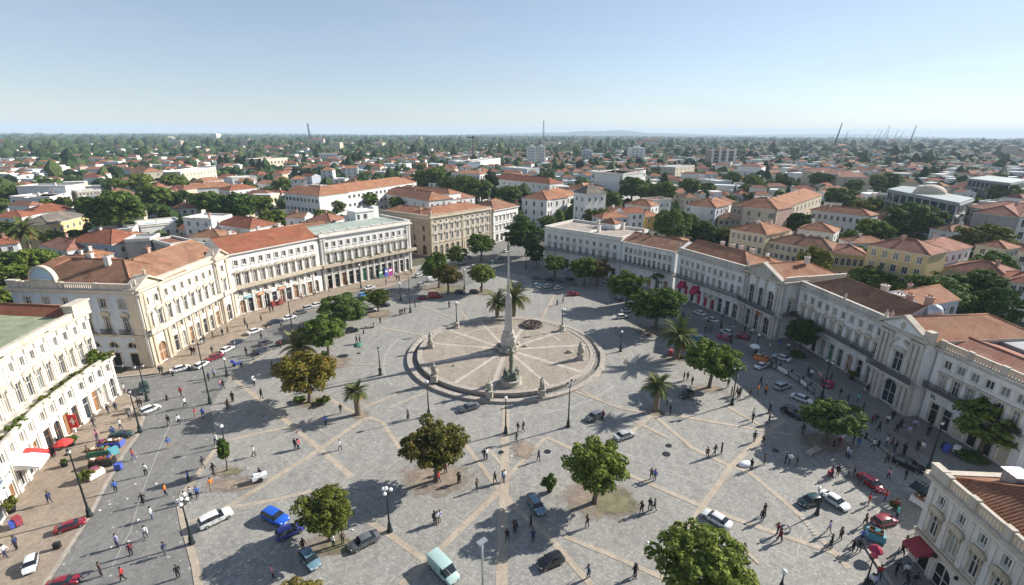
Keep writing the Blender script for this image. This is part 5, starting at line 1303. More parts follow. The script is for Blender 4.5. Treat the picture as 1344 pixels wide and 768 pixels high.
# ------------------------------------------------------------------ cars
CARS = {}
def make_car(kind):
    # stations: x, half width, bottom, belt, roof, half width at the roof
    T = dict(
     hatch=(3.9, .86, [(-1.95, .72, .45, .80, .86, .60), (-1.9, .8, .28, .88, 1.0, .62), (-1.55, .86, .22, .92, 1.40, .62), (-.9, .87, .2, .93, 1.5, .64), (.1, .87, .2, .92, 1.48, .64), (.35, .87, .2, .91, 1.40, .63), (.95, .87, .2, .89, .95, .66), (1.55, .84, .22, .80, .84, .62), (1.88, .76, .28, .62, .66, .56), (1.95, .66, .38, .52, .54, .5)]),
     sedan=(4.5, .88, [(-2.25, .74, .42, .78, .82, .6), (-2.18, .82, .28, .90, .95, .64), (-1.55, .87, .22, .95, 1.0, .66), (-1.0, .88, .2, .93, 1.38, .6), (-.4, .88, .2, .92, 1.44, .62), (.35, .88, .2, .91, 1.42, .62), (.6, .88, .2, .90, 1.36, .61), (1.2, .87, .2, .88, .93, .66), (1.85, .84, .22, .79, .83, .62), (2.18, .76, .28, .62, .65, .56), (2.25, .66, .38, .52, .54, .5)]),
     suv=(4.6, .94, [(-2.3, .8, .5, .9, .95, .68), (-2.24, .88, .34, 1.0, 1.15, .7), (-1.95, .93, .3, 1.05, 1.58, .7), (-1.2, .95, .28, 1.06, 1.68, .72), (.0, .95, .28, 1.05, 1.67, .72), (.4, .95, .28, 1.04, 1.58, .71), (1.05, .94, .28, 1.02, 1.08, .74), (1.8, .92, .3, .95, 1.0, .7), (2.22, .84, .36, .78, .82, .64), (2.3, .74, .46, .64, .66, .58)]),
     van=(5.1, .98, [(-2.55, .92, .45, 1.05, 1.95, .86), (-2.5, .96, .3, 1.1, 2.05, .88), (-1.2, .98, .28, 1.12, 2.1, .88), (.6, .98, .28, 1.1, 2.08, .87), (1.0, .98, .28, 1.08, 1.96, .84), (1.75, .96, .28, 1.02, 1.16, .8), (2.3, .9, .3, .9, .98, .74), (2.5, .82, .36, .74, .78, .66), (2.55, .74, .46, .6, .62, .6)]))
    L, W, st = T[kind]
    body = MB(); G = {'windscreen': MB(), 'rear_window': MB(), 'side_window': [MB(), MB()]}
    rows = []
    for x, w, zb, zt, zr, wr in st:
        rows.append([(x, -w*.94, zb), (x, -w, (zb+zt)/2), (x, -w*.97, zt), (x, -wr, zr-.05), (x, -wr*.8, zr), (x, wr*.8, zr), (x, wr, zr-.05), (x, w*.97, zt), (x, w, (zb+zt)/2), (x, w*.94, zb)])
    tall = [r[4]-r[3] > .3 for r in st]
    for i in range(len(rows)-1):
        a, b = rows[i], rows[i+1]
        for j in range(9):
            q = (a[j], b[j], b[j+1], a[j+1])
            both = tall[i] and tall[i+1]
            if j in (2, 6) and both and not (kind == 'van' and i in (1, 2)): G['side_window'][0 if j == 2 else 1].quad(*q)
            elif 3 <= j <= 5 and tall[i] != tall[i+1]: (G['windscreen'] if tall[i] else G['rear_window']).quad(*q)
            elif j in (2, 6) and tall[i] != tall[i+1]: (G['windscreen'] if tall[i] else G['rear_window']).quad(*q)
            else: body.add(q, [(0, 1, 2, 3)], 0, True)
    body.poly(rows[0], 0); body.poly(rows[-1][::-1], 0)
    body.poly([r[0] for r in rows]+[r[9] for r in rows[::-1]], 1)
    for s in (-1, 1): body.box(st[-4][0]-.62, st[-4][0]-.44, s*(W*.99), s*(W+.14), .9 if kind != 'van' else 1.1, 1.03 if kind != 'van' else 1.3, 0)   # mirrors
    for s in (-1, 1):
        for xs in (-L*.13, L*.11): body.box(xs-.012, xs+.012, s*(W-.01), s*(W+.012), .32, st[4][3]-.03, 1)
        body.box(-L*.2, L*.2, s*(W-.02), s*(W+.014), .24, .31, 1)
        for xs in (-L*.1, L*.13): body.box(xs, xs+.16, s*(W-.01), s*(W+.03), st[4][3]-.14, st[4][3]-.1, 1)
    body.box(-L/2-.02, -L/2+.1, -.6, .6, .3, .42, 1); body.box(L/2-.1, L/2+.02, -.55, .55, .3, .4, 1)
    bme = body.mesh('body', [M['paint'], M['tyre']])
    import bmesh
    bm = bmesh.new(); bm.from_mesh(bme); bmesh.ops.remove_doubles(bm, verts=bm.verts, dist=.004); bmesh.ops.recalc_face_normals(bm, faces=bm.faces); bm.to_mesh(bme); bm.free()
    bme.polygons.foreach_set('use_smooth', [True]*len(bme.polygons)); bme.set_sharp_from_angle(angle=R(38)); bme.update()
    parts = [('body', bme, (0, 0, 0))]
    for k in ('windscreen', 'rear_window'):
        if G[k].f: parts.append((k, G[k].mesh(k, M['carglass']), (0, 0, 0)))
    for g in G['side_window']: parts.append(('side_window', g.mesh('side_window', M['carglass']), (0, 0, 0)))
    wb = MB(); prof = [(.17, -.1), (.19, -.11), (.3, -.1), (.33, -.06), (.33, .06), (.3, .1), (.19, .11), (.17, .1)]
    X = Matrix.Rotation(R(90), 4, 'X'); wb.lathe(prof, 16, (0, 0, 0), 0, True, X, False)
    for z in (-.095, .095): wb.lathe([(.19, z-.004), (.05, z+(.02 if z > 0 else -.02)), (.001, z)], 12, (0, 0, 0), 1, False, X, False)
    wm = wb.mesh('wheel', [M['tyre'], M['rim']])
    for sx in (-L*.31, L*.325):
        for sy in (-1, 1): parts.append(('wheel', wm, (sx, sy*(W-.08), .33)))
    hl = MB(); hl.ball((0, 0, 0), .13, 0, 8, 5, (.6, 1.25, .6)); hm = hl.mesh('headlight', M['lamp']); tl = MB(); tl.ball((0, 0, 0), .13, 0, 8, 5, (.45, 1.2, .75)); tm = tl.mesh('tail_light', M['tail'])
    zh = st[-2][3]
    pb = MB(); pb.box(-.012, .012, -.26, .26, -.06, .06); pm_ = pb.mesh('number_plate', M['whitepl'])
    for sx in (-1, 1): parts.append(('number_plate', pm_, (sx*(L/2+.03), 0, .48)))
    for sy in (-1, 1): parts += [('headlight', hm, (L/2-.15, sy*W*.68, zh-.0)), ('tail_light', tm, (-L/2+.05, sy*W*.74, st[1][3]-.1))]
    CARS[kind] = parts
COL = dict(white=(.72, .72, .70), silver=(.42, .43, .44), grey=(.13, .135, .14), black=(.012, .012, .014), navy=(.015, .025, .06), blue=(.015, .10, .50), indigo=(.06, .075, .38), teal=(.13, .30, .33), green=(.02, .05, .05), red=(.33, .012, .03), maroon=(.23, .013, .025), sage=(.38, .52, .48), pink=(.55, .05, .14), skyblue=(.10, .30, .62), steel=(.14, .24, .30))
def car(u, v, hd, kind, col, desc=None, sc=.69):
    x, y = at(u, v); 
    if isinstance(hd, tuple):
        a, b = at(*hd[0]), at(*hd[1]); hd = math.atan2(b[1]-a[1], b[0]-a[0])
    else: hd = R(hd)
    z = .12 if onwalk(x, y) else .006
    r = empty('parked_car', (x, y, z), hd, sc)
    for n, me, loc in CARS[kind]:
        o = put(n, me, r, loc)
        if n == 'body': o.color = (*COL[col], 1)
    kd = dict(hatch='hatchback', sedan='saloon', suv='large car', van='van')[kind]
    auto(r, desc or '%s %s' % (dict(skyblue='sky blue').get(col, col), kd), 'van' if kind == 'van' else 'car', x, y, 'plaza', 'cars on the square'); return r
# ------------------------------------------------------------------ the round platform and its monuments
def ringmesh(mb, r0, r1, z0, z1, n=96, m=0, c=(0, 0)):
    """ring with top, outer wall and inner wall (r0 inner, r1 outer)"""
    for i in range(n):
        t0, t1 = 2*math.pi*i/n, 2*math.pi*(i+1)/n
        p = lambda r, t, z: (c[0]+r*math.cos(t), c[1]+r*math.sin(t), z)
        mb.quad(p(r0, t0, z1), p(r1, t0, z1), p(r1, t1, z1), p(r0, t1, z1), m)
        mb.quad(p(r1, t0, z0), p(r1, t1, z0), p(r1, t1, z1), p(r1, t0, z1), m)
        mb.quad(p(r0, t1, z0), p(r0, t0, z0), p(r0, t0, z1), p(r0, t1, z1), m)
def figure(mb, c, s=1., m=0, seed=1, lean=0.):
    """carved standing figure: draped body, shoulders, head and one raised or folded arm"""
    rr = random.Random(seed); x, y, z = c; a = rr.uniform(0, 6.28); ca, sa = math.cos(a), math.sin(a)
    mb.lathe([(.34*s, 0), (.36*s, .15*s), (.28*s, .6*s), (.22*s, .95*s), (.27*s, 1.25*s), (.30*s, 1.4*s), (.12*s, 1.52*s), (.09*s, 1.58*s)], 9, c, m)
    mb.ball((x+.02*s, y, z+1.72*s), .15*s, m, 9, 6, (.9, .95, 1.15))
    mb.tube([(x+ca*.27*s, y+sa*.27*s, z+1.38*s), (x+ca*.46*s, y+sa*.46*s, z+1.12*s), (x+ca*.3*s+sa*.22*s, y+sa*.3*s-ca*.22*s, z+(1.02 if seed % 2 else 1.5)*s)], [.09*s, .075*s, .05*s], 6, m)
    mb.tube([(x-ca*.27*s, y-sa*.27*s, z+1.38*s), (x-ca*.42*s, y-sa*.42*s, z+1.08*s), (x-ca*.26*s+sa*.2*s, y-sa*.26*s-ca*.2*s, z+.9*s)], [.09*s, .075*s, .05*s], 6, m)
    for k in range(3): mb.tube([(x+.25*s*math.cos(a+k*2), y+.25*s*math.sin(a+k*2), z+1.2*s), (x+.34*s*math.cos(a+k*2+.3), y+.34*s*math.sin(a+k*2+.3), z+.05*s)], [.05*s, .1*s], 5, m)
def build_fountain():
    cx, cy = FC; r = empty('round_platform', (cx, cy, 0))
    tag(r, 'round stepped stone platform with radial bands in the middle of the square', 'platform')
    mb = MB(); ringmesh(mb, 17.35, 18.2, -.02, .42); ringmesh(mb, 17.2, 17.35, -.02, .3); mb.build('outer_step', M['kerb'], r)
    mb = MB(); n = 96; ringmesh(mb, 16.25, 17.2, -.02, .08); mb.build('gutter', M['road'], r)
    mb = MB(); ringmesh(mb, 15.5, 16.25, -.02, .80); ringmesh(mb, 16.1, 16.38, .55, .84); mb.build('inner_wall', M['kerb'], r)
    mb = MB(); mb.poly([(15.5*math.cos(2*math.pi*i/n), 15.5*math.sin(2*math.pi*i/n), .72) for i in range(n)]); mb.build('floor_slabs', M['disc'], r)
    mb = MB()
    for k, d in enumerate((8, 38, 72, 112, 142, 170, 205, 238, 262, 297, 325)):
        q = Vector((math.cos(R(d)), math.sin(R(d)))); ribbon(mb, [tuple(q*2.6), tuple(q*9), tuple(q*15.4)], .55 if k % 2 else .75, .726+k*.0008)
    ringb = [(11.2*math.cos(R(t)), 11.2*math.sin(R(t))) for t in range(20, 160, 5)]; ribbon(mb, ringb, .35, .737)
    mb.build('radial_bands', M['strip2'], r); land('the round platform rim', cx+12, cy-12); land('the west edge of the platform', cx-17, cy-3); land('the back of the platform', cx+2, cy+18)
    zt = .72
    # obelisk
    x, y = at(668, 459, zt); r = empty('obelisk', (x, y, zt)); tag(r, 'tall tapering stone obelisk with needle top on a carved rocky base', 'obelisk'); land('the obelisk', x, y)
    mb = MB(); rr = random.Random(4)
    mb.prism([(2.0*math.cos(2*math.pi*i/8+.39), 2.0*math.sin(2*math.pi*i/8+.39)) for i in range(8)], 0, .45)
    mb.prism([(1.55*math.cos(2*math.pi*i/8+.39), 1.55*math.sin(2*math.pi*i/8+.39)) for i in range(8)], .452, 1.1)
    for i in range(16):
        t = 2*math.pi*i/16; q = rr.uniform(1.2, 2.25); mb.ball((q*math.cos(t), q*math.sin(t), rr.uniform(.25, .7)), rr.uniform(.3, .6), 0, 7, 5, (1.2, 1, .8))
    mb.build('plinth', M['statue'], r)
    mb = MB(); mb.box(-1.05, 1.05, -1.05, 1.05, 1.1, 2.7); mb.box(-1.2, 1.2, -1.2, 1.2, 2.7, 2.95); mb.box(-.95, .95, -.95, .95, 2.952, 3.5); mb.box(-1.0, 1.0, -1.0, 1.0, 3.502, 3.68)
    for sx in (-1, 1):
        for sy in (-1, 1): mb.ball((sx*1.0, sy*1.0, 1.75), .42, 0, 8, 6, (1, 1, 1.5)); mb.ball((sx*1.0, sy*1.0, 2.6), .22, 0, 8, 6)
    mb.build('pedestal', M['obelisk'], r)
    def shaft(h0, h1, w0, w1, b): b.add([(sx*w*.5, sy*w*.5, z) for z, w in ((h0, w0), (h1, w1)) for sx, sy in ((-1, -1), (1, -1), (1, 1), (-1, 1))], [(0, 1, 5, 4), (1, 2, 6, 5), (2, 3, 7, 6), (3, 0, 4, 7), (4, 5, 6, 7)], 0)
    mb = MB(); shaft(3.68, 10.4, 1.5, 1.0, mb); shaft(10.4, 11.0, 1.0, .55, mb); shaft(11.0, 19.0, .55, .26, mb); mb.build('shaft', M['obelisk'], r)
    mb = MB(); mb.lathe([(.14, 19), (.34, 19.1), (.16, 19.25), (.26, 19.5), (.3, 19.7), (.2, 19.95), (.05, 20.2)], 8); mb.ball((0, 0, 20.2), .17, 0, 8, 5); mb.build('finial', M['bronze'], r)
    # column with bronze figures in front
    x, y = at(672, 503, zt); r = empty('sculpture_fountain', (x, y, zt)); tag(r, 'bronze figure group round a slender column on a round stone drum', 'sculpture'); land('the bronze figure group', x, y)
    mb = MB(); mb.lathe([(1.75, 0), (1.78, .12), (1.62, .18), (1.6, .7), (1.72, .78), (1.72, .92), (1.45, .98)], 28, smooth=False); mb.build('drum', M['statue'], r)
    mb = MB(); rr = random.Random(9)
    for i in range(5):
        t = 2*math.pi*i/5+.4; figure(mb, (1.0*math.cos(t), 1.0*math.sin(t), .96), .82 if i % 2 else .95, 0, i+2)
        mb.ball((.75*math.cos(t+.6), .75*math.sin(t+.6), 1.2), .42, 0, 8, 6, (1.2, 1, .8))
    mb.ball((0, 0, 1.6), .75, 0, 10, 7, (1, 1, 1.2)); mb.build('figures', M['bronze'], r)
    mb = MB(); mb.lathe([(.5, 2.0), (.52, 2.3), (.34, 2.5), (.3, 3.9), (.44, 4.05), (.36, 4.25), (.3, 5.4), (.46, 5.55), (.44, 5.75), (.2, 5.9)], 12); figure(mb, (0, 0, 5.88), .42, 0, 3); mb.build('column', M['bronze'], r)
    # statues on pedestals
    for i, (u, v, s, d) in enumerate(((566, 457, 1.1, 'stone statue on a pedestal at the far left of the platform'), (571, 501, 1.15, 'stocky stone statue on a pedestal at the near left platform rim'), (643.5, 521, .95, 'stone urn like statue on a pedestal at the front rim'), (712.5, 518.5, 1.15, 'slender stone statue with robe at the front right rim'), (762, 470.5, 1.3, 'broad stone statue on a pedestal at the right of the platform'))):
        x, y = at(u, v, zt); r = empty('statue', (x, y, zt)); tag(r, d, 'statue', 'statues on the platform'); land('the ' + ('far left statue', 'near left statue', 'front rim statue', 'robed statue', 'right statue')[i], x, y)
        mb = MB(); mb.box(-.62, .62, -.62, .62, 0, .22); mb.box(-.48, .48, -.48, .48, .222, .95); mb.box(-.58, .58, -.58, .58, .952, 1.1); mb.build('pedestal', M['statue'], r)
        mb = MB(); figure(mb, (0, 0, 1.1), s, 0, i+1)
        if i in (1, 4): mb.ball((.15, .1, 1.1+.55*s), .5*s, 0, 9, 6, (1, .9, 1.2))
        if i == 2: mb.lathe([(.2, 1.1), (.5, 1.5), (.6, 2.0), (.3, 2.3), (.5, 2.5)], 10)
        mb.build('figure', M['statue'], r)
    # iron ring
    x, y = at(698.6, 427, zt); mb = MB(); rr = random.Random(3); n = 20
    for rad, z in ((2.2, .1), (2.1, .4), (1.2, .45)):
        mb.tube([(rad*math.cos(2*math.pi*i/n), rad*math.sin(2*math.pi*i/n), z) for i in range(n+1)], .13, 6)
    for i in range(12):
        t = 2*math.pi*i/12; mb.tube([(2.2*math.cos(t), 2.2*math.sin(t), .1), (1.7*math.cos(t+.15), 1.7*math.sin(t+.15), .6), (1.2*math.cos(t), 1.2*math.sin(t), .45), (.3*math.cos(t), .3*math.sin(t), .3)], .08, 5)
    for i in range(9):
        t = rr.uniform(0, 6.28); q = rr.uniform(.3, 1.8); k = 10; mb.tube([(q*math.cos(t)+.35*math.cos(2*math.pi*j/k), q*math.sin(t)+.35*math.sin(2*math.pi*j/k), .4+.1*math.sin(j)) for j in range(k+1)], .06, 5)
    tag(mb.build('iron_wreath', M['rust'], None, (x, y, zt)), 'low round wreath of dark rusty iron scrolls on the platform', 'ironwork'); land('the iron wreath', x, y)
    # scattered paving lumps by the obelisk
    for u, v, s, d in ((748, 462, .5, 'small stone block lying right of the obelisk'), (690, 455, .4, 'small stone scroll at the obelisk base')):
        x, y = at(u, v, zt); mb = MB(); mb.ball((0, 0, .2), s, 0, 8, 5, (1.3, .8, .6)); mb.ball((.4, .1, .15), s*.6, 0, 8, 5, (1, .8, .6)); tag(mb.build('stone_block', M['statue'], None, (x, y, zt)), d, 'stone')

# ------------------------------------------------------------------ lamps
def lamp(u, v, vt, kind, desc, z0=0., lean=0):
    x, y = at(u, v, z0); h = max(2.4, hgt(x, y, vt)-z0); r = empty('street_lamp', (x, y, z0), rnd.uniform(0, 3)); mt = M['irongreen']
    mb = MB(); b = .17 if h > 4 else .13
    if kind == 'flat': mb.lathe([(.11, 0), (.09, h)], 10); mb.build('post', M['metal'], r); mb = MB(); mb.box(-.45, .45, -.25, .25, h, h+.12); mb.build('lamp_head', M['metal'], r)
    else:
        mb.lathe([(b*1.9, 0), (b*1.9, .2), (b*1.4, .3), (b*1.3, .85), (b*.9, 1.0), (b*.62, 1.25), (b*.5, h*.55), (b*.62, h*.56), (b*.42, h*.6), (b*.36, h-.55), (b*.7, h-.5), (b*.3, h-.35)], 10); mb.build('post', mt, r)
        n = dict(one=1, three=4, two=2, lantern=1, arms=2, ball=1, red=1)[kind]
        arms = MB()
        for i in range(n):
            t = 2*math.pi*i/max(1, n); dx, dy = (.5*math.cos(t), .5*math.sin(t)) if n > 1 else (0, 0)
            if n == 4 and i == 3: dx = dy = 0; zz = h
            else: zz = h-.3 if n > 1 else h-.2
            if n == 4 and i < 3: t = 2*math.pi*i/3; dx, dy = .45*math.cos(t), .45*math.sin(t)
            if dx or dy: arms.tube([(0, 0, h-.75), (dx*.6, dy*.6, h-.8), (dx, dy, zz-.18)], .045, 6)
            g = MB()
            if kind in ('lantern', 'arms'):
                g.lathe([(.1, 0), (.2, .35), (.24, .37)], 6, (0, 0, 0), 0, False); g.lathe([(.27, .37), (.12, .52), (.03, .62)], 6, (0, 0, 0), 1, False)
                g.build('lantern', [M['globe'], mt], r, (dx, dy, zz-.15))
            elif kind == 'red': g.ball((0, 0, .1), .3, 0, 10, 6, (1, 1, .8)); g.build('lamp_head', M['redpl'], r, (0, 0, h-.2))
            else:
                g.ball((0, 0, .12), .2 if n > 1 else .24, 0, 12, 8); g.lathe([(.1, -.2), (.12, -.1), (.06, -.08)], 8, m=1); g.build('globe', [M['globe'], mt], r, (dx, dy, zz-.1))
        if arms.f: arms.build('bracket', mt, r)
    auto(r, desc, 'street lamp', x, y, 'plaza', 'street lamps'); return r
LAMPS = [(121, 683, 597, 'lantern', 'tall single lantern lamp by the kerb', .12), (255.5, 718, 660, 'three', 'clustered globe lamp at the road edge', 0), (186, 572, 518, 'lantern', 'single lantern lamp', .12), (195, 531, 484, 'arms', 'lamp with two golden lanterns', 0), (277.5, 534, 451, 'arms', 'slim tall lamp', 0),
         (299, 496, 474, 'one', 'short single globe lamp', 0), (298, 590, 562, 'one', 'single globe lamp by the sapling', 0), (500.5, 494, 459, 'lantern', 'single lantern lamp', 0), (564.5, 547, 501, 'one', 'single globe lamp', 0), (665.7, 568.5, 521, 'ball', 'single white globe lamp', 0), (747.4, 559.6, 500, 'arms', 'tall lamp with two lanterns', 0), (515, 699, 643, 'three', 'lamp with a cluster of white globes', 0), (638, 778, 712, 'flat', 'plain modern lamp with a flat head', 0),
         (1075, 671, 638, 'two', 'lamp with twin white globes', 0), (1028, 772, 747, 'ball', 'globe lamp at the lower edge', 0), (1139, 766, 723, 'red', 'leaning lamp with a red head', .12), (1219, 614, 548, 'lantern', 'tall dark lamp before the right wing', .12), (1080, 518, 468, 'arms', 'tall lamp in the palace shade', .12), (962, 528, 478, 'arms', 'tall lamp with two lanterns', 0), (993, 461, 435, 'one', 'single globe lamp at the pavement edge', 0), (815, 460, 433, 'one', 'slim single globe lamp', 0),
         (946.7, 427, 398, 'one', 'dark slim lamp', .12), (960, 447, 424, 'lantern', 'dark slim lamp', 0), (539, 411.6, 362, 'lantern', 'tall lamp', 0), (526, 396, 373, 'one', 'short dark lamp', 0), (385, 442, 377, 'one', 'tall slim lamp', 0), (474, 381, 349, 'one', 'slim lamp', 0), (609.5, 381, 354, 'one', 'slim lamp', 0), (690, 352, 334, 'one', 'slim lamp', 0), (897, 413, 396, 'one', 'short dark lamp', 0)]
def build_lamps():
    for u, v, vt, k, d, z in LAMPS: lamp(u, v, vt, k, d, z)
    for u, v, vt, d in ((600, 430.5, 398, 'globe lamp on a stone pedestal at the rear left rim'), (738, 433.5, 405, 'globe lamp on a stone pedestal at the rear right rim')):
        x, y = at(u, v, .72); h = hgt(x, y, vt)-.72; r = empty('street_lamp', (x, y, .72)); tag(r, d, 'street lamp', 'street lamps')
        mb = MB(); mb.lathe([(.75, 0), (.75, .2), (.55, .3), (.5, 1.0), (.65, 1.1), (.4, 1.25)], 8, smooth=False); mb.build('pedestal', M['statue'], r)
        mb = MB(); mb.lathe([(.2, 1.2), (.1, 1.6), (.08, h-.4), (.16, h-.3), (.05, h-.2)], 8); mb.tube([(-.4, 0, h-.3), (0, 0, h-.75), (.4, 0, h-.3)], .045, 6); mb.build('post', M['irongreen'], r)
        for dx, dz in ((-.4, -.15), (.4, -.15), (0, 0)): g = MB(); g.ball((dx, 0, h+dz), .24, 0, 10, 7); g.build('globe', M['globe'], r)

# ------------------------------------------------------------------ stalls, barriers and other small things
def crate(x, y, z, w, d, h, mat, desc, rz=0., grp='goods on the kerbside stalls'):
    mb = MB(); mb.box(-w/2, w/2, -d/2, d/2, 0, .05); 
    for sx in (-1, 1): mb.box(sx*w/2-.03*(sx > 0), sx*w/2+.03*(sx < 0), -d/2, d/2, .05, h)
    for sy in (-1, 1): mb.box(-w/2+.031, w/2-.031, sy*d/2-.03*(sy > 0), sy*d/2+.03*(sy < 0), .05, h)
    for k in range(6): mb.ball((rnd.uniform(-w*.3, w*.3), rnd.uniform(-d*.3, d*.3), h*.85), min(w, d)*.2, 1, 7, 5)
    o = mb.build('crate', [M['wood'], M[mat]], None, (x, y, z), rz); auto(o, desc, 'crate', x, y, 'plaza', grp); return o
def stall(u, v, rz, L, mat, desc, goods, top=None):
    x, y = at(u, v); z = .12 if onwalk(x, y) else .006; r = empty('market_stall', (x, y, z), rz); auto(r, desc, 'market stall', x, y, 'plaza', 'stalls along the kerb')
    mb = MB(); mb.box(-L/2, L/2, -.55, .55, .72, .8); n = 10
    for i in range(n):
        a, b = -L/2+L*i/n, -L/2+L*(i+1)/n
        for sy in (-1, 1): mb.quad((a, sy*.552, .8), (b, sy*.552, .8), (b, sy*(.6+.05*(i % 2)), .12), (a, sy*(.6+.05*((i+1) % 2)), .12))
    for sx in (-1, 1): mb.quad((sx*(L/2+.002), -.55, .8), (sx*(L/2+.002), .55, .8), (sx*(L/2+.06), .58, .12), (sx*(L/2+.06), -.58, .12))
    mb.build('cloth', M[mat], r); lg = MB()
    for sx in (-1, 1):
        for sy in (-1, 1): lg.box(sx*(L/2-.1)-.03, sx*(L/2-.1)+.03, sy*.45-.03, sy*.45+.03, 0, .715)
    lg.build('trestle', M['iron'], r)
    if top:
        p = MB()
        for sx in (-1, 1): p.lathe([(.03, .8), (.03, 2.25)], 6, (sx*(L/2-.15), 0, 0))
        p.build('pole', M['iron'], r); c = MB()
        c.add([(-L/2-.2, -1.0, 2.1), (L/2+.2, -1.0, 2.1), (L/2+.2, 0, 2.45), (-L/2-.2, 0, 2.45), (L/2+.2, 1.0, 2.1), (-L/2-.2, 1.0, 2.1)], [(0, 1, 2, 3), (3, 2, 4, 5)]); c.add([(-L/2-.2, -1.0, 1.9), (L/2+.2, -1.0, 1.9), (L/2+.2, -1.0, 2.099), (-L/2-.2, -1.0, 2.099)], [(0, 1, 2, 3)]); c.build('canopy', M[top], r)
    for i, (g, nm) in enumerate(goods):
        q = -L/2+L*(i+.5)/len(goods); crate(x+q*math.cos(rz)+rnd.uniform(-.1, .1), y+q*math.sin(rz), z+.8, L/len(goods)*.8, .7, .28, g, nm, rz+rnd.uniform(-.2, .2))
def umbrella(u, v, mat, desc, h=2.3, rad=.95):
    x, y = at(u, v); z = .12 if onwalk(x, y) else 0; r = empty('parasol', (x, y, z)); auto(r, desc, 'parasol', x, y)
    mb = MB(); mb.lathe([(.3, 0), (.3, .08), (.03, .1), (.03, h)], 8); mb.build('pole', M['iron'], r); mb = MB(); mb.lathe([(rad, h-.5), (rad*.6, h-.2), (.02, h)], 8, smooth=False, cap=False); mb.lathe([(rad, h-.65), (rad, h-.502)], 8, smooth=False, cap=False); mb.build('canopy', M[mat], r)
def bench(u, v, rz, desc):
    x, y = at(u, v); mb = MB(); mb.box(-1.2, 1.2, -.35, .35, .38, .52); mb.box(-.95, -.7, -.28, .28, 0, .378); mb.box(.7, .95, -.28, .28, 0, .378); o = mb.build('stone_bench', M['kerb'], None, (x, y, .006), rz); auto(o, desc, 'bench', x, y)
def bollard(u, v, desc, h=1.0, mat='iron', r_=.14, z=None):
    x, y = at(u, v); z = (.12 if onwalk(x, y) else 0) if z is None else z; mb = MB(); mb.lathe([(r_*1.3, 0), (r_*1.3, .1), (r_, .15), (r_*.85, h*.8), (r_*1.1, h*.84), (r_*.9, h*.95), (.02, h)], 9); auto(mb.build('bollard', M[mat], None, (x, y, z)), desc, 'bollard', x, y, 'plaza', 'bollards')
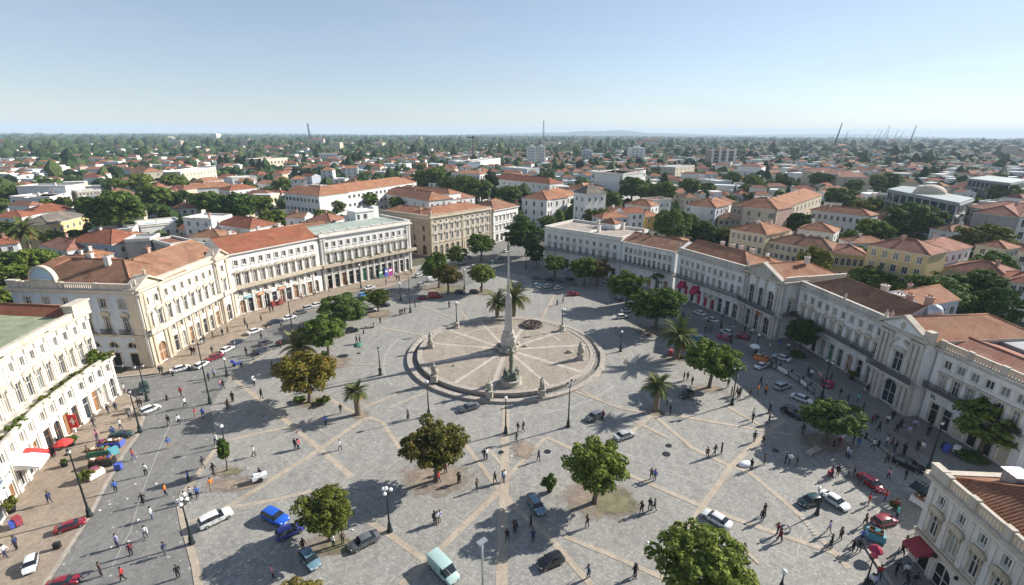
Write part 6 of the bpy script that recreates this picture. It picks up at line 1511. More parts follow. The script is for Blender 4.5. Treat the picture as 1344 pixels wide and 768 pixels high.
def build_small():
    stall(149, 593, .2, 2.6, 'cloth_blue', 'low stall under a blue cloth', [('cloth_purple', 'crate of purple goods'), ('cloth_white', 'crate of white goods'), ('cloth_beige', 'crate of tan goods')])
    stall(138, 617, .3, 2.4, 'iron', 'dark draped stall heaped with goods', [('cloth_white', 'crate of white goods'), ('cloth_red', 'crate of dark red goods'), ('cloth_blue', 'crate of blue goods')])
    stall(133, 604, .3, 2.0, 'cloth_green', 'green draped stall', [('cloth_beige', 'crate of tan goods'), ('cloth_green', 'crate of green goods')])
    stall(128, 632, 1.2, 1.6, 'cloth_white', 'small white draped stall', [('cloth_purple', 'crate of purple goods')])
    stall(364, 404, .9, 2.6, 'cloth_red', 'red draped stall near the red roofed palace', [('cloth_scar', 'crate of red goods'), ('cloth_white', 'crate of white goods'), ('cloth_blue', 'crate of blue goods')])
    stall(1000, 470, -.9, 2.4, 'cloth_orange', 'terrace table under a salmon cloth', [('cloth_white', 'crate of white goods'), ('cloth_orange', 'crate of orange goods')])
    stall(1151, 703, -.5, 1.5, 'cloth_teal', 'small cart with a teal cover', [('cloth_teal', 'crate of teal goods')])
    stall(1213, 658, -1.2, 2.0, 'cloth_white', 'cart with a dark roof beside the corner house', [('cloth_beige', 'crate of tan goods')], 'irongreen')
    umbrella(91, 604, 'cloth_scar', 'scarlet parasol before the left palace'); umbrella(1247, 540, 'cloth_teal', 'pale green parasol by the right wing', 2.4, 1.1); umbrella(990, 463, 'cloth_white', 'small white parasol by the terrace tables', 2.3, .9)
    umbrella(1150, 728, 'cloth_crim', 'crimson parasol folded low by the red lamp', 1.6, .6); umbrella(472, 466, 'cloth_green', 'dark green parasol on the square', 2.2, .9)
    land('the kerbside stalls', *at(146, 600)); land('the scarlet parasol', *at(88, 590)); land('the terrace tables', *at(1000, 470))
    bench(1069, 591, .5, 'grey stone bench under the shaded tree'); bench(486, 432, .2, 'grey stone bench at the path crossing')
    # bins, boxes, hand carts
    for u, v, mt, d, s in ((881, 464, 'cloth_red', 'red box on legs beside the large palm', 1.0), (1243, 588, 'cloth_blue', 'blue folding board on the right pavement', .9), (1256, 589, 'cloth_white', 'white folding board on the right pavement', .9), (159, 622, 'cloth_blue', 'blue cloth bundle at the road kerb', .8), (153, 604, 'cloth_teal', 'turquoise cloth heap by the stalls', 1.0), (1241, 585, 'iron', 'dark bin on the right pavement', .8), (125, 541, 'cloth_purple', 'purple bundle on the left pavement', .7), (78, 593, 'iron', 'dark cabinet beside the shop wall', 1.2), (70, 606, 'cloth_red', 'maroon cabinet beside the shop wall', 1.0), (152, 611, 'cloth_yellow', 'yellow box by the stalls', .6), (172, 548, 'concrete', 'grey handcart on the left pavement', .9), (28, 697, 'cloth_red', 'red crate pile by the shop front', .9), (24, 700, 'cloth_blue', 'blue crate pile by the shop front', .8), (1224, 735, 'whitepl', 'white dish shaped stand by the corner shop', .7), (1090, 505, 'cloth_crim', 'pink trolley by the barrier end', .9), (80, 727, 'iron', 'black bag lying on the tan pavement', .6), (1092, 620, 'cloth_red', 'maroon suitcase in the palace shade', .6)):
        x, y = at(u, v); z = .12 if onwalk(x, y) else .006; r = empty('box', (x, y, z), rnd.uniform(0, 3)); mb = MB(); mb.box(-.45*s, .45*s, -.3*s, .3*s, .18*s, 1.0*s); mb.box(-.49*s, .49*s, -.34*s, .34*s, 1.002*s, 1.08*s); mb.box(-.2*s, .2*s, -.312*s, -.302*s, .6*s, .8*s); mb.build('case', M[mt], r); mb = MB()
        for sx in (-1, 1):
            for sy in (-1, 1): mb.box(sx*.38*s-.03, sx*.38*s+.03, sy*.24*s-.03, sy*.24*s+.03, 0, .178*s)
        mb.build('leg', M['iron'], r); auto(r, d, 'box', x, y)
    # barriers along the lit pavement edge
    P = px((1006, 477), (1020, 483), (1035, 491), (1050, 500), (1060, 508), (1070, 515))
    for a, b in zip(P, P[1:]):
        s = Seg(b, a); L = s.L; mb = MB(); o = (a[0], a[1], .12); s = Seg((b[0]-a[0], b[1]-a[1]), (0, 0))
        s.box(mb, .1, L-.1, -.03, .03, 1.0, 1.08); s.box(mb, .1, L-.1, -.03, .03, .12, .2)
        for t in (.1, L-.16): s.box(mb, t, t+.06, -.03, .03, 0, 1.0)
        for t in (.3, L-.4): s.box(mb, t, t+.06, -.35, .35, 0, .06)
        f = mb.build('crowd_barrier', M['iron'], None, o); pn = MB(); s.box(pn, .17, L-.17, -.012, .012, .21, .99); pn.build('panel', M['cloth_white'] if P.index(a) % 2 else M['metal'], f); auto(f, 'panelled barrier at the pavement edge', 'barrier', a[0], a[1], 'plaza', 'barriers on the right pavement')
        bollard(*proj(a[0]+.5, a[1], 0)[:2], 'dark bollard beside the barriers', 1.5)
    for u, v in ((1130, 573), (1138, 571), (299, 497.5), (1086, 500), (478, 440), (491, 431), (787, 466), (596, 486.5), (200, 545), (221, 530), (1096, 582), (1122, 553), (1155, 581), (1190, 606), (1000, 463), (975, 443), (930, 420), (228, 498), (250, 491), (290, 470), (350, 435)): bollard(u, v, 'dark iron bollard', .95)
    # white cover on the paving, people's cart, papers
    x, y = at(981, 607); mb = MB(); mb.ball((0, 0, .1), .8, 0, 14, 8, (1.25, .7, .45)); mb.box(-.5, .5, -.3, .3, -.02, .06); auto(mb.build('white_cover', M['whitepl'], None, (x, y, .02), .2), 'rounded white cover lying on the paving', 'cover', x, y)
    x, y = at(344, 634); r = empty('handcart', (x, y, .01), .6); mb = MB(); mb.box(-.8, .8, -.4, .4, .35, .8); mb.box(-.6, .2, -.3, .3, .802, 1.05); mb.build('tray', M['whitepl'], r); mb = MB(); X = Matrix.Rotation(R(90), 4, 'X')
    for sy in (-.45, .45): mb.lathe([(.3, -.05), (.3, .05)], 12, (0, sy, .3), M=X)
    mb.build('wheel', M['tyre'], r); mb = MB(); mb.tube([(-.8, -.3, .7), (-1.3, -.3, .95), (-1.3, .3, .95), (-.8, .3, .7)], .03); mb.build('handle', M['iron'], r); auto(r, 'white handcart on the diagonal stone strip', 'handcart', x, y)
    for i, (u, v) in enumerate(((96, 655), (102, 664), (115, 690), (134, 676), (147, 668), (170, 660), (180, 641), (328, 619), (674, 599), (854, 710), (466, 698), (150, 724), (172, 716), (120, 735), (185, 688), (208, 640), (862, 480), (770, 505), (1034, 590))):
        x, y = at(u, v); mb = MB(); mb.add([(-.12, -.09, 0), (.1, -.1, .03), (.13, .08, .01), (0, .12, .06), (-.11, .09, 0)], [(0, 1, 2, 3, 4)]); auto(mb.build('paper_scrap', M['cloth_white'], None, (x, y, .03), i), 'white scrap of paper on the paving', 'litter', x, y, 'plaza', 'paper scraps')
    # scooter with rider's box
    x, y = at(313, 484); r = empty('scooter', (x, y, .01), .5); mb = MB(); mb.tube([(-.6, 0, .55), (-.2, 0, .4), (.25, 0, .35), (.5, 0, .8)], [.2, .2, .16, .12]); mb.ball((-.45, 0, .75), .3, 0, 8, 5, (1.3, .7, .5)); mb.box(-.95, -.5, -.25, .25, .8, 1.25, 0); mb.build('body', M['cloth_blue'], r); mb = MB()
    for sx in (-.55, .6): mb.lathe([(.14, -.05), (.25, -.05), (.25, .05), (.14, .05)], 12, (sx, 0, .25), M=X)
    mb.build('wheel', M['tyre'], r); mb = MB(); mb.tube([(.5, -.35, 1.05), (.5, 0, 1.0), (.5, .35, 1.05)], .03); mb.build('handlebar', M['iron'], r); auto(r, 'blue scooter with a rear box', 'scooter', x, y)
# ------------------------------------------------------------------ houses and the city beyond
SW = {}
def simplewin(w, h, dark):
    k = (round(w, 1), round(h, 1), dark)
    if k not in SW:
        mb = MB(); w, h = k[0], k[1]
        mb.box(-w/2-.12, w/2+.12, -.06, .02, -.12, h+.12, 0); mb.box(-w/2, w/2, -.09, -.055, 0, h, 1); mb.box(-.04, .04, -.11, -.091, 0, h, 0); mb.box(-w/2-.2, w/2+.2, -.18, -.062, -.2, -.121, 0)
        SW[k] = mb.mesh('window', [M['trimwhite'], M[dark]])
    return SW[k]
def house(p0, p1, h, depth, label, roof='hip', wall='wallwhite', tile='roof', rise=None, floors=2, bays=4, sidebays=2, dark='glass', name='house', cat='house', chim=1, landmark=None, ww=.95, wh=1.4, parap=0, autol=None, gables=True, rz=None):
    o = p0; r = empty(name, (o[0], o[1], 0)); s = Seg((0, 0), (p1[0]-o[0], p1[1]-o[1]))
    L = s.L; S4 = [s, Seg(s.p(L)[:2], s.p(L, -depth)[:2]), Seg(s.p(L, -depth)[:2], s.p(0, -depth)[:2]), Seg(s.p(0, -depth)[:2], s.p(0)[:2])]
    mb = MB()
    for q in S4: wallgrid(mb, q, -.1, h, [])
    fl = (h-.6)/max(1, floors)
    for q, n in ((S4[0], bays), (S4[1], sidebays), (S4[3], sidebays)):
        for f in range(floors):
            for i in range(n):
                if floors*(bays+2*sidebays) > 98 and q is not s: continue
                hh = min(wh, fl*.55); put('window', simplewin(min(ww, q.L/max(1, n)*.5), hh, dark), r, q.p(.4+(q.L-.8)*(i+.5)/n, 0, .7+fl*f+(fl-hh)*.35), q.a)
    e = .35
    for q in S4: q.box(mb, -.2, q.L+.2, -.02, .22, h-.25, h-.002, 1)
    mb.build('wall', [M[wall], M['trimwhite']], r)
    rf = MB(); rise = rise if rise is not None else min(3.2, min(L, depth)*.24)
    if roof == 'flat':
        rf.poly([s.p(.1, -.1, h), s.p(L-.1, -.1, h), s.p(L-.1, -depth+.1, h), s.p(.1, -depth+.1, h)]); parapet(rf, S4, h, .6, .25, 1, .1)
        rf.build('roof', [M[tile], M['trimwhite']], r)
    else:
        q, a0, a1, b0, b1 = (s, 0, L, -depth, 0) if L >= depth else (Seg(s.p(L/2, 0)[:2], s.p(L/2, -depth)[:2]), 0, depth, -L/2, L/2)
        hiproof(rf, q, a0, a1, b0, b1, h, rise, roof == 'hip', roof == 'hip', 0, .35); rf.build('roof', [M[tile], M[wall], M[tile]], r)
    for i in range(chim):
        t = L*(.25+.5*rnd.random()); chimney(r, s.p(t, -depth*rnd.uniform(.35, .65)), h+(rise*.55 if roof != 'flat' else 0), 1.5, .7, rnd.choice(['trimwhite', 'pink', 'wallwhite']), s.a)
    if bays and rnd.random() < .5:
        q = s.p(L*rnd.uniform(.2, .8), -depth*rnd.uniform(.3, .6)); mb = MB(); z = h+.4; mb.tube([(q[0], q[1], z), (q[0], q[1], z+3.4)], .05, 4); mb.box(q[0]-.5, q[0]+.5, q[1]-.03, q[1]+.03, z+3.1, z+3.18); mb.box(q[0]-.35, q[0]+.35, q[1]-.03, q[1]+.03, z+2.75, z+2.83); mb.build('aerial', M['iron'], r)
    c = s.p(L/2, -depth/2); HOUSES.append((o[0]+c[0], o[1]+c[1], max(L, depth)*.62))
    if autol: auto(r, autol, cat, o[0]+c[0], o[1]+c[1], 'city', 'houses of the town')
    else: tag(r, label, cat)
    if landmark: land(landmark, o[0]+c[0], o[1]+c[1], 'city')
    return r
HOUSES = []
def eh(u0, v0, u1, v1, h, depth, label, **k): return house(at(u0, v0, h), at(u1, v1, h), h, depth, label, **k)
def build_mid():
    eh(63, 301, 114, 288, 8.5, 10, 'yellow villa with grey roof beyond the left palace', wall='yellow', tile='roofgreyb', floors=2, bays=6, landmark='the yellow villa', chim=0)
    eh(86, 323, 145.5, 326, 7.5, 13, 'lavender walled house with a broad red hip roof', wall='lavender', tile='roofred', bays=4, floors=2, landmark='the lavender house', ww=.8)
    eh(147, 327, 207, 314.5, 7.2, 8, 'white house with orange roof right of the lavender one', wall='wallwhite', tile='roof', bays=3)
    eh(163, 322, 196, 320, 8.5, 8, 'roofless grey concrete block with stained walls', roof='flat', wall='concrete', tile='greyroof', bays=0, sidebays=0, floors=1, landmark='the grey concrete block', chim=0)
    eh(198, 321, 223, 327, 8.0, 6, 'low maroon stained wall block beside the concrete one', roof='flat', wall='concrete', tile='roofpink', bays=1, sidebays=0, floors=1, chim=0)
    eh(183, 303, 238, 297, 5.5, 14, 'long low white flat roof with a grey cover', roof='flat', wall='wallwhite', tile='whiteroof', bays=4, floors=1)
    eh(239, 291.7, 276, 293, 9.5, 10, 'white box shaped house with flat roof', roof='flat', wall='wallwhite', tile='whiteroof', bays=3, floors=3, landmark='the white box house', chim=1)
    eh(281, 298, 327, 304, 7.5, 11, 'white house with a red double hip roof behind the red roofed palace', wall='wallwhite', tile='roofred', bays=4, landmark='the double hip roofed house')
    eh(330, 306, 351, 299, 6.5, 6, 'small peach gabled house beside the red double hip', wall='paleyellow', tile='rooforange', roof='gable', bays=2)
    eh(245, 316, 288, 316, 6.5, 9, 'dark orange roofed house behind the long palace', wall='wallwhite', tile='roofbrown', bays=3)
    eh(217, 330, 241, 333, 5, 8, 'low white annex behind the cream palace', roof='flat', wall='wallwhite', tile='whiteroof', bays=2, floors=1)
    eh(110, 345, 148, 338, 7, 6, 'narrow house with a long orange roof behind the cream palace', wall='wallwhite', tile='rooforange', bays=2)
    eh(50, 328, 87, 335, 6, 9, 'faded red roofed cottage by the tall palm', wall='wallwhite', tile='roofpink', bays=2)
    eh(-14, 330, 22, 326, 6, 10, 'white cottage with red roof at the left edge', wall='wallwhite', tile='roofred', bays=2, landmark='the left edge cottage')
    eh(-12, 293, 27, 292, 6, 10, 'white house with dark red roof at the left edge', wall='wallwhite', tile='roofred', bays=3)
    eh(38, 287, 98, 281, 6, 12, 'low spread house with several red roofs', wall='wallwhite', tile='roofred', bays=5, floors=1)
    eh(11, 266, 63, 266, 8, 12, 'white modern school with ribbon windows', roof='flat', wall='wallwhite', tile='whiteroof', bays=7, floors=2, dark='glassblue', landmark='the white modern school', ww=1.6)
    eh(64, 266.5, 99, 257, 8, 10, 'white modern block right of the school', roof='flat', wall='wallwhite', tile='greyroof', bays=6, floors=2)
    eh(20, 252.5, 84, 251.5, 11, 14, 'long pale flat roofed hall behind the school', roof='flat', wall='wallwhite', tile='greyroof', bays=0, sidebays=0, floors=1)
    eh(100, 258, 131, 255.5, 8.5, 9, 'beige and white flats beside the modern block', roof='flat', wall='beige', tile='greyroof', bays=6, floors=3)
    eh(139, 262, 178, 259, 7, 14, 'long brown red roofed house amid the trees', wall='wallwhite', tile='roofbrown', bays=4, floors=1)
    eh(224, 279, 257, 277.5, 6, 8, 'pinkish white cottage amid the dark trees', wall='wallwhite', tile='roofpink', bays=3, floors=2)
    eh(374, 289, 399, 289, 8, 7, 'white gabled house by the palm like tree', wall='wallwhite', tile='roofbrown', bays=2, roof='gable'); eh(401, 292, 433, 294, 7, 10, 'white house with maroon hip roof behind the green roof', wall='wallwhite', tile='roofpink', bays=4)
    eh(371.5, 256, 417, 260, 13, 16, 'end block of the barracks with three window rows', wall='wallwhite', tile='rooforange', bays=9, floors=3, landmark='the long barracks', sidebays=0, ww=1.4, name='barracks', cat='barracks')
    eh(418, 260, 545, 240.5, 12.5, 14, 'long white barracks with an orange hip roof', wall='wallwhite', tile='rooforange', bays=22, floors=3, sidebays=0, ww=1.5, name='barracks', cat='barracks')
    eh(497, 254.5, 561, 265, 9, 14, 'white house with a wide orange hip roof behind the stone palace', wall='wallwhite', tile='roof', bays=6, floors=2, landmark='the wide orange roof', sidebays=4)
    eh(518, 250, 588, 256, 10, 9, 'long orange roofed range behind the wide orange roof', wall='wallwhite', tile='rooforange', bays=9, floors=2); eh(594, 263, 622, 259, 7, 9, 'white low house beside the tree row', wall='wallwhite', tile='roofpink', bays=3)
    eh(590.7, 227.5, 628, 229, 16, 16, 'white and blue windowed office with tan roof', wall='wallwhite', tile='rooforange', bays=9, floors=3, sidebays=6, landmark='the blue windowed office', ww=2.6, wh=3, rise=1.5)
    eh(642, 234.5, 720, 241, 9, 14, 'long low red roofed hall left of the tower house', wall='wallwhite', tile='roofred', bays=10, floors=2)
    eh(691, 259, 716, 262, 12, 14, 'end of the tower house with orange roof', wall='wallwhite', tile='rooforange', bays=5, floors=3, sidebays=3, wh=1.9); eh(716.6, 262.3, 757, 254, 12, 13, 'white tower house range with tall windows', wall='wallwhite', tile='rooforange', bays=11, floors=3, sidebays=3, wh=1.9, landmark='the tower house')
    r = eh(752, 251, 768, 253.5, 17, 10, 'white tower with a dark mansard roof', wall='wallwhite', tile='roofgreyb', bays=2, floors=4, sidebays=3, rise=3, name='tower', cat='tower'); eh(768.5, 250, 790, 246, 13, 12, 'orange roofed house right of the mansard tower', wall='wallwhite', tile='rooforange', bays=5, floors=2)
    eh(774.8, 225, 815.7, 227.5, 17, 22, 'pale blue windowed offices with tan flat roof', roof='flat', wall='wallwhite', tile='roof', bays=10, floors=4, sidebays=0, ww=3, wh=2.4, landmark='the tan roofed offices', dark='glassblue'); eh(816.5, 227.5, 846, 222.5, 17, 18, 'white striped office wing with tan roof', roof='flat', wall='wallwhite', tile='roof', bays=9, floors=4, sidebays=0, ww=4, wh=2)
    # tower blocks
    for u0, u1, vb, vt, wl, lb, st in ((689.5, 701, 219, 192.6, 'wallwhite', 'white tower block, left half of a pair', 0), (702.5, 713, 219, 192.4, 'wallwhite', 'white tower block, right half of a pair', 0), (761, 775.6, 212, 197, 'wallblue', 'dark glazed tower block between the white ones', 1), (823, 843.6, 214.5, 192.6, 'wallwhite', 'white tower block with balconies', 0), (851, 861, 198, 187, 'beige', 'small far beige tower block', 0), (929, 962, 221, 194.5, 'brownwall', 'brown tower block with pale vertical bands', 2), (275, 283.5, 190.5, 180, 'wallwhite', 'far white tower block on the left', 0), (222, 232, 201, 188, 'wallwhite', 'far white slab block amid woods', 0)):
        a, b = at(u0, vb), at(u1, vb); h = hgt(*a, vt); w = math.hypot(b[0]-a[0], b[1]-a[1]); r = empty('tower_block', a); s = Seg((0, 0), (b[0]-a[0], b[1]-a[1])); d = w*.8; mb = MB()
        for q in (s, Seg(s.p(w)[:2], s.p(w, -d)[:2]), Seg(s.p(w, -d)[:2], s.p(0, -d)[:2]), Seg(s.p(0, -d)[:2], s.p(0)[:2])): wallgrid(mb, q, 0, h, [])
        mb.poly([s.p(0, 0, h), s.p(w, 0, h), s.p(w, -d, h), s.p(0, -d, h)]); mb.build('wall', M[wl], r); fl = max(5, int(h/3.2))
        if fl > 14: fl = 14
        if st < 2:
            sm = MB(); n = 3; f = h/fl
            for i in range(fl):
                for j in range(n): wx = w*(.12+.76*(j+.5)/n); put('window', simplewin(w*.13, f*.4, 'glass' if st else 'shutter'), r, s.p(wx, 0, f*(i+.3)), s.a)
            if st:
                b2 = MB(); s.box(b2, w*.02, w*.1, 0, .6, 0, h+1); s.box(b2, w*.9, w*.98, 0, .6, 0, h+1); b2.build('pier', M['wallwhite'], r)
        else:
            for j in range(4):
                b2 = MB(); s.box(b2, w*(.02+.29*j), w*(.1+.29*j), 0, 1.5, 0, h+2.5); b2.build('pier', M['wallwhite'], r)
            for j in range(3):
                for i in range(fl): put('window', simplewin(w*.14, h/fl*.6, 'glass'), r, s.p(w*(.205+.29*j), 0, h/fl*(i+.2)), s.a)
        b2 = MB(); s.box(b2, w*.3, w*.7, -d*.7, -d*.3, h, h+2.5); b2.build('rooftop_room', M[wl], r)
        tag(r, lb, 'tower block'); land({761: 'the dark glazed tower', 823: 'the right white tower', 929: 'the brown banded tower', 275: 'the far white tower'}.get(u0), a[0], a[1], 'city') if u0 in (761, 823, 929, 275) else None
    # centre right town houses
    eh(898.6, 266, 938, 270, 11, 12, 'white blue shuttered town house with orange roof', wall='wallblue', tile='rooforange', bays=6, floors=3, sidebays=3, landmark='the blue shuttered house'); eh(938.5, 270, 959, 263.5, 11, 10, 'white town house wall with three windows', wall='wallwhite', tile='rooforange', bays=3, floors=3, sidebays=0)
    eh(960, 266, 1019, 272, 13, 14, 'pinkish brick palace with cornice and dormers', wall='pink', tile='roof', bays=9, floors=3, sidebays=0, landmark='the pink brick palace', wh=1.8); eh(1019.5, 272, 1078, 251.5, 13, 12, 'long tan side of the pink palace under an orange roof', wall='beige', tile='rooforange', bays=11, floors=3, sidebays=3, wh=1.8)
    eh(941.6, 283, 966, 284.5, 7, 9, 'small cream house with brown roof', wall='paleyellow', tile='roofbrown', bays=3); eh(966.5, 284.5, 986, 278.5, 7, 8, 'small white house beside the cream one', wall='wallwhite', tile='roofbrown', bays=3)
    eh(958, 297.5, 1005, 305, 10.5, 12, 'tan town house with pale orange hip roof', wall='paleyellow', tile='rooforange', bays=6, floors=3, landmark='the tan town house', wh=1.9); eh(1005.5, 305, 1036, 298, 9.5, 10, 'tan wing with orange roof behind the arcade', wall='beige', tile='rooforange', bays=4, floors=3)
    eh(1008, 312.5, 1092.5, 326, 8.5, 10, 'long cream house with dark brown roof', wall='paleyellow', tile='roofbrown', bays=10, floors=3, landmark='the long cream house', wh=1.7)
    eh(1093, 327.5, 1138.5, 331, 8.5, 9, 'cream house with salmon roof left of the yellow one', wall='yellow', tile='roofpink', bays=5, floors=2, wh=1.9)
    eh(1139, 316.5, 1219.5, 329.5, 12.5, 10, 'large yellow apartment house with red roofs', wall='yellow', tile='roofpink', bays=5, floors=4, landmark='the yellow apartment house', sidebays=0, ww=1.0, wh=1.9, roof='hip'); eh(1220, 329.5, 1275, 317.5, 11.5, 9, 'pale pink side wing of the yellow apartment house', wall='wallwhite', tile='roofpink', bays=6, floors=3, sidebays=0)
    eh(1046, 296.5, 1094, 301.5, 8, 10, 'small white house with a neat red hip roof', wall='wallwhite', tile='rooforange', bays=4, floors=2, landmark='the small white hip roofed house'); eh(1063, 271, 1140.6, 279, 9, 9, 'long white house with two window rows', wall='wallwhite', tile='roof', bays=9, floors=2, wh=1.7)
    eh(1238, 346, 1325, 361, 8, 11, 'cream house with dusty red roof on the right', wall='paleyellow', tile='roofpink', bays=6, floors=2, landmark='the dusty red roofed house'); eh(1323, 363, 1375, 369, 8.5, 10, 'white house with red roof cut by the right edge', wall='wallwhite', tile='roofred', bays=4, floors=3); eh(1306, 318, 1352, 325, 8, 9, 'pale pink house amid trees at the right edge', wall='wallwhite', tile='roofpink', bays=4)
    eh(1247, 292, 1275, 296, 7, 8, 'low house with a red gable behind the yellowish tree', wall='wallwhite', tile='roofpink', roof='gable', bays=2)
    eh(1268, 264, 1335, 277.5, 13, 16, 'white institute with tall windows and brown red roof', wall='wallwhite', tile='roofpink', bays=9, floors=3, sidebays=4, wh=2.4, ww=1.3, landmark='the white institute'); eh(1336, 278, 1375, 268, 13, 12, 'grey side of the white institute', wall='concrete', tile='roofpink', bays=4, floors=3, sidebays=0)
    eh(819, 266, 853, 269, 8, 9, 'orange and white house with a gable', wall='wallwhite', tile='rooforange', bays=3); eh(783, 277, 822, 280, 7, 10, 'round fronted orange roofed house behind the pale palace', wall='orange', tile='rooforange', bays=3, floors=1); eh(845, 283, 866, 281, 7, 7, 'small ochre house beside the big tree', wall='orange', tile='rooforange', bays=2); eh(855, 262, 880, 260, 9, 8, 'white stepped house with open stair', wall='wallwhite', tile='roofpink', bays=3, roof='flat')
    eh(167, 228, 187, 231, 11, 12, 'beige house with an orange gable far left', wall='beige', tile='rooforange', bays=3, floors=3, landmark='the beige gabled house'); eh(187.5, 231.5, 208, 229, 10, 10, 'bright yellow house with orange roof', wall='orange', tile='rooforange', bays=3, floors=2, landmark='the bright yellow house')
    eh(235, 231, 281.5, 224, 10, 14, 'long cream flat roofed hall amid trees', roof='flat', wall='beige', tile='whiteroof', bays=10, floors=2, landmark='the long cream hall', wh=2); eh(238, 253, 308, 248.5, 7, 12, 'long red roofed house behind the dark trees', wall='wallwhite', tile='roof', bays=6, floors=1); None
    eh(303, 238, 335, 236, 9, 12, 'white modern house with terraces', roof='flat', wall='wallwhite', tile='whiteroof', bays=5, floors=2); eh(341.5, 213, 375, 210.5, 13, 20, 'cream civic building with long cornice', roof='flat', wall='beige', tile='roof', bays=7, floors=2, landmark='the cream civic building', wh=2.6, ww=2); eh(418, 205, 441, 204.5, 13, 18, 'white flat roofed block left of centre', roof='flat', wall='wallwhite', tile='whiteroof', bays=6, floors=3, landmark='the white flat block')
    eh(586, 211.5, 612, 214, 9, 16, 'pale blue factory hall', roof='flat', wall='wallblue', tile='whiteroof', bays=4, floors=1); eh(612.5, 214, 655, 208, 9, 16, 'white factory hall with flat roof', roof='flat', wall='wallwhite', tile='greyroof', bays=6, floors=2, landmark='the white factory hall', ww=2); eh(660, 220, 690, 222, 9, 16, 'pale flat roofed shed by the white towers', roof='flat', wall='wallblue', tile='whiteroof', bays=3, floors=1)
    eh(885, 218, 910, 215, 11, 14, 'cream office with flat roof left of the brown tower', roof='flat', wall='beige', tile='greyroof', bays=5, floors=3); eh(966, 215, 998, 216, 11, 16, 'pink roofed hall right of the brown tower', wall='wallwhite', tile='roofpink', bays=5, floors=1, landmark='the pink roofed hall'); eh(1052, 219.5, 1098, 227.5, 12, 20, 'long beige house with many red roofs', wall='beige', tile='roofpink', bays=9, floors=3); eh(1099, 225, 1126, 220, 13, 16, 'stepped beige apartment stack with balconies', roof='flat', wall='beige', tile='roofpink', bays=7, floors=5, wh=1.5, landmark='the stepped apartment stack')
    eh(914, 233, 942, 236, 8, 12, 'low white hall with a pale roof', roof='flat', wall='wallwhite', tile='whiteroof', bays=3, floors=1); eh(1010, 212, 1040, 214, 9, 16, 'pale grey roofed hall with glazed front', roof='flat', wall='wallwhite', tile='whiteroof', bays=4, floors=1, dark='glassblue')
    # glass halls
    for (P, h, lb, dome) in ((((1162, 243), (1260, 261), (1278.6, 254)), 15, 'dark glass hall with a ribbed dome on its flat roof', 1), (((1268, 228), (1326, 234), (1350, 229)), 14, 'far dark glass hall with overhanging roof', 0)):
        a, b, c = at(*P[0], h), at(*P[1], h), at(*P[2], h); o = a; r = empty('glass_hall', o); A, B_, Cc = (0, 0), (b[0]-a[0], b[1]-a[1]), (c[0]-a[0], c[1]-a[1]); D = (Cc[0]-B_[0], Cc[1]-B_[1])
        tag(r, lb, 'hall'); land('the domed glass hall' if dome else 'the far glass hall', (a[0]+b[0])/2, (a[1]+b[1])/2, 'city')
        def ins(k): return [(A[0]*k+(1-k)*(B_[0]+D[0]/2)*.5+0, A[1]*k+(1-k)*(B_[1])*.5) for _ in (0,)]
        q = [A, B_, Cc, D]; m_ = ((Cc[0])/2, (Cc[1])/2); sh = lambda k: [(m_[0]+(p[0]-m_[0])*k, m_[1]+(p[1]-m_[1])*k) for p in q]
        mb = MB(); mb.prism(sh(.93), 0, h-1.2); mb.build('glazing', M['glassblue'], r); mb = MB(); mb.prism(q, h-1.2, h-.6); mb.prism(sh(.97), h-.598, h+.1); mb.build('roof', M['hallroof'], r)
        mb = MB(); mb.prism(sh(.99), h*.62, h*.62+.7); mb.prism(sh(.985), 0, .5); mb.build('floor_band', M['concrete'], r)
        sg = segs_of(sh(.935)[:3]); i = 0
        for s in sg:
            n = 9 if s is sg[0] else 4
            for k in range(n+1): mb = MB(); s.box(mb, max(0, s.L*k/n-.08), s.L*k/n+.08, 0, .3, 0, h-1.21); mb.build('column', M['whitepl'], r)
        if dome:
            mb = MB(); mb.ball((m_[0]*1.05, m_[1]*1.05, h-.3), 1, 0, 22, 12, (6.5, 5.0, 4.2)); mb.build('dome', M['beige'], r)
    # masts and cranes
    def lattice(u, v, vt, w, lean, lb, name='mast', dist=None):
        x, y = at(u, v); h = hgt(x, y, vt); r = empty(name, (x, y, 0)); mb = MB(); n = 10
        for sx in (-1, 1):
            for sy in (-1, 1): mb.tube([(sx*w, sy*w, 0), (sx*w*.35+lean, sy*w*.35, h)], w*.26, 4)
        for i in range(n):
            f = lambda t: w*(1-.65*t); t0, t1 = i/n, (i+1)/n; k = 1 if i % 2 else -1
            mb.tube([(-k*f(t0)+lean*t0, -f(t0), h*t0), (k*f(t1)+lean*t1, -f(t1), h*t1)], w*.18, 4); mb.tube([(-f(t0)+lean*t0, -k*f(t0), h*t0), (-f(t1)+lean*t1, k*f(t1), h*t1)], w*.18, 4)
        mb.build('lattice', M['iron'], r); mb = MB(); mb.box(-w*.8+lean, w*.8+lean, -w*.8, w*.8, h, h+w*1.1); mb.box(-w*1.8, w*1.8, -w*1.8, w*1.8, -.1, w*.6); mb.build('head', M['iron'], r); tag(r, lb, 'mast' if name == 'mast' else 'crane'); return r
    lattice(711, 190, 159, 2.6, 0, 'tall thin lattice mast on the horizon above the white towers'); lattice(406, 192, 166.5, 3.0, -3, 'stout lattice tower on the horizon left of centre')
    r = lattice(620, 219, 181, 1.4, 0, 'orange brown tower crane above the factory', 'tower_crane'); x, y = at(620, 219); h = hgt(x, y, 181); mb = MB(); mb.box(-7, 3, -.7, .7, h-.5, h+.8); mb.build('jib', M['rust'], r)
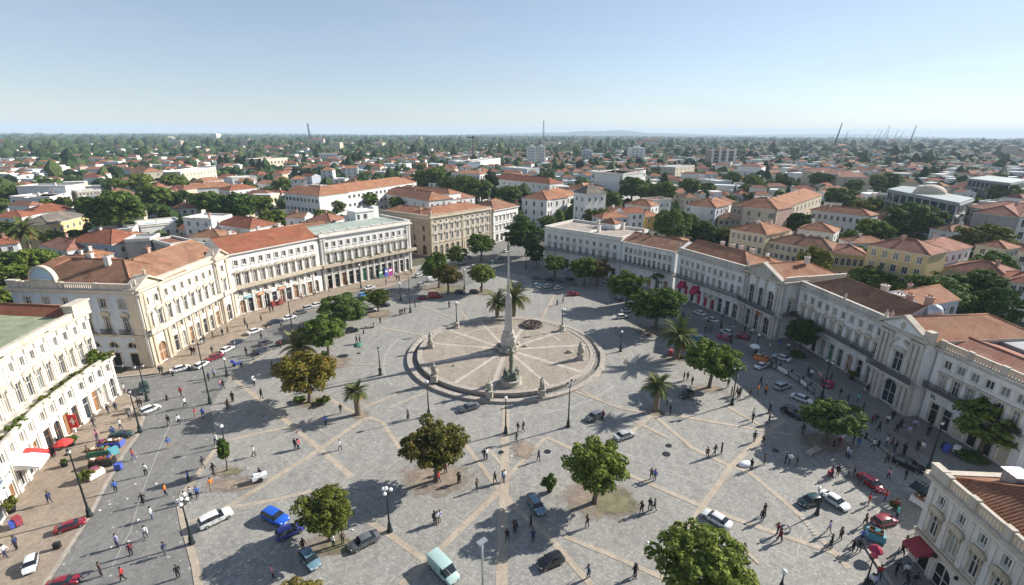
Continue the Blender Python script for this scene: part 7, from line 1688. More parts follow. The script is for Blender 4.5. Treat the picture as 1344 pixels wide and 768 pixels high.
    for i, (u, v, vt, du) in enumerate(((1090, 195, 157, 6), (1104, 188, 167, 3), (1133, 181, 166, 3), (1142, 182, 164, 6), (1147, 184, 165, 5), (1154, 184, 158, 6), (1159, 184, 160, 2), (1169, 185, 164, 3), (1172, 186, 167, 8), (1188, 192, 159, 5), (1213, 178, 166, 2), (1280, 193, 173, 4), (1300, 187, 174.5, 2), (1333, 187, 172.5, 5), (1341, 184, 173.5, 3))):
        x, y = at(u, v); k = F/proj(x, y, 20)[2]; h = hgt(x, y, vt); r = empty('harbour_crane', (x, y, 0)); mb = MB(); w = 2.3 if i in (0, 9) else 1.5
        mb.tube([(0, 0, 0), (du/k, 0, h)], [w, w*.5], 5); mb.tube([(0, w*1.2, 0), (du/k*.8, 0, h*.8)], [w*.4, w*.3], 4); mb.box(-w*2, w*2, -w*2, w*2, 0, w*3); mb.build('jib', M['concrete'] if i in (5, 9) else M['iron'], r)
        tag(r, None, 'crane', 'cranes on the horizon'); auto(r, 'slanting crane on the right horizon', 'crane', x, y, 'cranes')
    land('the thickest crane', *at(1090, 195), 'cranes'); land('the tallest pale crane', *at(1188, 192), 'cranes'); land('the right picture edge', *at(1344, 186), 'cranes')

TREES = []
def mtree(u, v, w, zf=.55, mat='leaf', kind='round', desc='broad green tree', hk=1.0, lod=1, name='broadleaf_tree', cat='tree'):
    """crown centre at pixel u,v and crown width w pixels"""
    z = 5.
    for _ in range(6):
        x, y = at(u, v, z); a = w/2/(F/proj(x, y, z)[2]); b = a*.8*hk; z = min(20, b*1.05+zf*a*.6)
    r = tree(x, y, a, z, b, mat, kind, lod, rnd.randrange(3), name); auto(r, desc, cat, x, y, 'city', 'trees of the town'); TREES.append((x, y, a)); return r
def build_midtrees():
    x, y = at(49, 366); palm(x, y, hgt(x, y, 312), 4.6, 'tall leaning palm behind the left palace', .42, 'city', 1, 'palm tree', None)
    eh(226, 277, 258, 276, 6, 8, 'white cottage half hidden by pines', wall='wallwhite', tile='rooforange', bays=3); eh(300, 254, 336, 250, 8, 10, 'red roofed house between two big trees', wall='wallwhite', tile='roofred', bays=4); eh(262, 243, 292, 240, 7, 9, 'white house with a red roof left of the trees', wall='wallwhite', tile='roof', bays=4); eh(196, 246, 222, 245, 7, 9, 'small house with an orange roof behind the pines', wall='wallwhite', tile='rooforange', bays=3)
    for t in ((12, 372, 52), (38, 392, 46), (5, 352, 40), (48, 350, 44), (62, 372, 34), (-6, 400, 50), (74, 352, 26, .5, 'frond'), (152, 283, 70, .7, 'leafdark', 'umbrella', 'wide dark umbrella pine'), (118, 307, 24, .2, 'conifer', 'cone', 'dark conifer'), (206, 265, 44, .5), (240, 268, 34, .5, 'leafdark'), (272, 270, 40, .5), (306, 276, 54, .5, 'leafdark'), (338, 272, 34, .5), (358, 291, 34, .3), (190, 282, 26), (284, 287, 30, .5, 'leafdark'), (100, 318, 28, .4, 'leafdark'), (185, 247, 36), (150, 250, 30), (225, 245, 34),
              (438, 274, 26, .8, 'frond', 'round', 'palm like dark tree', 1.3), (480, 264, 32), (520, 269, 24), (556, 238, 36), (575, 236, 40), (590, 246, 34, .4, 'leafdark'), (610, 246, 40), (630, 250, 38, .4, 'leafdark'), (642, 244, 30, .3, 'conifer', 'column', 'dark columnar tree', 1.5), (665, 257, 34, .4, 'leafdark'), (688, 268, 20, .3, 'conifer', 'column', 'dark columnar tree', 1.8), (702, 262, 26), (674, 290, 36, .4, 'leafdark'), (718, 292, 26, .4), (733, 286, 22, .3, 'leaf', 'cone', 'green conical tree', 1.3), (748, 281, 22, .3, 'leaf', 'cone', 'green conical tree', 1.3), (784, 289, 44, .3, 'leafyellow', 'round', 'yellow green tree'), (765, 270, 40), (800, 262, 32), (828, 246, 40, .4, 'leafdark'), (850, 252, 32), (868, 250, 36), (832, 284, 24), (881, 294, 58, .4, 'leafdark', 'round', 'big dark tree behind the pale palace', 1.0, 0), (919, 299, 26, .3, 'leafplum', 'round', 'purple leaved tree'), (944, 307, 24, .3, 'leafdark'), (870, 238, 20, .3, 'conifer', 'cone', 'dark conifer', 1.6),
              (1048, 291, 40, .4, 'leafdark'), (1199, 283, 68, .4, 'leafdark', 'round', 'wide dome shaped dark tree', .9, 0), (1146, 299, 44, .4), (1118, 310, 32, .3), (1292, 311, 72, .4, 'leafyellow', 'round', 'wide yellow green tree', .9, 0), (1052, 331, 36, .3), (1145, 364, 56, .3, 'leaf', 'round', 'round tree behind the wing', 1.0, 0), (1228, 379, 94, .3, 'leaf', 'round', 'broad layered tree behind the wing', .8, 0), (1311, 400, 58, .4, 'leafdark', 'round', 'tall dark ivy clad tree', 1.4, 0), (1294, 429, 36, .2, 'leafyellow'), (1338, 440, 34, .3, 'leafdark'), (1100, 259, 44, .4, 'leafdark'), (1028, 238, 28, .4, 'leafdark'), (1003, 218, 16, .4, 'conifer', 'cone', 'dark conifer', 1.4), (960, 232, 26), (985, 236, 26), (1180, 296, 30), (1120, 240, 24), (1168, 232, 28), (1150, 234, 26), (1212, 224, 18, .4, 'conifer', 'cone', 'dark conifer', 1.4), (1290, 242, 24, .4, 'leafdark'), (1318, 247, 32), (1262, 330, 24), (1240, 318, 26), (1310, 345, 30, .3, 'leafdark'), (1200, 352, 40, .3, 'leafdark'), (1106, 262, 30), (1340, 330, 26, .3, 'leafdark'), (905, 243, 30), (925, 246, 24), (1076, 232, 28), (1350, 392, 40, .3, 'leafdark'), (1040, 318, 20)): mtree(*t)
    for u, v in ((288, 218), (296, 216), (311, 218), (320, 217), (330, 222), (398, 213), (386, 232), (405, 233), (340, 222), (463, 215), (470, 213), (256, 209)): mtree(u, v, 11, .2, 'conifer', 'column', 'dark cypress', 2.0, 2, 'cypress')
def free(x, y, r, trees=True):
    if y < 40: return False
    if inside(x, y, CORE): return False
    for a in HOUSES:
        if (a[0]-x)**2+(a[1]-y)**2 < (a[2]+r)**2: return False
    return True
CORE = [(-90, 15), (80, 15), (78, 62), (78, 72), (82, 100), (72, 120), (58, 136), (44, 160), (22, 166), (12, 200), (-14, 212), (-48, 186), (-60, 145), (-78, 118), (-90, 92)]
def build_city():
    # houses one by one, nearest first
    n = 0; tries = 0; rr = random.Random(21); pts = []
    while len(pts) < 185 and tries < 60000:
        tries += 1; d = 105*math.exp(rr.random()*1.9); t = rr.uniform(-.82, .82); x, y = d*math.sin(t), d*math.cos(t)
        w = rr.uniform(7, 12.5); dp = rr.uniform(6.5, 9.5)
        if not free(x, y, max(w, dp)*.62): continue
        HOUSES.append((x, y, max(w, dp)*.66)); pts.append((d, x, y, w, dp))
    pts.sort()
    HP = [('roof', 'orange red'), ('roof', 'orange red'), ('roofred', 'red'), ('roofred', 'red'), ('rooforange', 'pale orange'), ('roofpink', 'faded red'), ('roofbrown', 'brown'), ('flat', 'flat'), ('flat', 'flat')]
    WP = [('wallwhite', 'white'), ('wallwhite', 'white'), ('wallwhite', 'white'), ('wallgrey', 'grey white'), ('beige', 'beige'), ('paleyellow', 'pale yellow'), ('wallcream', 'cream'), ('wallblue', 'bluish')]
    for i, (d, x, y, w, dp) in enumerate(pts):
        tl, tn = rr.choice(HP); wl, wn = rr.choice(WP); h = rr.choice([4.5, 5.5, 6.5, 6.5, 8, 9.5]); a = rr.choice([.2, .35, .5, -.3, -.5, .05])+rr.uniform(-.1, .1)
        near = d < 330
        o = (x-math.cos(a)*w/2, y-math.sin(a)*w/2); p1 = (x+math.cos(a)*w/2, y+math.sin(a)*w/2)
        tp = 'flat' if tl == 'flat' else rr.choice(['hip', 'hip', 'gable']); m = HOUSES[:]
        nm = '%s %s house' % (wn, 'flat roofed' if tl == 'flat' else tn+' roofed')
        house(o, p1, h, dp, None, roof=tp, wall=wl, tile=rr.choice(['whiteroof', 'greyroof', 'whiteroof', 'roof']) if tl == 'flat' else tl, floors=max(1, int(h/3)), bays=(3 if w < 11 else 4) if near else (2 if d < 520 else 0), sidebays=2 if near else 0, chim=rr.choice([0, 1, 1, 2]) if near else 0, autol=nm, ww=1.0)
    # trees one by one
    pts = []; tries = 0
    while len(pts) < 215 and tries < 60000:
        tries += 1; d = 105*math.exp(rr.random()*1.75); t = rr.uniform(-.82, .82); x, y = d*math.sin(t), d*math.cos(t); a = rr.uniform(2.4, 5.2)
        if not free(x, y, a*.45) or any((q[0]-x)**2+(q[1]-y)**2 < (q[2]*.8+a*.6)**2 for q in TREES): continue
        TREES.append((x, y, a)); pts.append((d, x, y, a))
    pts.sort()
    for d, x, y, a in pts:
        mt, nm = rr.choice([('leaf', 'green'), ('leaf', 'green'), ('leafdark', 'dark green'), ('leafdark', 'dark green'), ('leafyellow', 'yellow green'), ('conifer', 'dark')])
        kd, kn, hk, nn = ('round', 'tree', 1.0, 'broadleaf_tree') if mt != 'conifer' else ('column', 'cypress', 1.9, 'cypress')
        if mt == 'conifer': a *= .5
        b = a*rr.uniform(.75, 1.0)*hk; r = tree(x, y, a, b*1.0+a*.4, b, mt, kd, 1 if d < 240 else 2, rr.randrange(3), nn); auto(r, '%s %s in the town' % (nm, kn), 'tree', x, y, 'city', 'trees of the town')
    # the rest of the town and the woods: masses nobody could count
    g = np.random.default_rng(5)
    def scatter(r0, r1, step, am):
        out = []; r = r0
        while r < r1:
            k = int(2*am*r/(r*step)); t = (np.arange(k)+g.uniform(0, 1, k))/k*2*am-am; q = r*np.exp(g.uniform(-.5, .5, k)*step)
            out.append(np.stack([q*np.sin(t), q*np.cos(t)], 1)); r *= 1+step*.9
        return np.concatenate(out)
    H = np.array([(a[0], a[1], a[2]) for a in HOUSES]); T0 = np.array(TREES)
    core = CORE
    p = np.concatenate([scatter(130, 520, .026, .84), scatter(480, 7500, .0165, .84)])
    keep = np.array([not inside(x, y, core) for x, y in p]); p = p[keep]
    clear = ((p[:, None, :]-H[None, :, :2])**2).sum(2) > (H[None, :, 2]+1.2)**2; p = p[clear.all(1)]
    dd = np.hypot(p[:, 0], p[:, 1])
    # gaps where streets, yards and roofs of the town show
    fld = .7*np.sin(p[:, 0]*.021+1.3)*np.sin(p[:, 1]*.017)+.6*np.sin(p[:, 0]*.006+p[:, 1]*.008)
    pk = np.where(dd < 300, .38, np.where(dd < 900, .72+.2*fld, .95+.05*fld)); p = p[g.uniform(size=len(p)) < pk]; dd = np.hypot(p[:, 0], p[:, 1])
    rad = np.clip(g.uniform(2.2, 4.6, len(p))*(dd/330)**.62, 2.0, 60)
    hgt_ = np.clip(rad*g.uniform(.8, 1.5, len(p)), 2.5, 13)*np.where(g.uniform(size=len(p)) < .1, 1.7, 1.0)
    P, Tt = ICO
    V = P[None]*(1+g.uniform(-.28, .28, (len(p), len(P), 1))); V = V*np.stack([rad, rad, hgt_*.62], 1)[:, None, :]+np.stack([p[:, 0], p[:, 1], hgt_*.5], 1)[:, None, :]
    Fc = Tt[None]+(np.arange(len(p))*len(P))[:, None, None]
    me = bpy.data.meshes.new('far_woods'); V = V.reshape(-1, 3); Fc = Fc.reshape(-1, 3)
    me.vertices.add(len(V)); me.vertices.foreach_set('co', V.astype(np.float32).ravel()); me.loops.add(Fc.size); me.loops.foreach_set('vertex_index', Fc.astype(np.int32).ravel()); me.polygons.add(len(Fc)); me.polygons.foreach_set('loop_start', np.arange(0, Fc.size, 3, dtype=np.int32)); me.polygons.foreach_set('loop_total', np.full(len(Fc), 3, np.int32)); me.polygons.foreach_set('use_smooth', np.zeros(len(Fc), bool))
    m = leafmat('far_foliage', (.018, .045, .014), (.055, .09, .028), (.095, .125, .04), 0); nt = m.node_tree; b = nt.nodes['Principled BSDF']
    nz = noise(nt, wcoords(nt), .55, 4, .75); bump(nt, b, nz, 1.0, 1.6); me.materials.append(m); me.update(calc_edges=True)
    tag(put('far_woods', me), 'dense woods and garden trees spreading to the horizon', 'woods', None, 'stuff')
    # far roofs
    p = np.concatenate([scatter(300, 520, .026, .84), scatter(520, 900, .020, .84), scatter(900, 4200, .021, .84)]); dd = np.hypot(p[:, 0], p[:, 1])
    fld = np.sin(p[:, 0]*.0042+2)*np.sin(p[:, 1]*.0035+.5)+.5*np.sin(p[:, 0]*.011)
    pr = np.where(dd < 520, .34, np.where(dd < 900, .40, np.where(dd < 1700, .17+.09*fld, .05+.04*fld))); p = p[g.uniform(size=len(p)) < pr]
    p = p[(((p[:, None, :]-H[None, :, :2])**2).sum(2) > (H[None, :, 2]+5)**2).all(1)]
    p = p[(((p[:, None, :]-T0[None, :, :2])**2).sum(2) > (T0[None, :, 2]+3)**2).all(1)]
    mats = [M['wallwhite'], M['beige'], M['roof'], M['roofred'], M['rooforange'], M['whiteroof'], M['roofpink']]
    mb = MB()
    for x, y in p:
        d = math.hypot(x, y); k = max(1., d/900); w, dp, h = g.uniform(6.5, 14)*k**.6, g.uniform(6, 9.5)*k**.5, g.uniform(4.5, 8.5); a = g.uniform(-.5, .5); s = Seg((x-math.cos(a)*w/2, y-math.sin(a)*w/2), (x+math.cos(a)*w/2, y+math.sin(a)*w/2)); wm = 0 if g.uniform() < .75 else 1
        h += 3 if d > 900 else 1.2 if d > 520 else .3
        if d > 1000 and g.uniform() < .06: wm = 1; w, dp, h = w*g.uniform(1.6, 2.8), dp*1.4, h*g.uniform(1.4, 2.6)
        s = Seg((x-math.cos(a)*w/2, y-math.sin(a)*w/2), (x+math.cos(a)*w/2, y+math.sin(a)*w/2))
        for q in (s, Seg(s.p(s.L)[:2], s.p(s.L, -dp)[:2]), Seg(s.p(0, -dp)[:2], s.p(0)[:2])): mb.quad(q.p(0, 0, 0), q.p(q.L, 0, 0), q.p(q.L, 0, h), q.p(0, 0, h), wm)
        if g.uniform() < .42: mb.quad(s.p(0, 0, h), s.p(s.L, 0, h), s.p(s.L, -dp, h), s.p(0, -dp, h), 5)
        else:
            tm = int(g.choice([2, 3, 4, 6])); hr = h+dp*.25
            mb.quad(s.p(-.3, .3, h), s.p(s.L+.3, .3, h), s.p(s.L-dp*.4, -dp/2, hr), s.p(dp*.4, -dp/2, hr), tm); mb.quad(s.p(s.L+.3, -dp-.3, h), s.p(-.3, -dp-.3, h), s.p(dp*.4, -dp/2, hr), s.p(s.L-dp*.4, -dp/2, hr), tm)
            mb.poly([s.p(s.L+.3, .3, h), s.p(s.L+.3, -dp-.3, h), s.p(s.L-dp*.4, -dp/2, hr)], tm); mb.poly([s.p(-.3, -dp-.3, h), s.p(-.3, .3, h), s.p(dp*.4, -dp/2, hr)], tm)
    tag(mb.build('far_houses', mats), 'white and red roofed houses scattered over the distant town', 'houses', None, 'stuff')
# ------------------------------------------------------------------ where people stand (photograph pixels of their feet, top colour)
def _c(ox, oy, s): return lambda L: [(ox+a/3.953, oy+b/3.953, c) for a, b, c in L]
PEOPLE = []
PEOPLE += _c(0, 574, 0)([(887, 75, 'b'), (703, 137, 'r'), (768, 217, 'w'), (615, 307, 'b'), (757, 368, 'k'), (875, 322, 'o'), (802, 443, 'w'), (773, 545, 'w'), (627, 590, 'l'), (697, 632, 'm'), (872, 628, 'n'), (545, 742, 'd'), (657, 765, 'r'), (943, 748, 'k'), (1130, 52, 'w'), (1065, 175, 'k'), (1120, 212, 'k'), (1327, 112, 'w'), (1110, 290, 'o'), (992, 247, 'b'), (1038, 332, 'b'), (1003, 335, 'w'), (975, 360, 'w'), (275, 372, 'n'), (107, 614, 'n'), (48, 655, 'w'), (472, 128, 'd'), (515, 42, 'p'), (600, 25, 'b'), (290, 130, 'k')])
PEOPLE += _c(0, 380, 0)([(652, 445, 'w'), (835, 455, 'k'), (500, 742, 'k'), (572, 672, 'k'), (612, 657, 'n'), (730, 637, 'd'), (744, 637, 'd'), (637, 748, 'w'), (683, 702, 'g'), (948, 572, 'r'), (970, 628, 'w'), (937, 717, 'w'), (1022, 682, 'r'), (1063, 682, 'b'), (885, 722, 'k'), (1117, 473, 'l'), (1152, 528, 'p'), (1166, 532, 'k'), (1090, 490, 'n'), (1065, 300, 'k'), (1005, 360, 'k'), (1018, 358, 'd'), (1107, 353, 'k'), (1187, 250, 'k'), (1277, 203, 'g'), (1282, 353, 'k'), (1317, 380, 'n'), (1193, 635, 'd'), (1215, 595, 'k'), (850, 462, 'k'), (1322, 505, 'w'), (655, 560, 'w')])
PEOPLE += _c(240, 440, 0)([(335, 120, 'k'), (375, 125, 'k'), (470, 192, 'd'), (512, 80, 'm'), (378, 277, 'w'), (415, 342, 'k'), (240, 402, 'd'), (266, 358, 'k'), (592, 602, 'k'), (606, 602, 'w'), (613, 602, 'r'), (825, 604, 'w'), (750, 482, 'b'), (827, 415, 'k'), (1175, 442, 'g'), (905, 52, 'k'), (922, 52, 'k'), (438, 75, 'n'), (412, 40, 'k'), (665, 40, 'd'), (160, 35, 'k'), (210, 22, 'k'), (50, 120, 'k'), (415, 760, 'k')])
PEOPLE += _c(500, 574, 0)([(545, 118, 'k'), (560, 115, 'w'), (827, 122, 'n'), (640, 232, 'b'), (650, 230, 'w'), (602, 238, 'd'), (508, 278, 'd'), (418, 242, 'k'), (412, 242, 'd'), (292, 447, 'k'), (320, 447, 'l'), (703, 495, 'd'), (712, 495, 'k'), (668, 538, 'k'), (792, 467, 'k'), (802, 545, 'n'), (1082, 462, 'd'), (1090, 728, 'n'), (1335, 718, 'k'), (312, 240, 'r'), (712, 27, 'k'), (345, 190, 'm')])
PEOPLE += _c(240, 574, 0)([(485, 742, 'p'), (640, 602, 'k'), (845, 562, 'd'), (795, 578, 'w'), (1318, 452, 'k'), (1335, 452, 'w')])
PEOPLE += _c(760, 574, 0)([(672, 97, 'd'), (712, 82, 'k'), (745, 74, 'k'), (383, 208, 'd'), (402, 217, 'b'), (335, 388, 'k'), (377, 373, 'k'), (402, 373, 'n'), (302, 718, 'k'), (967, 127, 'd'), (900, 157, 'k'), (960, 425, 'k'), (1038, 492, 'm'), (1055, 525, 'm'), (865, 602, 'k'), (1080, 122, 'k'), (1098, 124, 'w'), (1137, 137, 'k'), (1307, 482, 'l'), (1318, 555, 'k'), (960, 30, 'k'), (915, 10, 'k')])
PEOPLE += _c(1004, 574, 0)([(352, 192, 'm'), (383, 183, 'k'), (440, 197, 'g'), (467, 192, 'k'), (648, 197, 'p'), (735, 199, 'k'), (640, 113, 'd'), (730, 73, 'k'), (815, 52, 'w'), (430, 82, 'w'), (443, 95, 'l'), (545, 335, 'r'), (632, 318, 'r'), (690, 355, 'd'), (680, 362, 'm'), (530, 440, 'd'), (507, 235, 'k'), (403, 515, 'd'), (467, 573, 'k'), (497, 578, 'k'), (512, 525, 'b'), (735, 562, 'k'), (718, 598, 'k'), (690, 694, 'k'), (740, 705, 'w'), (745, 755, 'k'), (785, 758, 'k'), (603, 712, 'r'), (560, 760, 'w'), (575, 762, 'l'), (692, 398, 't'), (85, 523, 'm'), (5, 395, 'k'), (820, 640, 'w')])
PEOPLE += _c(1004, 400, 0)([(392, 465, 'k'), (430, 498, 'k'), (510, 543, 'k'), (483, 492, 't'), (530, 443, 'k'), (240, 362, 'w'), (226, 358, 'k'), (285, 385, 'p'), (78, 213, 'b'), (120, 225, 'w'), (560, 603, 'm'), (577, 603, 'k'), (638, 603, 'w'), (665, 583, 'k'), (595, 642, 'k'), (685, 648, 'k'), (707, 630, 'k'), (750, 660, 'l'), (780, 628, 'l'), (850, 662, 'k'), (635, 718, 'w'), (661, 727, 'm'), (680, 750, 'k'), (725, 755, 'k'), (815, 745, 'w'), (400, 702, 'w'), (490, 722, 'b'), (466, 703, 'k'), (565, 732, 'w'), (388, 720, 'm'), (202, 652, 'k'), (25, 603, 'm'), (30, 545, 'k'), (5, 445, 'o'), (795, 740, 'k'), (860, 625, 'k')])
PEOPLE += _c(760, 380, 0)([(548, 463, 'k'), (566, 462, 'd'), (590, 488, 'k'), (463, 588, 'w'), (480, 638, 'k'), (776, 498, 'k'), (830, 555, 'k'), (822, 540, 'd'), (838, 545, 'k'), (795, 540, 'k'), (945, 482, 'k'), (932, 527, 'o'), (975, 532, 'o'), (893, 547, 'k'), (908, 655, 'w'), (906, 678, 'k'), (992, 625, 'k'), (1165, 737, 'k'), (990, 305, 'w'), (952, 343, 'w'), (1190, 432, 'k'), (1206, 445, 'w'), (1250, 452, 'w'), (655, 213, 'k'), (672, 213, 'd'), (688, 213, 'k'), (860, 218, 'k'), (895, 228, 'w'), (1020, 380, 'k'), (1310, 462, 'k'), (845, 165, 'k'), (915, 180, 'k'), (690, 100, 'k'), (760, 110, 'k'), (130, 672, 'm'), (1000, 395, 'k')])
PEOPLE += _c(500, 380, 0)([(355, 98, 'k'), (915, 82, 'g'), (945, 68, 'k'), (718, 740, 'k'), (746, 736, 'k'), (102, 142, 'k'), (112, 138, 'k'), (126, 134, 'k'), (148, 678, 'k'), (1, 455, 'k')])
PEOPLE += [(360+a/3.728, 220+b/3.728, c) for a, b, c in [(857, 690, 'k'), (600, 562, 'k'), (611, 562, 'k'), (547, 582, 'k'), (360, 592, 'k'), (670, 527, 'k'), (521, 770, 'd'), (640, 530, 'w'), (590, 545, 'n'), (810, 590, 'k'), (1010, 610, 'k'), (880, 560, 'k'), (920, 560, 'n'), (690, 690, 'k'), (650, 500, 'k')]]
PEOPLE += [(240+a/3.953, 250+b/3.953, c) for a, b, c in [(326, 717, 'n'), (410, 698, 'k'), (469, 643, 'k'), (455, 650, 'k'), (510, 610, 'r'), (620, 580, 'p'), (560, 590, 'd'), (680, 560, 'w'), (690, 555, 'k'), (610, 745, 'k'), (340, 740, 'k'), (515, 735, 'k'), (760, 540, 'm')]]
CARLIST = [
 (287, 688, ((265, 698), (308, 677)), 'suv', 'white'), (365, 686, ((351, 679), (381, 693)), 'suv', 'blue'), (384, 704, ((369, 710), (402, 695)), 'hatch', 'indigo'), (411, 741, ((402, 730), (420, 752)), 'hatch', 'steel'),
 (481.6, 716, ((498, 707), (464, 725)), 'sedan', 'grey'), (586, 753, ((572, 739), (601, 768)), 'van', 'sage'), (726, 740, ((743, 733), (710, 747)), 'hatch', 'black'), (707, 667, ((700, 657), (715, 678)), 'hatch', 'steel'), (943, 682, ((958, 690), (929, 673)), 'sedan', 'white'),
 (1064.7, 657, ((1078, 651), (1050, 659)), 'hatch', 'green'), (1097, 656, ((1086, 649), (1110, 664)), 'sedan', 'white'), (1145, 632, ((1134, 624), (1156, 640)), 'sedan', 'red'), (1163, 682, ((1147, 685), (1178, 677)), 'hatch', 'maroon'), (1194, 608, ((1179, 601), (1210, 614)), 'suv', 'black'),
 (617.6, 538, ((632, 533), (604, 542)), 'sedan', 'grey'), (782, 548, ((797, 541), (771, 553)), 'sedan', 'grey'), (821, 573, ((804, 578), (838, 566)), 'sedan', 'silver'), (901.7, 518, ((912, 511), (891, 521)), 'hatch', 'black'), (1000, 479, ((990, 483), (1011, 474)), 'sedan', 'white'), (1028, 506, ((1015, 509), (1040, 501)), 'suv', 'silver'),
 (1053.5, 522, ((1043, 518), (1064, 526)), 'sedan', 'white'), (1041, 541, ((1028, 534), (1053, 547)), 'suv', 'black'), (950, 442, 125, 'hatch', 'pink'), (975, 442, 130, 'hatch', 'red'), (918, 411, 125, 'sedan', 'white'), (934, 419, 125, 'sedan', 'white'), (1085, 502, 60, 'hatch', 'pink'), (1026, 469, 130, 'sedan', 'white'), (953, 435, 120, 'hatch', 'white'),
 (817, 416, 20, 'hatch', 'white'), (823, 408, 20, 'sedan', 'white'), (917, 442, 120, 'hatch', 'skyblue'), (752, 387, 5, 'sedan', 'red'), (733, 379, 40, 'hatch', 'white'), (719, 377, 40, 'hatch', 'white'), (705, 376, 40, 'hatch', 'steel'), (799, 370, -30, 'hatch', 'white'), (721, 368, -20, 'hatch', 'black'), (735, 369, -20, 'hatch', 'grey'), (748, 367, -25, 'hatch', 'black'), (760, 362, -35, 'hatch', 'skyblue'), (744, 358, -35, 'hatch', 'silver'), (779, 366, -35, 'hatch', 'silver'), (705, 366, -25, 'hatch', 'grey'), (812, 392, 110, 'hatch', 'grey'),
 (604, 386, 0, 'hatch', 'black'), (623, 385.5, 0, 'hatch', 'black'), (555.6, 394, 10, 'hatch', 'red'), (571.5, 392, 10, 'van', 'red'), (485, 382, 50, 'sedan', 'white'), (477, 391, 50, 'hatch', 'skyblue'), (504, 404, 20, 'sedan', 'navy'), (486, 411, 20, 'sedan', 'silver'), (553.5, 376.5, 50, 'hatch', 'silver'), (550, 364.5, 50, 'hatch', 'white'), (416, 405.5, 50, 'sedan', 'white'), (395, 415, 52, 'sedan', 'grey'), (380, 422, 55, 'sedan', 'white'), (406, 409, 52, 'hatch', 'silver'),
 (607, 347, 50, 'sedan', 'white'), (614.5, 339.5, 50, 'hatch', 'white'), (647, 346, 55, 'hatch', 'steel'), (568, 370, 40, 'van', 'white'), (655, 340, 55, 'sedan', 'silver'), (635, 352, 55, 'sedan', 'navy'), (664, 331, 55, 'hatch', 'white'), (622, 352, 50, 'hatch', 'silver'), (600, 355, 50, 'hatch', 'grey'),
 (335, 441, 60, 'sedan', 'white'), (361.5, 428.5, 58, 'sedan', 'navy'), (462.6, 438, 30, 'hatch', 'black'), (97, 700, ((77, 704), (112, 692)), 'sedan', 'maroon', None, .57), (45.5, 752, ((48, 741), (43, 765)), 'hatch', 'white', None, .58), (88, 774, ((74, 776), (104, 769)), 'sedan', 'maroon', None, .57),
 (191, 518, ((190, 508), (192, 530)), 'suv', 'green'), (199, 545, ((193, 547), (207, 541)), 'hatch', 'white'), (238, 491, ((226, 494), (250, 487)), 'sedan', 'white'), (266, 485.5, ((261, 488), (271, 482)), 'hatch', 'white'), (284, 475, ((276, 478), (294, 471)), 'sedan', 'maroon'), (298.5, 465, ((290, 469), (307, 460)), 'sedan', 'white'), (311, 455.5, ((303, 459), (319, 451)), 'sedan', 'navy'), (344, 466, ((338, 469), (351, 462)), 'hatch', 'navy'), (162, 581, ((155, 582), (171, 578)), 'hatch', 'green'), (373, 455, 50, 'hatch', 'black'), (350, 455, 50, 'hatch', 'grey')]

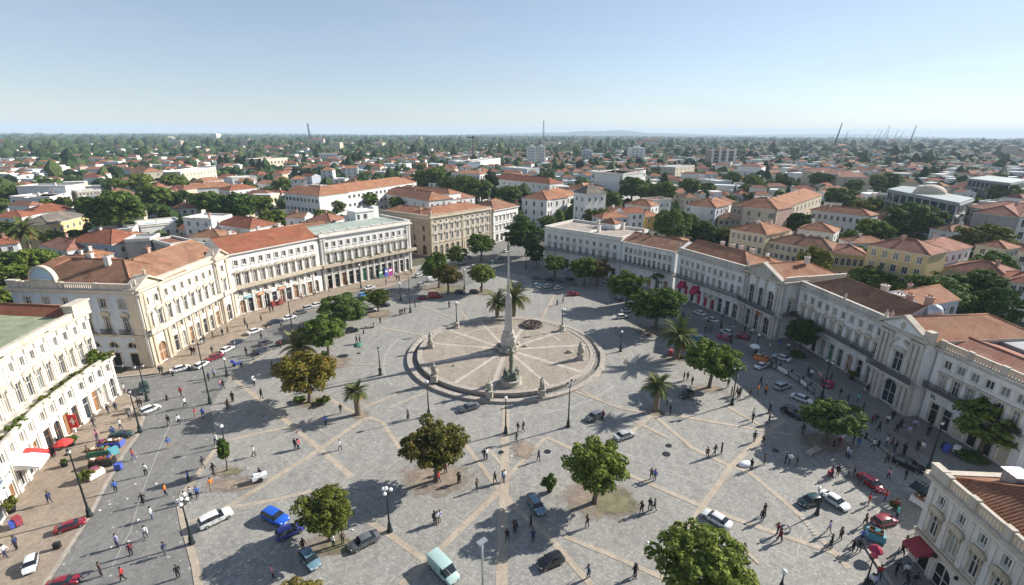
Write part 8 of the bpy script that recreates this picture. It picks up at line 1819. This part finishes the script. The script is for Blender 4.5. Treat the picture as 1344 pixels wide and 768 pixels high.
# ------------------------------------------------------------------ light, sky, air, camera
EL, AZ = 29.5, 25.0      # sun height; bearing from +x towards +y
def build_light():
    w = bpy.data.worlds.new('World'); S.world = w; w.use_nodes = True; nt = w.node_tree; bg = nt.nodes['Background']
    sky = nt.nodes.new('ShaderNodeTexSky'); sky.sky_type = 'NISHITA'; sky.sun_disc = False
    sky.sun_elevation = R(EL); sky.sun_rotation = R(90-AZ); sky.altitude = 0; sky.air_density = 1.0; sky.dust_density = .05; sky.ozone_density = 3.0
    hs = nt.nodes.new('ShaderNodeHueSaturation'); hs.inputs['Saturation'].default_value = .82; nt.links.new(sky.outputs[0], hs.inputs['Color'])
    vec = coords(nt, 'Generated', (1.2, 1.2, 6)); cn = noise(nt, vec, 2.6, 7, .62); cl = mix(nt, ramp(nt, cn, [(.5, (0, 0, 0)), (.78, (.34, .34, .34))]), hs.outputs[0], (4.6, 4.8, 5.0))
    gm = nt.nodes.new('ShaderNodeGamma'); gm.inputs[1].default_value = .78; nt.links.new(cl, gm.inputs[0])
    nt.links.new(mix(nt, 1.0, gm.outputs[0], (.95, .97, 1.03), 'MULTIPLY'), bg.inputs[0]); bg.inputs[1].default_value = .112
    l = bpy.data.lights.new('sun', 'SUN'); l.energy = 5.0; l.angle = R(.5); l.color = (1, .955, .885)
    o = bpy.data.objects.new('sun', l); C.objects.link(o)
    d = Vector((math.cos(R(AZ))*math.cos(R(EL)), math.sin(R(AZ))*math.cos(R(EL)), math.sin(R(EL))))
    o.rotation_euler = d.to_track_quat('Z', 'Y').to_euler()
    # the air over the town
    mb = MB(); mb.box(-15000, 15000, -400, 15500, -2, 160)
    m = bpy.data.materials.new('haze_air'); m.use_nodes = True; nt = m.node_tree; nt.nodes.remove(nt.nodes['Principled BSDF'])
    v = nt.nodes.new('ShaderNodeVolumePrincipled'); v.inputs['Color'].default_value = (.68, .84, 1, 1); v.inputs['Density'].default_value = HAZE; v.inputs['Anisotropy'].default_value = 0
    nt.links.new(v.outputs[0], nt.nodes['Material Output'].inputs['Volume'])
    tag(mb.build('haze', m), 'thin pale haze over the town', 'haze', None, 'stuff')
    cd = bpy.data.cameras.new('camera'); cd.sensor_width = 36; cd.lens = F*36/1344; cd.clip_end = 40000; cd.clip_start = .5
    c = bpy.data.objects.new('camera', cd); C.objects.link(c); c.location = (0, 0, CAMH)
    fw = Vector((0, CT, -ST)); up = Vector((0, ST, CT)); rt = Vector((1, 0, 0))
    # roll: image axes turned by ROLL
    r2 = rt - up*0; a = -ROLL
    X = rt*math.cos(a)+up*math.sin(a)*-1; Y = up*math.cos(a)+rt*math.sin(a)
    mt = Matrix((X, Y, -fw)).transposed(); c.rotation_euler = mt.to_euler(); S.camera = c
    S.view_settings.view_transform = 'Standard'; S.view_settings.look = 'None'; S.view_settings.exposure = EXPO; S.view_settings.gamma = 1
    S.render.resolution_x = 1024; S.render.resolution_y = 585
    S.cycles.volume_bounces = 1; S.cycles.max_bounces = 6; S.cycles.diffuse_bounces = 3; S.cycles.glossy_bounces = 2; S.cycles.transmission_bounces = 2; S.cycles.transparent_max_bounces = 16
    S.cycles.use_denoising = True; S.cycles.caustics_reflective = False; S.cycles.caustics_refractive = False
HAZE = 1.2e-4; EXPO = 0.78

def pavements():
    A = px((30, 830), (68, 768), (101, 716), (121, 684), (142, 643), (164.5, 603), (182, 579), (190, 556), (188, 538), (170, 524))+[(-60.9, 68.6), (-64, 68.6), (-64, 20)]
    B_ = px((154, 501), (217, 494.5), (265, 481.5), (324, 447.5), (371, 425), (430, 402.5), (457, 387), (508, 379.5), (541, 366))+[(-29, 143), (-33, 146), (-50, 126), (-66, 106), (-66, 74), (-75, 74)]
    G = px((740, 357), (800, 369), (850, 386), (901, 405), (942, 421.6), (1023, 476), (1074, 501.4), (1125, 559), (1171, 592), (1214, 616), (1300, 640), (1344, 660))+[(64, 40), (66, 70), (60, 100), (44, 124), (30, 140), (12, 156)]
    L = px((1140, 712), (1176, 766), (1200, 800))+[(38, 22), (44, 22), (44, 38), (40, 39.5)]+px((1215, 690), (1160, 690))
    WALKS.extend([A, B_, G, L])
pavements()
build_ground()
build_light()
palace_A(); palace_B(); palace_C(); palaces_right()
build_fountain(); build_lamps(); build_small()
for k in ('hatch', 'sedan', 'suv', 'van'): make_car(k)
for c in CARLIST: car(*c)
build_people()
build_plaza_trees()
build_mid(); build_midtrees(); build_city()
# names of nearby things for the labels of the small ones
for ph, u, v in (('the lower lamp cluster', 515, 699), ('the sage van', 586, 752), ('the white saloon', 944, 680), ('the white large car', 287, 688), ('the pair of blue cars', 372, 695), ('the autumn tinted tree', 408, 530), ('the sapling', 301, 622), ('the wide tree patch', 860, 431), ('the stone bench', 1069, 591), ('the twin globe lamp', 1075, 671), ('the sunlit wedge of paving', 1165, 655), ('the barriers', 1035, 491), ('the shaded tree', 1085, 575), ('the street mouth', 600, 352), ('the kerbside parked row', 395, 414), ('the white kerbside car', 238, 491), ('the bottom left road', 190, 740), ('the brownish tree', 575, 632), ('the earth patch tree', 783, 658), ('the white cover', 981, 607), ('the short palm', 472, 546), ('the long shade edge', 960, 545), ('the road by the scooter', 313, 484), ('the large right tree', 1287, 588), ('the corner shop pavement', 1160, 745), ('the lone globe lamp', 665, 568)):
    land(ph, *at(u, v))
finish_labels()
for o in C.objects:
    if not o.parent and len(o.get('label', '').split()) > 16: print('LONG', o['label'])
